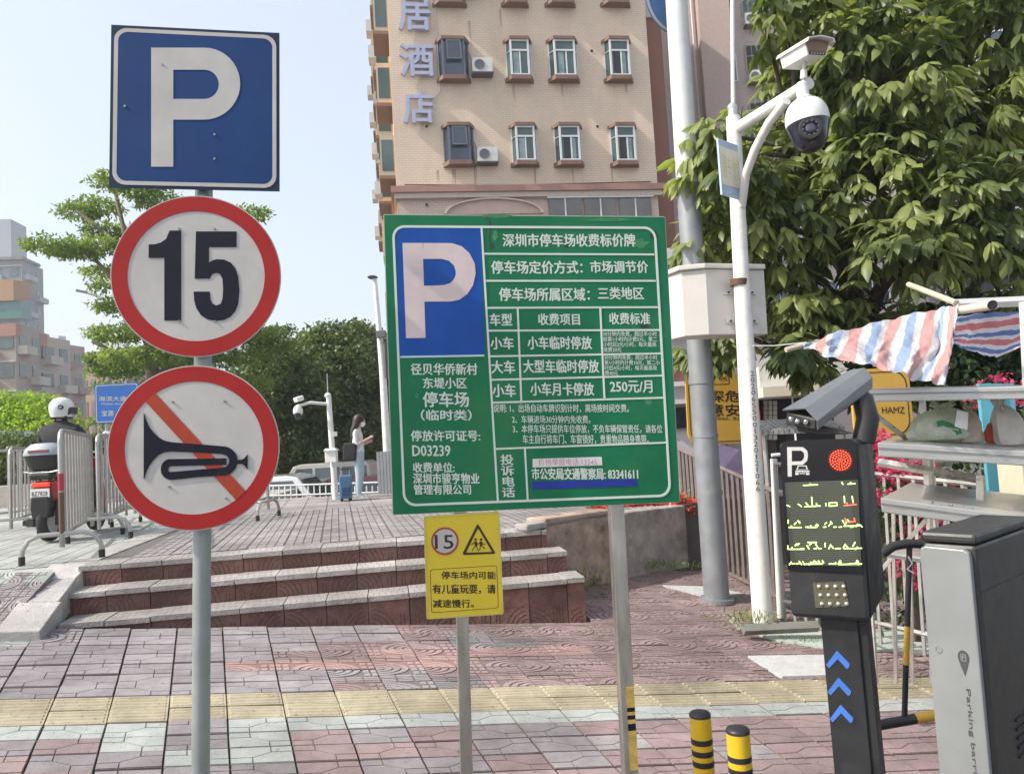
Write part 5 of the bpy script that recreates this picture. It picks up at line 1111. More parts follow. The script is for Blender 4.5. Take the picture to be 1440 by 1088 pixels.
for fl in range(9):
    z = pxz(1000, 130)[1]+(fl-5)*3.1+1.2
    for q, x in enumerate((1000, 1026, 1072, 1130, 1200, 1245, 1300, 1345, 1392, 1440, 1500)):
        X = pxz(x, 100)[0]; flatwin(X, z+(.4 if x == 1072 else 0), .8 if x in (1000, 1026, 1245) else 1.7, 1.5, pinkb, cage=(x in (1072, 1300, 1440)))
        if x in (1026, 1345): ac_unit(X+1.3, z-.7, parent=pinkb)
# low white and brown house between board and pole
LF = Fr(at(945, 600, 17), 3); lz = lambda x, y: LF.uv(x, y)
lh = root('low_house', 'white house with brown window bands between the green board and grey pole', 'house', LF.M)
X0, X1 = lz(905, 500)[0], lz(1005, 500)[0]; zt = lz(960, 345)[1]
MB().box(((X0+X1)/2, 2.2, (zt-3)/2), (X1-X0, 4, zt+3)).build('wall', mat('white_lilac_wall', (.56, .52, .55), .8, var=.08, dirt=.3), lh)
for y0, y1, m_ in ((372, 425, 'b'), (505, 535, 'b'), (575, 600, 'd')):
    a = lz(910, y0); b = lz(985, y1); MB().box(((a[0]+b[0])/2, .17, (a[1]+b[1])/2), (b[0]-a[0], .1, a[1]-b[1])).build('window', mat('brown_red_glass', (.16, .07, .06), .3, var=.4, scale=1) if m_ == 'b' else DGL, lh)
for y in (430, 470, 540, 565): a = lz(950, y); MB().box(((X0+X1)/2, .08, a[1]), (X1-X0+.1, .3, .10)).build('ledge', mat('pale_ledge', (.6, .56, .56), .7), lh)
# shop with white canopy
SF = Fr(at(1100, 560, 12.5), -6); sz = lambda x, y: SF.uv(x, y)
so_ = root('shop', 'small shop with white canopy, red door and white tiled wall beyond the fence', 'shop', SF.M)
def slab_(x0, y0, x1, y1, ya, yb, nm, m_): a = sz(x0, y0); b = sz(x1, y1); return MB().box(((a[0]+b[0])/2, (ya+yb)/2, (a[1]+b[1])/2), (b[0]-a[0], yb-ya, a[1]-b[1])).build(nm, m_, so_)
slab_(1062, 556, 1215, 900, .6, 3, 'dark_interior', mat('shop_dark', (.035, .035, .045), .8, var=.4, scale=2))
slab_(1056, 520, 1215, 548, -.6, 3, 'fascia', mat('fascia_white', (.6, .6, .58), .6, var=.05, dirt=.3)); slab_(1054, 549, 1140, 557, -1.0, .5, 'canopy', mat('canopy_cream', (.58, .54, .46), .6))
slab_(1068, 560, 1079, 640, .3, .58, 'red_door', mat('door_red', (.38, .03, .02), .5))
for r in range(8):
    for c in range(3): a = sz(1082+c*7, 562+r*7.2); b = sz(1088+c*7, 568+r*7.2); MB().box(((a[0]+b[0])/2, .5, (a[1]+b[1])/2), (b[0]-a[0], .12, a[1]-b[1])).build('wall_tile', mat('white_wall_tile', (.6, .58, .54), .4), so_)
slab_(1080, 558, 1104, 640, .56, .59, 'grout', mat('grout_dark', (.12, .11, .1), .9)); slab_(1056, 500, 1110, 518, -.2, .1, 'railing_board', mat('railing_grey', (.4, .4, .42), .6)); slab_(1100, 560, 1106, 640, -.7, -.6, 'post', WFR)
# corrugated counter roof behind the display
cr_ = root('market_counter', 'grey corrugated awning sheet just left of the display post camera', 'awning', None)
A, B = at(1066, 612, 8.9), at(1190, 606, 8.6)
for q in range(16):
    a = A.lerp(B, q/16); b = A.lerp(B, (q+1)/16-.01); MB().hexa([a, b, b+Vector((0, .5, .12)), a+Vector((0, .5, .12)), a+Vector((0, 0, .05)), b+Vector((0, 0, .05)), b+Vector((0, .5, .17)), a+Vector((0, .5, .17))]).build('roof_sheet', mat('zinc_sheet', (.36, .37, .38), .4, .5, var=.15, scale=4), cr_)
MB().tube([A+Vector((.1, .1, 0)), A+Vector((.1, .1, -1.9))], .03, 4).build('leg', ALF, cr_); MB().tube([B+Vector((0, .1, 0)), B+Vector((0, .1, -1.9))], .03, 4).build('leg', ALF, cr_)
# ================================================================== FAR LEFT BUILDINGS
def far_block(name, label, x0, x1, yt, Y, depth, col, floors, cols, yaw=0, balc=None, fh=3.1, wcol=None, ww=1.5, wh=1.5):
    F_ = Fr(at(x0, 620, Y), yaw); X = F_.uv(x1, yt)[0]; Z = F_.uv(x0, yt)[1]; r = root(name, label, 'building', F_.M); wm = mat(name+'_'+label.split()[0]+'_wall', col, .85, var=.1, scale=.4, dirt=.3, dscale=.2)
    zb = -.75-at(x0, 620, Y).z; MB().box((X/2, depth/2, (Z+zb)/2), (X, depth, Z-zb)).build('wall', wm, r)
    gm = wcol or GL2
    for f__ in range(floors):
        z = Z-1.9-f__*fh
        if z < zb+2: break
        for c in range(cols):
            x = X*(c+.5)/cols; MB().box((x, -.03, z), (ww, .1, wh)).build('window', gm, r)
            if balc and c % 2 == 0:
                MB().box((x, -.55, z-1.15), (X/cols*.96, 1.1, .9)).build('balcony', balc, r)
        for c in range(2 if balc else 0):
            yy = depth*(c+.5)/2; MB().box((X+.03, yy, z), (.1, min(1.4, depth*.3), wh)).build('window', gm, r)
            if (c+f__) % 2 == 0: MB().box((X+.5, yy, z-.9), (1.0, depth*.42, .9)).build('balcony', balc, r)
        if balc: MB().box((X/2, -.08, z+1.0), (X+.05, .2, .18)).build('floor_band', mat('band_pale', (.5, .47, .44), .8), r)
    return r, F_, X, Z
PALEB = mat('balcony_pale', (.46, .42, .38), .85, var=.1, scale=.5); GREYB = mat('balcony_grey', (.34, .35, .38), .8, var=.1)
r, F_, X, Z = far_block('tower_block', 'grey blue tower with a blank box top, farthest at the left edge', -160, 31, 372, 125, 7, (.22, .24, .28), 12, 8, 6, GREYB)
MB().box((X*.46, 3, Z+3.6), (X*.9, 5, 7.2)).build('roof_box', mat('roof_box_grey', (.38, .41, .46), .8, var=.05), r); MB().box((X*.5, 2.5, Z+.3), (X*1.03, 6, .5)).build('parapet', mat('dark_parapet', (.18, .17, .17), .8), r)
r, F_, X, Z = far_block('apartment_block', 'white and brick flats with a sloped orange roof at the left edge', -140, 22, 462, 80, 5, (.34, .28, .25), 8, 6, 4, PALEB)
orr = mat('orange_roof', (.40, .24, .14), .8, var=.12); bk = mat('brick_red_far', (.36, .19, .15), .85, var=.1)
MB().hexa([(0, -.3, Z+2.4), (X*1.0, -.3, Z+2.4), (X, 3, Z+3), (0, 3, Z+3), (0, -.3, Z+5.0), (X, -.3, Z+4.6), (X, 3, Z+5), (0, 3, Z+5.4)]).build('sloped_roof', orr, r); MB().box((X*.5, 1, Z+1.5), (X*1.1, 2, 1.9)).build('roof_glazing', mat('teal_glass', (.08, .2, .19), .2), r); MB().box((X*.5, .3, Z-.7), (X*1.02, 1, 1.3)).build('brick_band', bk, r)
r, F_, X, Z = far_block('apartment_block', 'brick topped flats with white bay windows, second row at left', 24, 58, 474, 86, 5, (.42, .36, .33), 8, 3, -4, PALEB); MB().box((X*.5, .3, Z-.5), (X*1.05, 1.2, 1.5)).build('brick_band', bk, r)
r, F_, X, Z = far_block('apartment_block', 'stepped brick block with dark balconies at the far left', 56, 80, 484, 96, 5, (.36, .27, .24), 8, 3, -8, mat('balcony_brown', (.3, .22, .2), .85)); MB().box((X*.5, .2, Z-.4), (X*1.05, 1.2, 1.6)).build('brick_band', bk, r)
r['label'] = 'stepped brick block with brown balconies, third from the left edge'
r, F_, X, Z = far_block('office_block', 'long brown office slab with a pale stair shaft, left of the blue sign', 84, 182, 500, 112, 12, (.27, .185, .155), 9, 9, -20, None, ww=.8, wh=2.0, wcol=mat('brown_glass', (.12, .09, .085), .3)); MB().box((X*.07, -.6, Z*.5-.3), (X*.1, 1.2, Z+6)).build('stair_shaft', mat('shaft_white', (.52, .55, .6), .7), r)
# ================================================================== STREET THINGS far left
lp = root('street_lamp', 'slender street lamp with a long curved arm behind the round signs', 'street lamp', None); LY = 26
LM = mat('lamp_grey', (.35, .37, .39), .5, .4)
MB().tube([at(184, 700, LY), at(180, 560, LY), at(178, 455, LY)], [.11, .09, .07], 10).build('pole', LM, lp, smooth=True); MB().tube([at(178, 458, LY), at(172, 440, LY), at(158, 427, LY), at(135, 415, LY), at(124, 412, LY)], .05, 8).build('arm', LM, lp, smooth=True)
MB().hexa([at(106, 410, LY), at(126, 414, LY), at(126, 414, LY+.3), at(106, 410, LY+.3), at(107, 406.5, LY), at(126, 410, LY), at(126, 410, LY+.3), at(107, 406.5, LY+.3)]).build('lamp_head', mat('lamp_dark', (.12, .13, .14), .5), lp)
bf = Fr(at(156, 566, 17), 4); bs = root('direction_sign', 'blue road direction sign with white characters left of the no horn disc', 'road sign', bf.M)
a = bf.uv(133, 541); b = bf.uv(196, 592); MB().prism(rrect(a[0], b[1], b[0], a[1], .04), 0, .04).build('panel', mat('route_blue', (.02, .12, .42), .4, var=.06), bs); MB().band(rrect(a[0]+.02, b[1]+.02, b[0]-.02, a[1]-.02, .04), rrect(a[0]+.035, b[1]+.035, b[0]-.035, a[1]-.035, .035), -.004, 0, True).build('border', SWHITE, bs)
text(bs, bf, '海滨大道', (139, 557, 178, 564), SWHITE, -.005, .01); text(bs, bf, 'Haibin Ave', (143, 566, 172, 569), SWHITE, -.005, 0); text(bs, bf, '宝源', (143, 577, 160, 585), SWHITE, -.005, .01)
q = bf.uv(148, 592); MB().tube([(q[0], .08, a[1]), (q[0], .08, -3.6)], .05, 8).build('pole', LM, bs, smooth=True)
# ---- crowd barriers
SSB = mat('barrier_steel', (.42, .41, .39), .32, .8, var=.12, scale=9)
def barrier_proto():
    r = root('crowd_barrier', 'x', 'barrier'); L_, H = 2.1, 1.12
    fr_ = [(0, 0, .12), (0, 0, H-.1), (.03, 0, H-.03), (.1, 0, H), (L_-.1, 0, H), (L_-.03, 0, H-.03), (L_, 0, H-.1), (L_, 0, .12)]
    MB().tube(fr_, .021, 10).build('frame', SSB, r, smooth=True); MB().tube([(0, 0, .22), (L_, 0, .22)], .018, 8).build('lower_rail', SSB, r, smooth=True)
    bar = MB().tube([(0, 0, .22), (0, 0, H)], .0125, 6).mesh('bar', SSB); shade(bar)
    for q in range(1, 11): o = bpy.data.objects.new('bar', bar); COL.objects.link(o); o.parent = r; o.location = (L_*q/11, 0, 0)
    ft = MB().tube([(0, -.30, .05), (0, -.295, .12), (0, -.25, .2), (0, -.17, .235), (0, .17, .235), (0, .25, .2), (0, .295, .12), (0, .30, .05)], .02, 8).mesh('foot', SSB); shade(ft)
    cap = MB(); cap.cyl((0, -.30, 0), .026, .07, 10); cap = cap.mesh('foot_cap', RUBBER); cap2 = MB().cyl((0, .30, 0), .026, .07, 10).mesh('foot_cap', RUBBER)
    for x in (.0, L_):
        o = bpy.data.objects.new('foot', ft); COL.objects.link(o); o.parent = r; o.location = (x, 0, 0)
        for c in (cap, cap2): q = bpy.data.objects.new('foot_cap', c); COL.objects.link(q); q.parent = o
    return r
def place(o, p, ang, s=1): o.matrix_world = Matrix.Translation(p) @ Matrix.Rotation(ang, 4, 'Z') @ Matrix.Scale(s, 4)
bp0 = barrier_proto(); GRP = 'steel crowd barriers along the left road'
def bar_from(p, q, label, first=False, s=1.0):
    P, Q = p, q; o = bp0 if first else copytree(bp0); o['label'] = label; o['group'] = GRP; place(o, P, math.atan2(Q.y-P.y, Q.x-P.x), s); return o
n1 = onz(88, 789, PZ); n1d = onz(131, 754, PZ)
o1 = bar_from(n1, n1d, 'nearest steel crowd barrier with a red sleeve, beside the scooter', True, 1.13)
bar_from(onz(140, 760, PZ), onz(215, 722, PZ), 'second steel crowd barrier, half behind the no horn disc', s=1.12)
bar_from(onz(16, 757, PZ), onz(70, 735, PZ), 'steel crowd barrier left of the scooter wheel', s=1.05)
bar_from(onz(-60, 752, PZ), onz(10, 742, PZ), 'steel crowd barrier cut by the left edge of the picture', s=1.05)
bar_from(onz(178, 737, PZ), onz(225, 735, PZ), 'steel crowd barrier farther back between the discs and the plaza edge', s=1.05)
bar_from(onz(95, 722, PZ), onz(160, 716, PZ), 'far steel crowd barrier seen through the nearest one', s=1.05)
mb = MB().cyl((0, 0, .60), .0235, .15, 12); mb.build('red_sleeve', mat('sleeve_red', (.4, .03, .06), .5), o1, smooth=True); MB().cyl((0, 0, .24), .0225, .35, 12).build('rusty_sleeve', mat('rust_brown', (.14, .08, .055), .8), o1, smooth=True)
# grey fence boards and bin at far left
fb = root('board_fence', 'low grey board fence under the bright hedge at the left edge', 'fence', None)
for q in range(5):
    y = 606+q*8; MB().hexa([at(-60, y+7, 21), at(56, y+7, 21), at(56, y+7, 21.1), at(-60, y+7, 21.1), at(-60, y, 21), at(56, y, 21), at(56, y, 21.1), at(-60, y, 21.1)]).build('board', mat('grey_board', (.27, .27, .28), .8, var=.1, rand=.1), fb)
for x in (-20, 20, 56): MB().tube([at(x, 603, 20.95), at(x, 680, 20.95)], .05, 4).build('post', MATS['lamp_grey'], fb)
# ================================================================== SCOOTER + RIDER
def skin(name, V, E_, mats_, fn, parent, root_i=0, sub=2):
    me = bpy.data.meshes.new(name); me.from_pydata([v[0] for v in V], E_, []); o = bpy.data.objects.new(name, me); COL.objects.link(o)
    sk = o.modifiers.new('s', 'SKIN'); 
    if not me.skin_vertices: me.attributes.new  # layer is created with the modifier below
    bm_ = bmesh.new(); bm_.from_mesh(me); ly = bm_.verts.layers.skin.verify(); bm_.verts.ensure_lookup_table()
    for i, v in enumerate(bm_.verts):
        r_ = V[i][1]; v[ly].radius = r_ if isinstance(r_, tuple) else (r_, r_); v[ly].use_root = (i == root_i)
    bm_.to_mesh(me); bm_.free(); sk.use_smooth_shade = True; ss = o.modifiers.new('u', 'SUBSURF'); ss.levels = sub; ss.render_levels = sub
    dg = bpy.context.evaluated_depsgraph_get(); dg.update(); m2 = bpy.data.meshes.new_from_object(o.evaluated_get(dg)); bpy.data.objects.remove(o)
    m2.name = name; m2.materials.clear()
    for m_ in mats_: m2.materials.append(m_)
    for p in m2.polygons: p.material_index = fn(p.center); p.use_smooth = True
    o = bpy.data.objects.new(name, m2); COL.objects.link(o); o.parent = parent; return o
SKIN = mat('skin', (.52, .34, .26), .5, var=.05); HAIR = mat('dark_hair', (.035, .022, .018), .5, var=.3, scale=30, stretch=(1, 1, .1)); JKT = mat('black_jacket', (.018, .018, .022), .8, var=.3, bump=.5, bscale=12)
p = onz(67, 762, PZ); SM = Matrix.Translation(p) @ Matrix.Rotation(R_(4), 4, 'Z')
scr = root('scooter', 'red and black motor scooter with a top box seen from behind', 'scooter', SM)
SR = mat('scooter_red', (.32, .02, .03), .3, coat=.5); SBK = mat('scooter_black', (.02, .02, .022), .4)
def wheel(r, w_, hubm, parent, y, x=0, z=None):
    z = z or r; M = Matrix.Translation((x, y, z)) @ Matrix.Rotation(math.pi/2, 4, 'Y')
    t = MB().lathe([(r*.62, -w_*.42), (r*.85, -w_*.5), (r*.96, -w_*.36), (r, -w_*.12), (r, w_*.12), (r*.96, w_*.36), (r*.85, w_*.5), (r*.62, w_*.42)], 28, M).build('wheel', RUBBER, parent, smooth=True)
    MB().lathe([(r*.2, -w_*.5), (r*.6, -w_*.43), (r*.6, w_*.43), (r*.2, w_*.5)], 20, M).build('rim', hubm, t, smooth=True)
wheel(.25, .11, STEEL, scr, .06); wheel(.25, .1, STEEL, scr, 1.25)
MB().prism([(-.09, .30), (.09, .30), (.11, .42), (.10, .56), (-.10, .56), (-.11, .42)], -.17, .0).build('rear_fender', SBK, scr, bevel=.015)
mb = MB(); mb.hexa([(-.12, -.05, .5), (.12, -.05, .5), (.17, .9, .42), (-.17, .9, .42), (-.14, -.08, .74), (.14, -.08, .74), (.16, .55, .74), (-.16, .55, .74)]); mb.build('rear_body', SR, scr, bevel=.03)
MB().box((0, .22, .80), (.26, .75, .09)).build('seat', SBK, scr, bevel=.03); MB().box((0, .85, .3), (.36, .55, .07)).build('footboard', SBK, scr, bevel=.02)
mb = MB(); mb.hexa([(-.2, 1.1, .3), (.2, 1.1, .3), (.2, 1.2, .3), (-.2, 1.2, .3), (-.16, .95, 1.0), (.16, .95, 1.0), (.16, 1.05, 1.0), (-.16, 1.05, 1.0)]); mb.build('front_shield', SR, scr, bevel=.02)
MB().tube([(-.36, .78, 1.04), (-.15, .9, 1.06), (.15, .9, 1.06), (.36, .78, 1.04)], .018, 8).build('handlebar', SBK, scr, smooth=True)
for s_ in (-1, 1):
    MB().tube([(s_*.22, .86, 1.06), (s_*.34, .82, 1.22)], .008, 6).build('mirror_stalk', SBK, scr, smooth=True); MB().ell((s_*.37, .81, 1.28), (.07, .02, .05)).build('mirror', mat('mirror_glass', (.6, .65, .7), .1, .6), scr, smooth=True)
    MB().tube([(s_*.13, -.02, .2), (s_*.13, -.0, .5)], .028, 8).build('shock_absorber', SBK, scr, smooth=True)
MB().tube([(-.16, -.1, .25), (-.16, .4, .2)], .05, 12).build('exhaust', mat('exhaust_dark', (.05, .05, .05), .4, .6), scr, smooth=True)
MB().box((0, -.125, .70), (.20, .05, .055)).build('tail_light', mat('tail_light_red', (.8, .06, .03), .2, emit=.35), scr, bevel=.015)
npl = MB().box((0, -.15, .60), (.22, .012, .105)).build('number_plate', mat('plate_white', (.7, .7, .68), .4), scr); textlocal(npl, 'BZ7828', -.09, .57, .09, .62, SBLK, -.1575, .01)
mb = MB(); mb.tube([(-.2, -.12, .86), (-.1, -.12, .84), (.1, -.12, .84), (.2, -.12, .86)], .01, 6); mb.tube([(-.18, -.1, .86), (-.06, .05, .72)], .01, 6); mb.tube([(.18, -.1, .86), (.06, .05, .72)], .01, 6); mb.build('rack', STEEL, scr, smooth=True)
def loft(parent, nm, m_, secs, n=24, e=3.2):
    mb = MB(); vs = []
    for cx, cy, z, a, b in secs:
        for k in range(n): t = 2*math.pi*k/n; c, s = math.cos(t), math.sin(t); vs.append((cx+a*math.copysign(abs(c)**(2/e), c), cy+b*math.copysign(abs(s)**(2/e), s), z))
    fs = [(i*n+k, i*n+(k+1) % n, (i+1)*n+(k+1) % n, (i+1)*n+k) for i in range(len(secs)-1) for k in range(n)]+[tuple(range(n-1, -1, -1)), tuple((len(secs)-1)*n+k for k in range(n))]
    mb.add(vs, fs); return mb.build(nm, m_, parent, smooth=True)
tb = loft(scr, 'top_box', SBK, [(0, .02, .86, .13, .12), (0, .02, .88, .17, .15), (0, .02, 1.0, .215, .18), (0, .02, 1.05, .225, .19)]); loft(tb, 'box_lid', mat('lid_silver', (.33, .36, .40), .3, .2), [(0, .02, 1.052, .23, .195), (0, .02, 1.08, .23, .195), (0, .02, 1.13, .215, .18), (0, .02, 1.19, .15, .13), (0, .02, 1.2, .06, .05)])
MB().box((0, -.172, 1.10), (.24, .02, .035)).build('lid_reflector', mat('reflector_plum', (.25, .08, .10), .3), tb, bevel=.006)
rp_ = root('person', 'scooter rider in black jacket and white helmet, seen from behind', 'person', SM @ Matrix.Translation((.02, .26, .02)))
V = [((0, 0, .86), (.15, .13)), ((0, .0, 1.08), (.15, .12)), ((0, .04, 1.30), (.19, .12)), ((0, .08, 1.44), .06), ((0, .1, 1.54), .08), ((0, .11, 1.63), .09),
     ((-.12, .1, .84), .09), ((-.17, .45, .80), .075), ((-.15, .52, .42), .05), ((-.15, .66, .37), .04), ((.12, .1, .84), .09), ((.17, .45, .80), .075), ((.15, .52, .42), .05), ((.15, .66, .37), .04),
     ((-.20, .05, 1.34), .07), ((-.31, .2, 1.13), .055), ((-.31, .5, 1.06), .04), ((-.31, .57, 1.06), .035), ((.20, .05, 1.34), .07), ((.31, .2, 1.13), .055), ((.31, .5, 1.06), .04), ((.31, .57, 1.06), .035)]
E_ = [(0, 1), (1, 2), (2, 3), (3, 4), (4, 5), (0, 6), (6, 7), (7, 8), (8, 9), (0, 10), (10, 11), (11, 12), (12, 13), (2, 14), (14, 15), (15, 16), (16, 17), (2, 18), (18, 19), (19, 20), (20, 21)]
skin('body', V, E_, [JKT, SKIN, mat('dark_trousers', (.03, .032, .045), .8)], lambda c: 1 if c.z > 1.47 or (c.y > .52 and c.z > .98) else 2 if c.z < .9 else 0, rp_)
HW = mat('helmet_white', (.68, .70, .68), .25, coat=.5, var=.05)
loft(rp_, 'helmet', HW, [(0, .1, 1.50, .12, .13), (0, .1, 1.55, .135, .15), (0, .1, 1.62, .142, .16), (0, .1, 1.68, .13, .15), (0, .1, 1.73, .09, .11), (0, .1, 1.755, .03, .04)], 24, 2); MB().box((0, .10, 1.50), (.2, .2, .05)).build('helmet_padding', SBK, rp_, bevel=.02)
MB().band([(.06+.03*math.cos(R_(t)), 1.62+.03*math.sin(R_(t))) for t in range(0, 360, 30)], [(.06+.02*math.cos(R_(t)), 1.62+.02*math.sin(R_(t))) for t in range(0, 360, 30)], -.06, -.03, True).build('helmet_sticker', SBK, rp_); loft(rp_, 'face_mask', HW, [(.05, .22, 1.47, .05, .03), (.05, .22, 1.54, .07, .04)], 14, 2)
MB().prism([(.09, 1.52), (.145, 1.54), (.15, 1.62), (.12, 1.60)], .02, .2).build('visor', SBK, rp_)
# ================================================================== WOMAN with suitcase
wpz = onz(507, 703, PZ); wsc = .885
wm_ = root('person', 'woman with long dark hair in white top and pale jeans looking at a phone', 'person', Matrix.Translation(wpz) @ Matrix.Rotation(R_(-4), 4, 'Z') @ Matrix.Scale(wsc, 4))
V = [((0, 0, .92), (.12, .15)), ((-.01, 0, 1.10), (.10, .12)), ((-.01, 0, 1.27), (.11, .16)), ((.01, 0, 1.39), .045), ((.045, 0, 1.46), .065), ((.06, 0, 1.54), .085),
     ((0, -.09, .86), .095), ((.02, -.09, .48), .075), ((-.01, -.09, .10), .06), ((.12, -.09, .045), .04), ((0, .09, .86), .095), ((.0, .09, .48), .075), ((-.06, .09, .10), .06), ((.07, .09, .045), .04),
     ((-.01, -.17, 1.32), .05), ((.02, -.19, 1.08), .042), ((.22, -.10, 1.17), .028), ((.28, -.07, 1.21), .026), ((-.01, .17, 1.32), .05), ((.02, .19, 1.08), .042), ((.21, .12, 1.12), .028), ((.26, .07, 1.15), .026)]
V += [((.33, -.055, 1.24), .010), ((.335, -.065, 1.225), .010), ((.335, -.075, 1.21), .010), ((.33, -.085, 1.20), .009), ((.30, -.045, 1.245), .011)]
E_ = [(0, 1), (1, 2), (2, 3), (3, 4), (4, 5), (0, 6), (6, 7), (7, 8), (8, 9), (0, 10), (10, 11), (11, 12), (12, 13), (2, 14), (14, 15), (15, 16), (16, 17), (2, 18), (18, 19), (19, 20), (20, 21), (17, 22), (17, 23), (17, 24), (17, 25), (17, 26)]
JN = mat('pale_jeans', (.36, .44, .50), .8, var=.12, scale=14, bump=.3); TP = mat('white_top', (.66, .64, .64), .8, var=.08, bump=.4, bscale=20); SHW = mat('white_shoes', (.7, .7, .7), .6)
skin('body', V, E_, [TP, SKIN, JN, SHW], lambda c: 3 if c.z < .075 else 2 if c.z < .95 and c.x < .13 else 1 if c.z > 1.38 or c.x > .10 else 0, wm_)
loft(wm_, 'hair', HAIR, [(-.09, 0, 1.20, .04, .08), (-.085, 0, 1.28, .055, .115), (-.06, 0, 1.38, .07, .12), (-.01, 0, 1.46, .09, .115), (.015, 0, 1.54, .10, .112), (.03, 0, 1.60, .105, .11), (.035, 0, 1.65, .075, .08), (.035, 0, 1.665, .02, .03)], 20, 2)
loft(wm_, 'face_mask', mat('mask_white', (.7, .72, .75), .7), [(.10, 0, 1.42, .035, .045), (.125, 0, 1.47, .042, .055), (.12, 0, 1.51, .035, .055)], 14, 2)
MB().ell((.145, 0, 1.535), (.018, .012, .02)).build('nose', SKIN, wm_, smooth=True)
MB().box((.345, -.05, 1.25), (.012, .07, .14), Matrix.Rotation(.5, 3, 'Y')).build('phone', mat('phone_dark', (.03, .03, .035), .2), wm_, bevel=.003)
MB().box((-.12, -.17, .95), (.26, .10, .34), Matrix.Rotation(.1, 3, 'Y')).build('shoulder_bag', JKT, wm_, bevel=.03); MB().tube([(-.1, -.18, 1.1), (-.03, -.16, 1.38), (-.02, -.05, 1.40), (-.1, -.0, 1.3)], .014, 6).build('bag_strap', JKT, wm_, smooth=True)
sp_ = onz(487, 704, PZ); su = root('suitcase', 'small blue wheeled suitcase standing behind the woman', 'suitcase', Matrix.Translation(sp_) @ Matrix.Rotation(R_(12), 4, 'Z') @ Matrix.Scale(.9, 4)); SB_ = mat('suitcase_blue', (.06, .15, .27), .5, var=.1)
MB().box((0, 0, .27), (.24, .34, .44)).build('shell', SB_, su, bevel=.03)
for s_ in (-.08, .08):
    MB().tube([(s_, .17, .45), (s_, .17, .60)], .008, 6).build('handle_tube', STEEL, su)
    for t_ in (-.12, .12): MB().ell((s_, t_, .03), (.03, .02, .03)).build('wheel', RUBBER, su, smooth=True)
MB().tube([(-.09, .17, .60), (.09, .17, .60)], .014, 6).build('handle', SBK, su, smooth=True); MB().box((0, -.18, .2), (.16, .04, .16)).build('front_pocket', mat('suitcase_navy', (.03, .07, .16), .6), su, bevel=.015)
# ================================================================== MID CAMERA POST, LAMP, RAIL
cp = root('camera_post', 'distant white camera post with arm and small box near the woman', 'camera post', None); MY = 13.9
MB().tube([at(472, 702, MY), at(462, 556, MY)], [.056, .045], 14).build('pole', PW, cp, smooth=True); MB().tube([at(462, 568, MY), at(436, 566, MY-.2), at(418, 571, MY-.3)], .028, 10).build('arm', PW, cp, smooth=True); MB().ell(at(461, 556, MY), (.06, .06, .05)).build('cap', PW, cp, smooth=True)
MB().tube([at(461, 553, MY), at(460, 525, MY)], .008, 6).build('rod', STEEL, cp)
q = at(420, 561, MY-.3); MB().box(q, (.13, .26, .09), Matrix.Rotation(.5, 3, 'Z') @ Matrix.Rotation(-.3, 3, 'Y')).build('bullet_camera', PW, cp, bevel=.02); q = at(419, 578, MY-.3); MB().ell(q, (.085, .085, .11)).build('dome_camera', PW, cp, smooth=True); MB().ell(q+Vector((0, -.02, -.06)), (.066, .066, .08)).build('dome_glass', DB, cp, smooth=True)
q = at(466, 640, MY-.14); MB().box(q, (.2, .15, .25)).build('meter_box', PW, cp, bevel=.01); MB().box(at(471, 610, MY-.06), (.07, .08, .08)).build('junction', PW, cp); MB().box(at(466, 633, MY-.15), (.23, .2, .02)).build('box_roof', PW, cp)
l2 = root('street_lamp', 'tall white street lamp hugging the hotel corner left of the green board', 'street lamp', None); LY2 = 18
MB().tube([at(548, 700, LY2), at(538, 520, LY2), at(527, 392, LY2)], [.10, .08, .05], 12).build('pole', PW, l2, smooth=True); MB().ell(at(524, 390, LY2), (.12, .2, .035)).build('lamp_head', mat('lamp_dark'
, (.12, .13, .14)), l2, smooth=True)
MB().box(at(536, 470, LY2-.15), (.22, .15, .16)).build('floodlight', mat('lamp_dark', (.12, .13, .14)), l2, bevel=.01); MB().tube([at(541, 480, LY2-.1), at(543, 530, LY2-.1)], .05, 6).build('cable_duct', mat('duct_dark', (.1, .09, .1), .6), l2)
rl_ = root('plaza_railing', 'low white railing along the far edge of the plaza', 'railing', None); RY = 15.1
for k in range(24): x = 376+k*8.2; MB().tube([at(x+.8, 706, RY), at(x, 683, RY)], .014, 6).build('baluster', WHITE, rl_)
for y in (683, 697): MB().tube([at(374, y+.2, RY), at(566, y-6, RY)], .02, 6).build('rail', WHITE, rl_)
# grey machine cabinets by the board's left edge
mc_ = root('utility_cabinet', 'grey ribbed utility cabinet at the plaza edge left of the green board', 'cabinet', None)
A, B = at(533, 703, 14.6), at(560, 702, 14.6); zt = at(540, 635, 14.6).z
for q in range(6): a = A.lerp(B, q/6); b = A.lerp(B, (q+.9)/6); MB().box(((a.x+b.x)/2, 14.7, (PZ+zt)/2), (b.x-a.x, .3, zt-PZ)).build('rib_panel', mat('cabinet_grey', (.3, .31, .33), .6, .2), mc_)
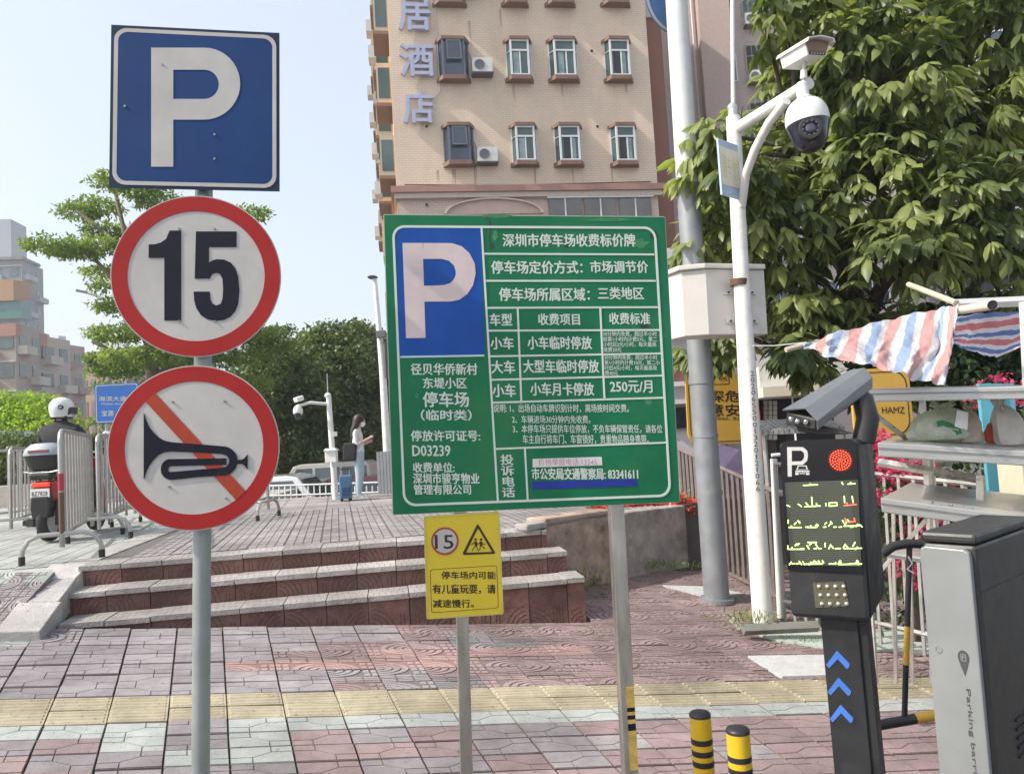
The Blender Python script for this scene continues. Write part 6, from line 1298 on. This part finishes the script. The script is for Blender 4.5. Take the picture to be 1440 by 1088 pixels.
# ================================================================== CARS
def car(label, cat, px, ytop, Y, L_, H, W_, col, flip=1, prof=None, roofcol=None, name='parked_car'):
    p = at(px, ytop, Y); zb = p.z-H; M = Matrix.Translation((p.x, p.y, zb)) @ (Matrix.Rotation(math.pi, 4, 'Z') if flip < 0 else Matrix.Identity(4)); r = root(name, label, cat, M)
    pm = mat('car_paint_'+cat+str(int(px)), col, .25, .1, var=.04, coat=.8)
    P = prof or [(-.5, .18), (-.5, .5), (-.47, .58), (-.43, .95), (-.40, 1.0), (.12, 1.0), (.18, .96), (.30, .60), (.46, .52), (.5, .42), (.5, .18)]
    bd = [(x*L_, z*H) for x, z in P]; body_ = [(x, min(z, .58*H)) for x, z in bd]
    MB().prism([(-.5*L_, .17*H), (-.5*L_, .52*H), (-.48*L_, .57*H), (.31*L_, .57*H), (.46*L_, .5*H), (.5*L_, .4*H), (.5*L_, .17*H)], 0, W_).build('body', pm, r, bevel=.05)
    top = [(-.475*L_, .572*H), (-.43*L_, .96*H), (-.40*L_, H), (.12*L_, H), (.18*L_, .97*H), (.305*L_, .572*H)]
    ins = .12
    mb = MB(); n = len(top); cx = sum(t[0] for t in top)/n
    lo = top; mb.add([(x, ins*(z-.57*H)/(.43*H)*1.0, z) for x, z in top]+[(x, W_-ins*(z-.57*H)/(.43*H), z) for x, z in top], [tuple(range(n)), tuple(range(2*n-1, n-1, -1))]+[(i, i+n, (i+1) % n+n, (i+1) % n) for i in range(n)]); cab = mb.build('cabin', mat('car_roof_'+str(int(px)), roofcol, .3, coat=.5) if roofcol else pm, r, bevel=.03)
    z0, z1 = .62*H, .93*H
    for a, b, sa, sb in ((-.425, -.22, .0, 0), (-.205, .0, 0, 0), (.02, .245, 0, -.095)):
        y0_ = ins*(z0-.57*H)/(.43*H)-.012; y1_ = ins*(z1-.57*H)/(.43*H)-.012
        mb = MB(); mb.add([(a*L_, y0_, z0), (b*L_, y0_, z0), ((b+sb)*L_, y1_, z1), (a*L_+.02, y1_, z1)]+[(a*L_, y0_+.03, z0), (b*L_, y0_+.03, z0), ((b+sb)*L_, y1_+.03, z1), (a*L_+.02, y1_+.03, z1)], [(0, 1, 2, 3), (4, 7, 6, 5), (0, 4, 5, 1), (1, 5, 6, 2), (2, 6, 7, 3), (3, 7, 4, 0)])
        sw_ = mb.build('side_window', GLASS, r); m3 = MB(); m3.add([(v.x, W_-v.y, v.z) for v in mb.v], [tuple(f[::-1]) for f in mb.f]); m3.build('side_window', GLASS, r)
    mb = MB(); mb.add([(.318*L_, .1, .6*H), (.318*L_, W_-.1, .6*H), (.198*L_, W_-.18, .94*H), (.198*L_, .18, .94*H)], [(0, 1, 2, 3)]); o = mb.build('windscreen', GLASS, r); sm = o.modifiers.new('t', 'SOLIDIFY'); sm.thickness = .02
    for x in (-.3, .32):
        for y in (.1, W_-.1):
            M2 = Matrix.Translation((x*L_, y, .17*H+.03)) @ Matrix.Rotation(math.pi/2, 4, 'X'); w_ = MB().lathe([(.2, -.1), (.31, -.1), (.32, 0), (.31, .1), (.2, .1)], 20, M2).build('wheel', RUBBER, r, smooth=True); MB().lathe([(.05, -.11), (.2, -.105), (.2, .105), (.05, .11)], 16, M2).build('rim', STEEL, w_)
    for y in (.15, W_-.3): MB().box((.492*L_, y+.08, .42*H), (.06, .28, .12)).build('headlight', mat('headlight_glass', (.6, .62, .62), .1), r, bevel=.01)
    for y in (.1, W_-.25): MB().box((-.5*L_, y+.08, .5*H), (.04, .16, .2)).build('tail_light', mat('tail_red', (.35, .02, .02), .2), r)
    return r
car('white minivan parked below the far edge of the plaza, left of the camera post', 'van', 372, 671, 18.5, 4.2, 1.75, 1.75, (.66, .67, .69))
car('maroon minibus with pale roof parked behind the white van', 'minibus', 462, 649, 25, 3.7, 1.95, 1.8, (.085, .012, .016), -1, roofcol=(.5, .48, .42), name='parked_minibus')
car('dark red hatchback parked behind the woman with the suitcase', 'car', 545, 668, 22, 4.2, 1.5, 1.75, (.22, .02, .03))
car('grey saloon parked between the minibus and the trees', 'car', 340, 662, 28, 4.4, 1.45, 1.75, (.25, .26, .27))
# bicycle right
bi = root('bicycle', 'bicycle with chrome mudguard just visible over the barrier cabinet', 'bicycle', Matrix.Translation(at(1452, 850, 4.3)))
for x in (-.0, 1.05): MB().ring(x, 0, .33, .305, -.02, .02, 36).build('tyre', RUBBER, bi); MB().ring(x, 0, .303, .29, -.012, .012, 36).build('rim', SS, bi)
MB().band([(.37*math.cos(R_(t)), .37*math.sin(R_(t))) for t in range(20, 175, 12)], [(.355*math.cos(R_(t)), .355*math.sin(R_(t))) for t in range(20, 175, 12)], -.03, .03).build('mudguard', SS, bi)
for a, b in (((0, 0, 0), (.35, 0, .5)), ((.35, 0, .5), (.9, 0, .5)), ((.9, 0, .5), (1.05, 0, 0)), ((.35, 0, .5), (.5, 0, -.02)), ((.5, 0, -.02), (.9, 0, .48)), ((0, 0, 0), (.5, 0, -.02))): MB().tube([a, b], .016, 8).build('frame_tube', SBK, bi, smooth=True)
MB().box((.32, 0, .6), (.24, .14, .06)).build('saddle', SBK, bi, bevel=.02); MB().tube([(.86, -.25, .7), (.9, 0, .66), (.86, .25, .7)], .013, 8).build('handlebar', SS, bi, smooth=True)
# ================================================================== VEGETATION
import numpy as np
rg = np.random.default_rng(5)
LEAF = np.array([(0, 0, 0), (.28, .16, -.02), (.65, .17, -.09), (1, 0, -.24), (.65, -.17, -.09), (.28, -.16, -.02), (.3, 0, .03), (.65, 0, -.03)], float)
LF_ = np.array([(0, 1, 6, 0), (1, 2, 7, 6), (2, 3, 7, 2), (0, 6, 5, 0), (6, 7, 4, 5), (7, 3, 4, 7)])
LTRI = [(0, 1, 6), (1, 2, 7, 6), (2, 3, 7), (0, 6, 5), (6, 7, 4, 5), (7, 3, 4)]
def leaf_mesh(name, P, D, Nn, S_, m, parent=None, wid=1.0):
    """P positions, D directions, Nn normals (n,3), S_ sizes"""
    D = D/np.linalg.norm(D, axis=1)[:, None]; T = np.cross(Nn, D); T /= np.linalg.norm(T, axis=1)[:, None]+1e-9; N2 = np.cross(D, T); n = len(P)
    V = P[:, None, :]+S_[:, None, None]*(LEAF[None, :, 0:1]*D[:, None, :]+wid*LEAF[None, :, 1:2]*T[:, None, :]+LEAF[None, :, 2:3]*N2[:, None, :])
    V = V.reshape(-1, 3); tri = np.array([(0, 1, 6), (1, 2, 7), (1, 7, 6), (2, 3, 7), (0, 6, 5), (6, 7, 4), (6, 4, 5), (7, 3, 4)]); F = (np.arange(n)[:, None, None]*8+tri[None]).reshape(-1, 3)
    me = bpy.data.meshes.new(name); me.vertices.add(len(V)); me.vertices.foreach_set('co', V.ravel()); me.loops.add(F.size); me.loops.foreach_set('vertex_index', F.ravel().astype(np.int32)); me.polygons.add(len(F)); me.polygons.foreach_set('loop_start', np.arange(0, F.size, 3, dtype=np.int32))
    me.materials.append(m); me.update(); me.validate(); me.polygons.foreach_set('use_smooth', [True]*len(me.polygons)); o = bpy.data.objects.new(name, me); COL.objects.link(o)
    if parent: o.parent = parent
    return o
def leafmat(name, col, col2, trans=.35, scale=1.3, rough=.42):
    m = mat(name, col, rough, var=.25, scale=9, trans=trans); t = m.node_tree; N = t.nodes; L = t.links; b = N['Principled BSDF']; prev = b.inputs['Base Color'].links[0].from_socket
    g = N.new('ShaderNodeNewGeometry'); nz = N.new('ShaderNodeTexNoise'); nz.inputs['Scale'].default_value = scale; nz.inputs['Detail'].default_value = 3; L.new(g.outputs['Position'], nz.inputs[0]); mr = N.new('ShaderNodeMapRange'); mr.inputs[1].default_value = .38; mr.inputs[2].default_value = .60; L.new(nz.outputs[0], mr.inputs[0])
    rn = N.new('ShaderNodeMath'); rn.operation = 'ADD'; rm = N.new('ShaderNodeMapRange'); rm.inputs[3].default_value = -.25; rm.inputs[4].default_value = .3; L.new(g.outputs['Random Per Island'], rm.inputs[0]); L.new(mr.outputs[0], rn.inputs[0]); L.new(rm.outputs[0], rn.inputs[1]); rn.use_clamp = True
    mx = N.new('ShaderNodeMix'); mx.data_type = 'RGBA'; L.new(rn.outputs[0], mx.inputs[0]); L.new(prev, mx.inputs[6]); mx.inputs[7].default_value = (*col2, 1); L.new(mx.outputs[2], b.inputs['Base Color'])
    for n in N:
        if n.type == 'BSDF_TRANSLUCENT':
            vm = n.inputs[0].links[0].from_node; L.new(mx.outputs[2], vm.inputs[0])
    return m
# ---- mango-like tree on the right
TGR = leafmat('broad_leaf_green', (.075, .115, .042), (.27, .31, .11), .42, 1.3)
blobs = [(1015, 190, 7.9, .42), (1000, 250, 8.0, .38), (1050, 280, 8.3, .6), (990, 340, 8.2, .3), (1035, 350, 8.6, .5), (1100, 330, 8.5, .6), (1110, 420, 8.6, .45), (1155, 450, 8.4, .42), (985, 500, 8.9, .26), (1022, 480, 8.8, .28), (1100, 15, 8.2, .5), (1070, 15, 8.4, .35), (1180, 55, 8.3, .7), (1150, 215, 9.0, .7), (1240, 110, 8.0, .7), (1270, 10, 8.6, .8), (1350, 70, 8.6, .8), (1420, 30, 8.2, .8), (1440, 160, 8.6, .8), (1330, 170, 8.2, .7), (1230, 240, 8.2, .65), (1310, 290, 7.9, .6), (1400, 280, 8.0, .7), (1195, 310, 8.6, .4), (1440, 380, 8.2, .6), (1360, 330, 7.8, .45), (1240, 350, 8.0, .35), (1200, 400, 8.2, .3), (1275, 350, 7.6, .4), (1340, 430, 8.6, .28), (1420, 440, 8.4, .35), (1250, 440, 8.8, .35), (1205, 450, 8.6, .4), (1120, 490, 8.3, .26), (1145, 520, 8.3, .16), (1500, 250, 8.6, 1.0), (1560, 60, 9, 1.2), (1500, -60, 9, 1.2), (1350, -110, 9, 1.2), (1200, -100, 9.2, 1.0), (1190, 150, 9.8, .6), (1300, 150, 9.8, .6), (1400, 210, 9.8, .6), (1100, 140, 9.2, .45), (1090, 220, 8.8, .5), (1260, 540, 10, .3), (1390, 470, 8.6, .2)]
gaps = [(1225, 150, 9, 16), (1430, 120, 10, 14), (1160, 300, 9, 12), (1375, 300, 10, 9), (1300, 110, 8, 12), (1260, 300, 10, 9), (1035, 60, 34, 55), (1240, 395, 26, 38), (1320, 402, 34, 18), (1395, 392, 22, 14), (1390, 118, 14, 12), (1280, 60, 9, 10), (1350, 215, 14, 12), (1005, 110, 30, 40), (1300, 240, 10, 12), (1180, 395, 10, 40)]
CP_, CD_ = [], []
for x, y, Y, r in blobs:
    n = int(40*r*r*4)+8; c = np.array(at(x, y, Y)); v = rg.normal(size=(n, 3)); v /= np.linalg.norm(v, axis=1)[:, None]; rad = r*rg.uniform(.35, 1.08, n)**.6; pt = c+v*rad[:, None]*np.array([1, 1.1, .85])
    for p, d in zip(pt, v):
        qx, qy = pj(p)
        if any(((qx-g[0])/g[2])**2+((qy-g[1])/g[3])**2 < 1 for g in gaps) or (qx < 1150 and qy < 150-(qx-1040)*.3 and qx < 1068): continue
        CP_.append(p); CD_.append(d)
CP_ = np.array(CP_); CD_ = np.array(CD_); k = 9; n = len(CP_)
P = np.repeat(CP_, k, 0); base = np.repeat(CD_, k, 0); ang = np.tile(np.arange(k)*2*math.pi/k, n)+np.repeat(rg.uniform(0, 6.28, n), k)
D = np.stack([np.cos(ang), np.sin(ang), np.full(len(ang), 0.)], 1)*rg.uniform(.45, 1, (len(ang), 1))+base*.55+np.array([0, 0, -1])*rg.uniform(.25, 1.25, (len(ang), 1)); Nn = np.array([0, 0, 1.])+rg.normal(size=D.shape)*.35+base*.3
S_ = rg.uniform(.12, .30, len(P))*np.repeat(rg.uniform(.75, 1.15, n), k); P = P+D*.02; print('leaves', len(P))
tr = root('broadleaf_tree', 'big broadleaf tree with drooping glossy leaves filling the upper right', 'tree', None)
near = np.argsort(P[:, 1]+(np.abs(P[:, 0]*1085/P[:, 1]-500) > 350)*5)[:270]; mask = np.ones(len(P), bool); mask[near] = False
stuff(leaf_mesh('crown', P[mask], D[mask], Nn[mask], S_[mask], TGR, tr, .92))
proto = [leaf_mesh('leaf', np.zeros((1, 3)), np.array([[1., 0, 0]]), np.array([[0, 0, 1.]]), np.ones(1), TGR, tr, .92)]; pm_ = proto[0].data; bpy.data.objects.remove(proto[0])
for i in near:
    d = Vector(D[i]).normalized(); t = Vector(Nn[i]).cross(d).normalized(); n2 = d.cross(t); M = Matrix((d*S_[i], t*S_[i], n2*S_[i])).transposed().to_4x4(); M.translation = Vector(P[i]); o = bpy.data.objects.new('leaf', pm_); COL.objects.link(o); o.parent = tr; o.matrix_local = M
def limb(pts, r, parent, nm='branch', m=BARK): return MB().tube([at(*p) for p in pts], r, 9).build(nm, m, parent, smooth=True)
limb([(1252, 830, 8.9), (1248, 700, 8.9), (1238, 600, 8.9), (1215, 480, 8.9), (1195, 400, 8.8), (1182, 335, 8.8)], [.16, .15, .14, .13, .12, .11], tr, 'trunk')
limb([(1185, 345, 8.8), (1165, 280, 8.7), (1120, 220, 8.6), (1060, 260, 8.4)], [.09, .07, .05, .02], tr); limb([(1182, 335, 8.8), (1210, 240, 8.8), (1260, 120, 8.7), (1300, 0, 8.8)], [.10, .08, .06, .03], tr); limb([(1172, 370, 8.7), (1140, 330, 8.6), (1100, 320, 8.5), (1060, 350, 8.4)], [.04, .035, .03, .015], tr); limb([(1238, 400, 8.7), (1290, 370, 8.3), (1340, 375, 8.2), (1395, 372, 8.1)], [.05, .045, .035, .02], tr); limb([(1215, 470, 8.9), (1235, 410, 8.7), (1285, 340, 8.4), (1330, 240, 8.4), (1400, 120, 8.5)], [.09, .08, .07, .05, .03], tr); limb([(1195, 400, 8.8), (1145, 440, 8.6), (1110, 410, 8.5)], [.05, .03, .015], tr); limb([(1340, 375, 8.2), (1345, 330, 8.2), (1370, 260, 8.1)], [.03, .025, .01], tr); limb([(1210, 460, 8.9), (1160, 400, 8.8), (1120, 380, 8.6), (1040, 470, 8.8), (990, 490, 8.9)], [.06, .04, .03, .02, .01], tr)
# boughs reaching into every leaf mass, with twigs
anch = [(1182, 335, 8.8), (1210, 240, 8.8), (1260, 120, 8.7), (1120, 220, 8.6), (1290, 370, 8.3), (1340, 375, 8.2), (1330, 240, 8.4), (1195, 400, 8.8), (1400, 120, 8.5), (1300, 0, 8.8), (1040, 470, 8.8), (1165, 280, 8.7)]
TWG = mat('twig_bark', (.14, .10, .075), .9, var=.3); rt = random.Random(21)
for x, y, Y, r in blobs:
    c = at(x, y, Y); a = min((at(*q) for q in anch), key=lambda p: (p-c).length); d = c-a
    if d.length < .15 or d.length > 2.5: continue
    mid = a.lerp(c, .5)+Vector((rt.uniform(-.1, .1), rt.uniform(-.1, .1), rt.uniform(.0, .15))); MB().tube([a, mid, c], [.035, .024, .012], 7).build('branch', BARK, tr, smooth=True)
    tw = MB()
    for _ in range(7):
        v = Vector((rt.uniform(-1, 1), rt.uniform(-1, .3), rt.uniform(-.7, .8))).normalized()*r*rt.uniform(.7, 1.0); s0 = a.lerp(c, rt.uniform(.6, 1)); tw.tube([s0, s0+v*.5+Vector((0, 0, .03)), s0+v], [.009, .006, .003], 4)
    tw.build('twigs', TWG, tr)['kind'] = 'stuff'
# second trunk behind the shelves
t2 = root('dark_tree', 'dark evergreen shrub tree standing behind the tarp and the shelves', 'tree', None)
def cloud(name, bl, dens, size, m, parent, flat=1.0, wid=1.6, droop=.3, kk=5):
    CPs, Cd = [], []
    for x, y, Y, r in bl:
        n = int(dens*r*r)+6; c = np.array(at(x, y, Y)); v = rg.normal(size=(n, 3)); v /= np.linalg.norm(v, axis=1)[:, None]; CPs.append(c+v*(r*rg.uniform(.3, 1.1, n)**.5)[:, None]*np.array([1, 1, flat])); Cd.append(v)
    c = np.concatenate(CPs); v = np.concatenate(Cd); P = np.repeat(c, kk, 0)+rg.normal(size=(len(c)*kk, 3))*size*.5; b = np.repeat(v, kk, 0); D = rg.normal(size=P.shape)+b*.5+np.array([0, 0, -droop]); N_ = rg.normal(size=P.shape)*.6+np.array([0, 0, 1.]); S__ = rg.uniform(.6, 1.3, len(P))*size
    return stuff(leaf_mesh(name, P, D, N_, S__, m, parent, wid))
DK = leafmat('dark_leaf', (.025, .05, .02), (.06, .10, .03), .2, 1.5)
cloud('crown', [(1250, 520, 8.2, .45), (1330, 520, 8.2, .5), (1400, 540, 8.2, .5), (1460, 500, 8.2, .5), (1360, 470, 8.6, .4)], 900, .10, DK, t2); limb([(1392, 800, 8.4), (1395, 560, 8.4), (1390, 470, 8.4)], [.1, .09, .05], t2, 'trunk')
# bougainvillea behind the shelves and red flowers behind the wall
MG = leafmat('magenta_petal', (.55, .03, .16), (.62, .10, .26), .4, 5); RD = leafmat('red_petal', (.55, .03, .02), (.60, .12, .08), .3, 5)
fl = root('bougainvillea', 'magenta bougainvillea bushes flowering behind the shelf rack', 'bush', None)
cloud('foliage', [(1250, 690, 6.6, .32), (1310, 710, 6.6, .32), (1345, 690, 6.8, .3), (1290, 760, 6.6, .35), (1350, 760, 6.8, .3), (1400, 570, 7.5, .25), (1260, 830, 6.9, .3)], 900, .06, DK, fl)
cloud('blossom', [(1250, 668, 6.35, .22), (1275, 655, 6.3, .2), (1300, 740, 6.3, .2), (1345, 722, 6.35, .2), (1330, 790, 6.3, .16), (1275, 800, 6.3, .15), (1410, 556, 7.2, .2), (1380, 562, 7.2, .12), (1240, 625, 6.5, .12)], 1300, .04, MG, fl, wid=2.2)
limb([(1290, 900, 6.6), (1285, 800, 6.6), (1275, 700, 6.6)], [.05, .04, .02], fl, 'stem')
rf = root('flower_bed', 'red flowering bed just behind the low concrete wall', 'flower bed', None)
cloud('foliage', [(x, 717, 9.9, .22) for x in range(850, 975, 22)], 900, .07, mat('dry_leaf', (.25, .17, .06), .7, trans=.2), rf); cloud('blossom', [(x, 715-(x % 3)*3, 9.7, .17) for x in range(848, 968, 16)], 2000, .045, RD, rf, wid=2.2)
MB().tube([at(850, 726, 9.3), at(965, 716, 9.6)], .02, 5).build('rail', WHITE, rf)
# weeds
WD = leafmat('weed_green', (.09, .15, .04), (.2, .26, .07), .35, 6)
def weeds(pts, label, size=.06, n=900, rad=.14, hgt=.5):
    P = []
    for x, y, Y in pts:
        c = np.array(at(x, y, Y)); m_ = int(n*.06)+8; P.append(c+rg.normal(size=(m_, 3))*np.array([rad, rad*.5, rad*hgt*.3])+np.array([0, 0, -.02]))
    P = np.concatenate(P); D = rg.normal(size=P.shape)*.7+np.array([0, 0, 1.2]); o = leaf_mesh('weeds', P, D, rg.normal(size=P.shape), rg.uniform(.5, 1.2, len(P))*size*.75, WD, None, .65); tag(o, label, 'weeds'); o['kind'] = 'stuff'
weeds([(832, 842, 7.9), (845, 858, 7.7), (824, 826, 8.1), (818, 805, 8.0), (835, 815, 8.2), (852, 868, 7.6)], 'green weeds sprouting beside the right end of the red steps', .07)
weeds([(x, 792+(x-870)*.02, 8.9) for x in range(870, 970, 12)], 'low weeds along the foot of the concrete wall', .06, 500)
weeds([(1052, 866, 7.1), (1060, 874, 7.0), (1045, 860, 7.2)], 'tuft of weeds at the foot of the white post', .07)
weeds([(x, 895+(x % 5), 6.9) for x in range(1110, 1200, 14)]+[(1290, 952, 5.9), (1275, 955, 5.9)], 'weeds in the paving joints near the display post', .035, 300, .1, .2)
weeds([(746, 788, 7.9), (738, 790, 7.85), (756, 790, 7.9)], 'small weed growing on the top step', .05, 400, .06)
weeds([(825, 885, 6.7), (842, 893, 6.6), (230, 826, 7.2)], 'little weeds in the paver joints in front of the steps', .03, 300, .06, .2)
weeds([(x, 775-(x-100)*.32, 8.1+(x-100)*.012) for x in range(150, 235, 20)], 'sparse weeds along the left kerb of the plaza', .035, 160, .10, .2)
# right lawn strip
weeds([(x, 852-(x % 7)*2, 8.4) for x in range(1215, 1400, 9)], 'grassy verge behind the aluminium fence', .08, 900, .3, .2)
# ---- left feathery tree
FG = leafmat('feathery_green', (.10, .17, .045), (.22, .29, .08), .5, .5); FT = root('feathery_tree', 'airy light green tree with layered sprays behind the round signs', 'tree', None); TY = 21
BK2 = mat('pale_bark', (.2, .17, .14), .9, var=.2)
sprays = [(75, 345, 1.0), (105, 352, .9), (135, 345, 1.0), (110, 298, .8), (140, 290, .9), (160, 255, .8), (190, 262, 1.0), (225, 285, 1.0), (150, 325, .9), (140, 380, .7), (150, 400, .6), (165, 430, .9), (165, 470, 1.1), (150, 505, .8), (165, 520, 1.1), (190, 500, 1.2), (155, 545, .6), (185, 555, 1.0), (240, 400, 1.4), (280, 330, 1.3), (330, 400, 1.3), (360, 470, 1.0), (385, 485, .8), (345, 500, 1.1), (395, 465, .5), (300, 470, 1.5), (250, 500, 1.5), (335, 540, 1.2), (210, 350, 1.3), (350, 300, .8), (230, 460, 1.4), (200, 600, 1.0), (320, 590, 1.2), (150, 590, .6)]
cloud('crown', [(x, y, TY+(i % 5)*.5-1, r*.75) for i, (x, y, r) in enumerate(sprays)], 310, .115, FG, FT, flat=.2, wid=1.3, droop=.1, kk=6)
limb([(216, 715, TY), (214, 600, TY), (214, 490, TY), (216, 400, TY), (225, 300, TY)], [.22, .19, .17, .13, .06], FT, 'trunk', BK2)
for pth in ([(214, 500, TY), (180, 420, TY), (130, 360, TY), (75, 345, TY)], [(215, 450, TY), (180, 350, TY), (160, 260, TY)], [(214, 520, TY), (170, 500, TY), (130, 480, TY)], [(215, 480, TY), (290, 400, TY), (350, 310, TY)], [(214, 530, TY), (300, 490, TY), (390, 470, TY)], [(216, 400, TY), (150, 330, TY), (110, 298, TY)]): limb(pth, [.09, .07, .05, .025][:len(pth)], FT, 'branch', BK2)
# ---- dense trees beyond the plaza
G1 = leafmat('mid_green', (.065, .10, .035), (.14, .19, .06), .35, .45); G2 = leafmat('deep_green', (.04, .065, .03), (.095, .13, .045), .3, .4); G3 = leafmat('bright_hedge', (.22, .33, .04), (.38, .5, .08), .5, .6)
def tree(label, bl, m, Y, px, dens=420, size=.15, name='leafy_tree', grp='trees beyond the plaza'):
    r = root(name, label, 'tree', None, grp); cloud('crown', [(x, y, Y+dy, rr) for x, y, rr, dy in bl], dens, size, m, r, flat=.9, wid=1.7, kk=6)
    y0 = max(b[1] for b in bl); yt = min(b[1] for b in bl); limb([(px+3, 700, Y), (px, (y0+yt)/2, Y), (px-2, yt+20, Y)], [.28, .2, .08], r, 'trunk')
    for s_ in (-1, 1): limb([(px, (y0+yt)/2+30, Y), (px+s_*25, (y0+yt)/2-10, Y), (px+s_*40, yt+30, Y)], [.1, .07, .03], r, 'branch')
tree('tall dark tree with a pointed crown, left of the hotel corner', [(505, 490, 1.1, 0), (500, 470, .6, 0), (520, 520, 1.6, 0), (485, 530, 1.6, 0), (530, 570, 1.8, 0), (500, 590, 1.8, 0), (520, 630, 1.6, 0), (545, 500, .9, 0), (555, 560, 1.4, 0)], G2, 30, 512)
tree('mid green rounded tree behind the distant camera post', [(460, 490, 1.0, 0), (445, 510, 1.2, 0), (470, 520, 1.4, 0), (450, 560, 1.8, 0), (430, 600, 1.7, 0), (470, 610, 1.8, 0), (450, 640, 1.6, 0), (480, 480, .6, 0)], G1, 27, 455)
tree('green tree just right of the no horn disc, its crown lowest', [(400, 515, .9, 0), (385, 530, 1.2, 0), (410, 550, 1.5, 0), (395, 590, 1.7, 0), (415, 630, 1.4, 0), (380, 640, 1.6, 0), (360, 590, 1.6, 0)], G1, 25, 398)
tree('tree mostly hidden behind the round signs on the left', [(230, 600, 1.8, 0), (270, 560, 2, 0), (320, 620, 2, 0), (250, 650, 1.8, 0), (200, 640, 1.3, 0), (300, 660, 1.6, 0), (350, 640, 1.4, 0)], G2, 30, 275)
hg = root('bright_hedge', 'sunlit yellow green hedge under the flats at the left edge', 'hedge', None); cloud('foliage', [(x, 592+((x*7) % 13), 23, .9) for x in range(-40, 86, 14)]+[(x, 612, 22.5, .8) for x in range(-40, 86, 14)], 700, .10, G3, hg, wid=1.7)
limb([(20, 680, 23), (22, 590, 23)], [.1, .05], hg, 'stem')
h2 = root('roadside_hedge', 'dark green hedge behind the steel crowd barriers', 'hedge', None); cloud('foliage', [(x, 650+((x*5) % 11), 19, .75) for x in range(-30, 210, 12)]+[(x, 672, 19, .7) for x in range(95, 215, 14)], 600, .10, G1, h2, wid=1.7); limb([(150, 700, 19), (150, 660, 19)], [.1, .05], h2, 'stem')
gl_ = root('roadside_kerb_wall', 'low pale kerb wall under the roadside hedge', 'wall', None); MB().box((at(40, 690, 17.6)+Vector((0, 0, -.1))), (6, .3, .5)).build('kerb_wall', CONC, gl_, bevel=.02)

# ---- thin air between here and the far blocks
hm = bpy.data.materials.new('haze'); hm.use_nodes = True; ht_ = hm.node_tree; ht_.nodes.remove(ht_.nodes['Principled BSDF']); pv = ht_.nodes.new('ShaderNodeVolumePrincipled'); pv.inputs['Density'].default_value = .0013; pv.inputs['Color'].default_value = (.92, .94, .96, 1); pv.inputs['Anisotropy'].default_value = .3; ht_.links.new(pv.outputs[0], ht_.nodes['Material Output'].inputs['Volume'])
mb = MB(); mb.box((0, 200, 17.6), (800, 820, 38.8)); hz = mb.build('haze', hm); hz['kind'] = 'stuff'
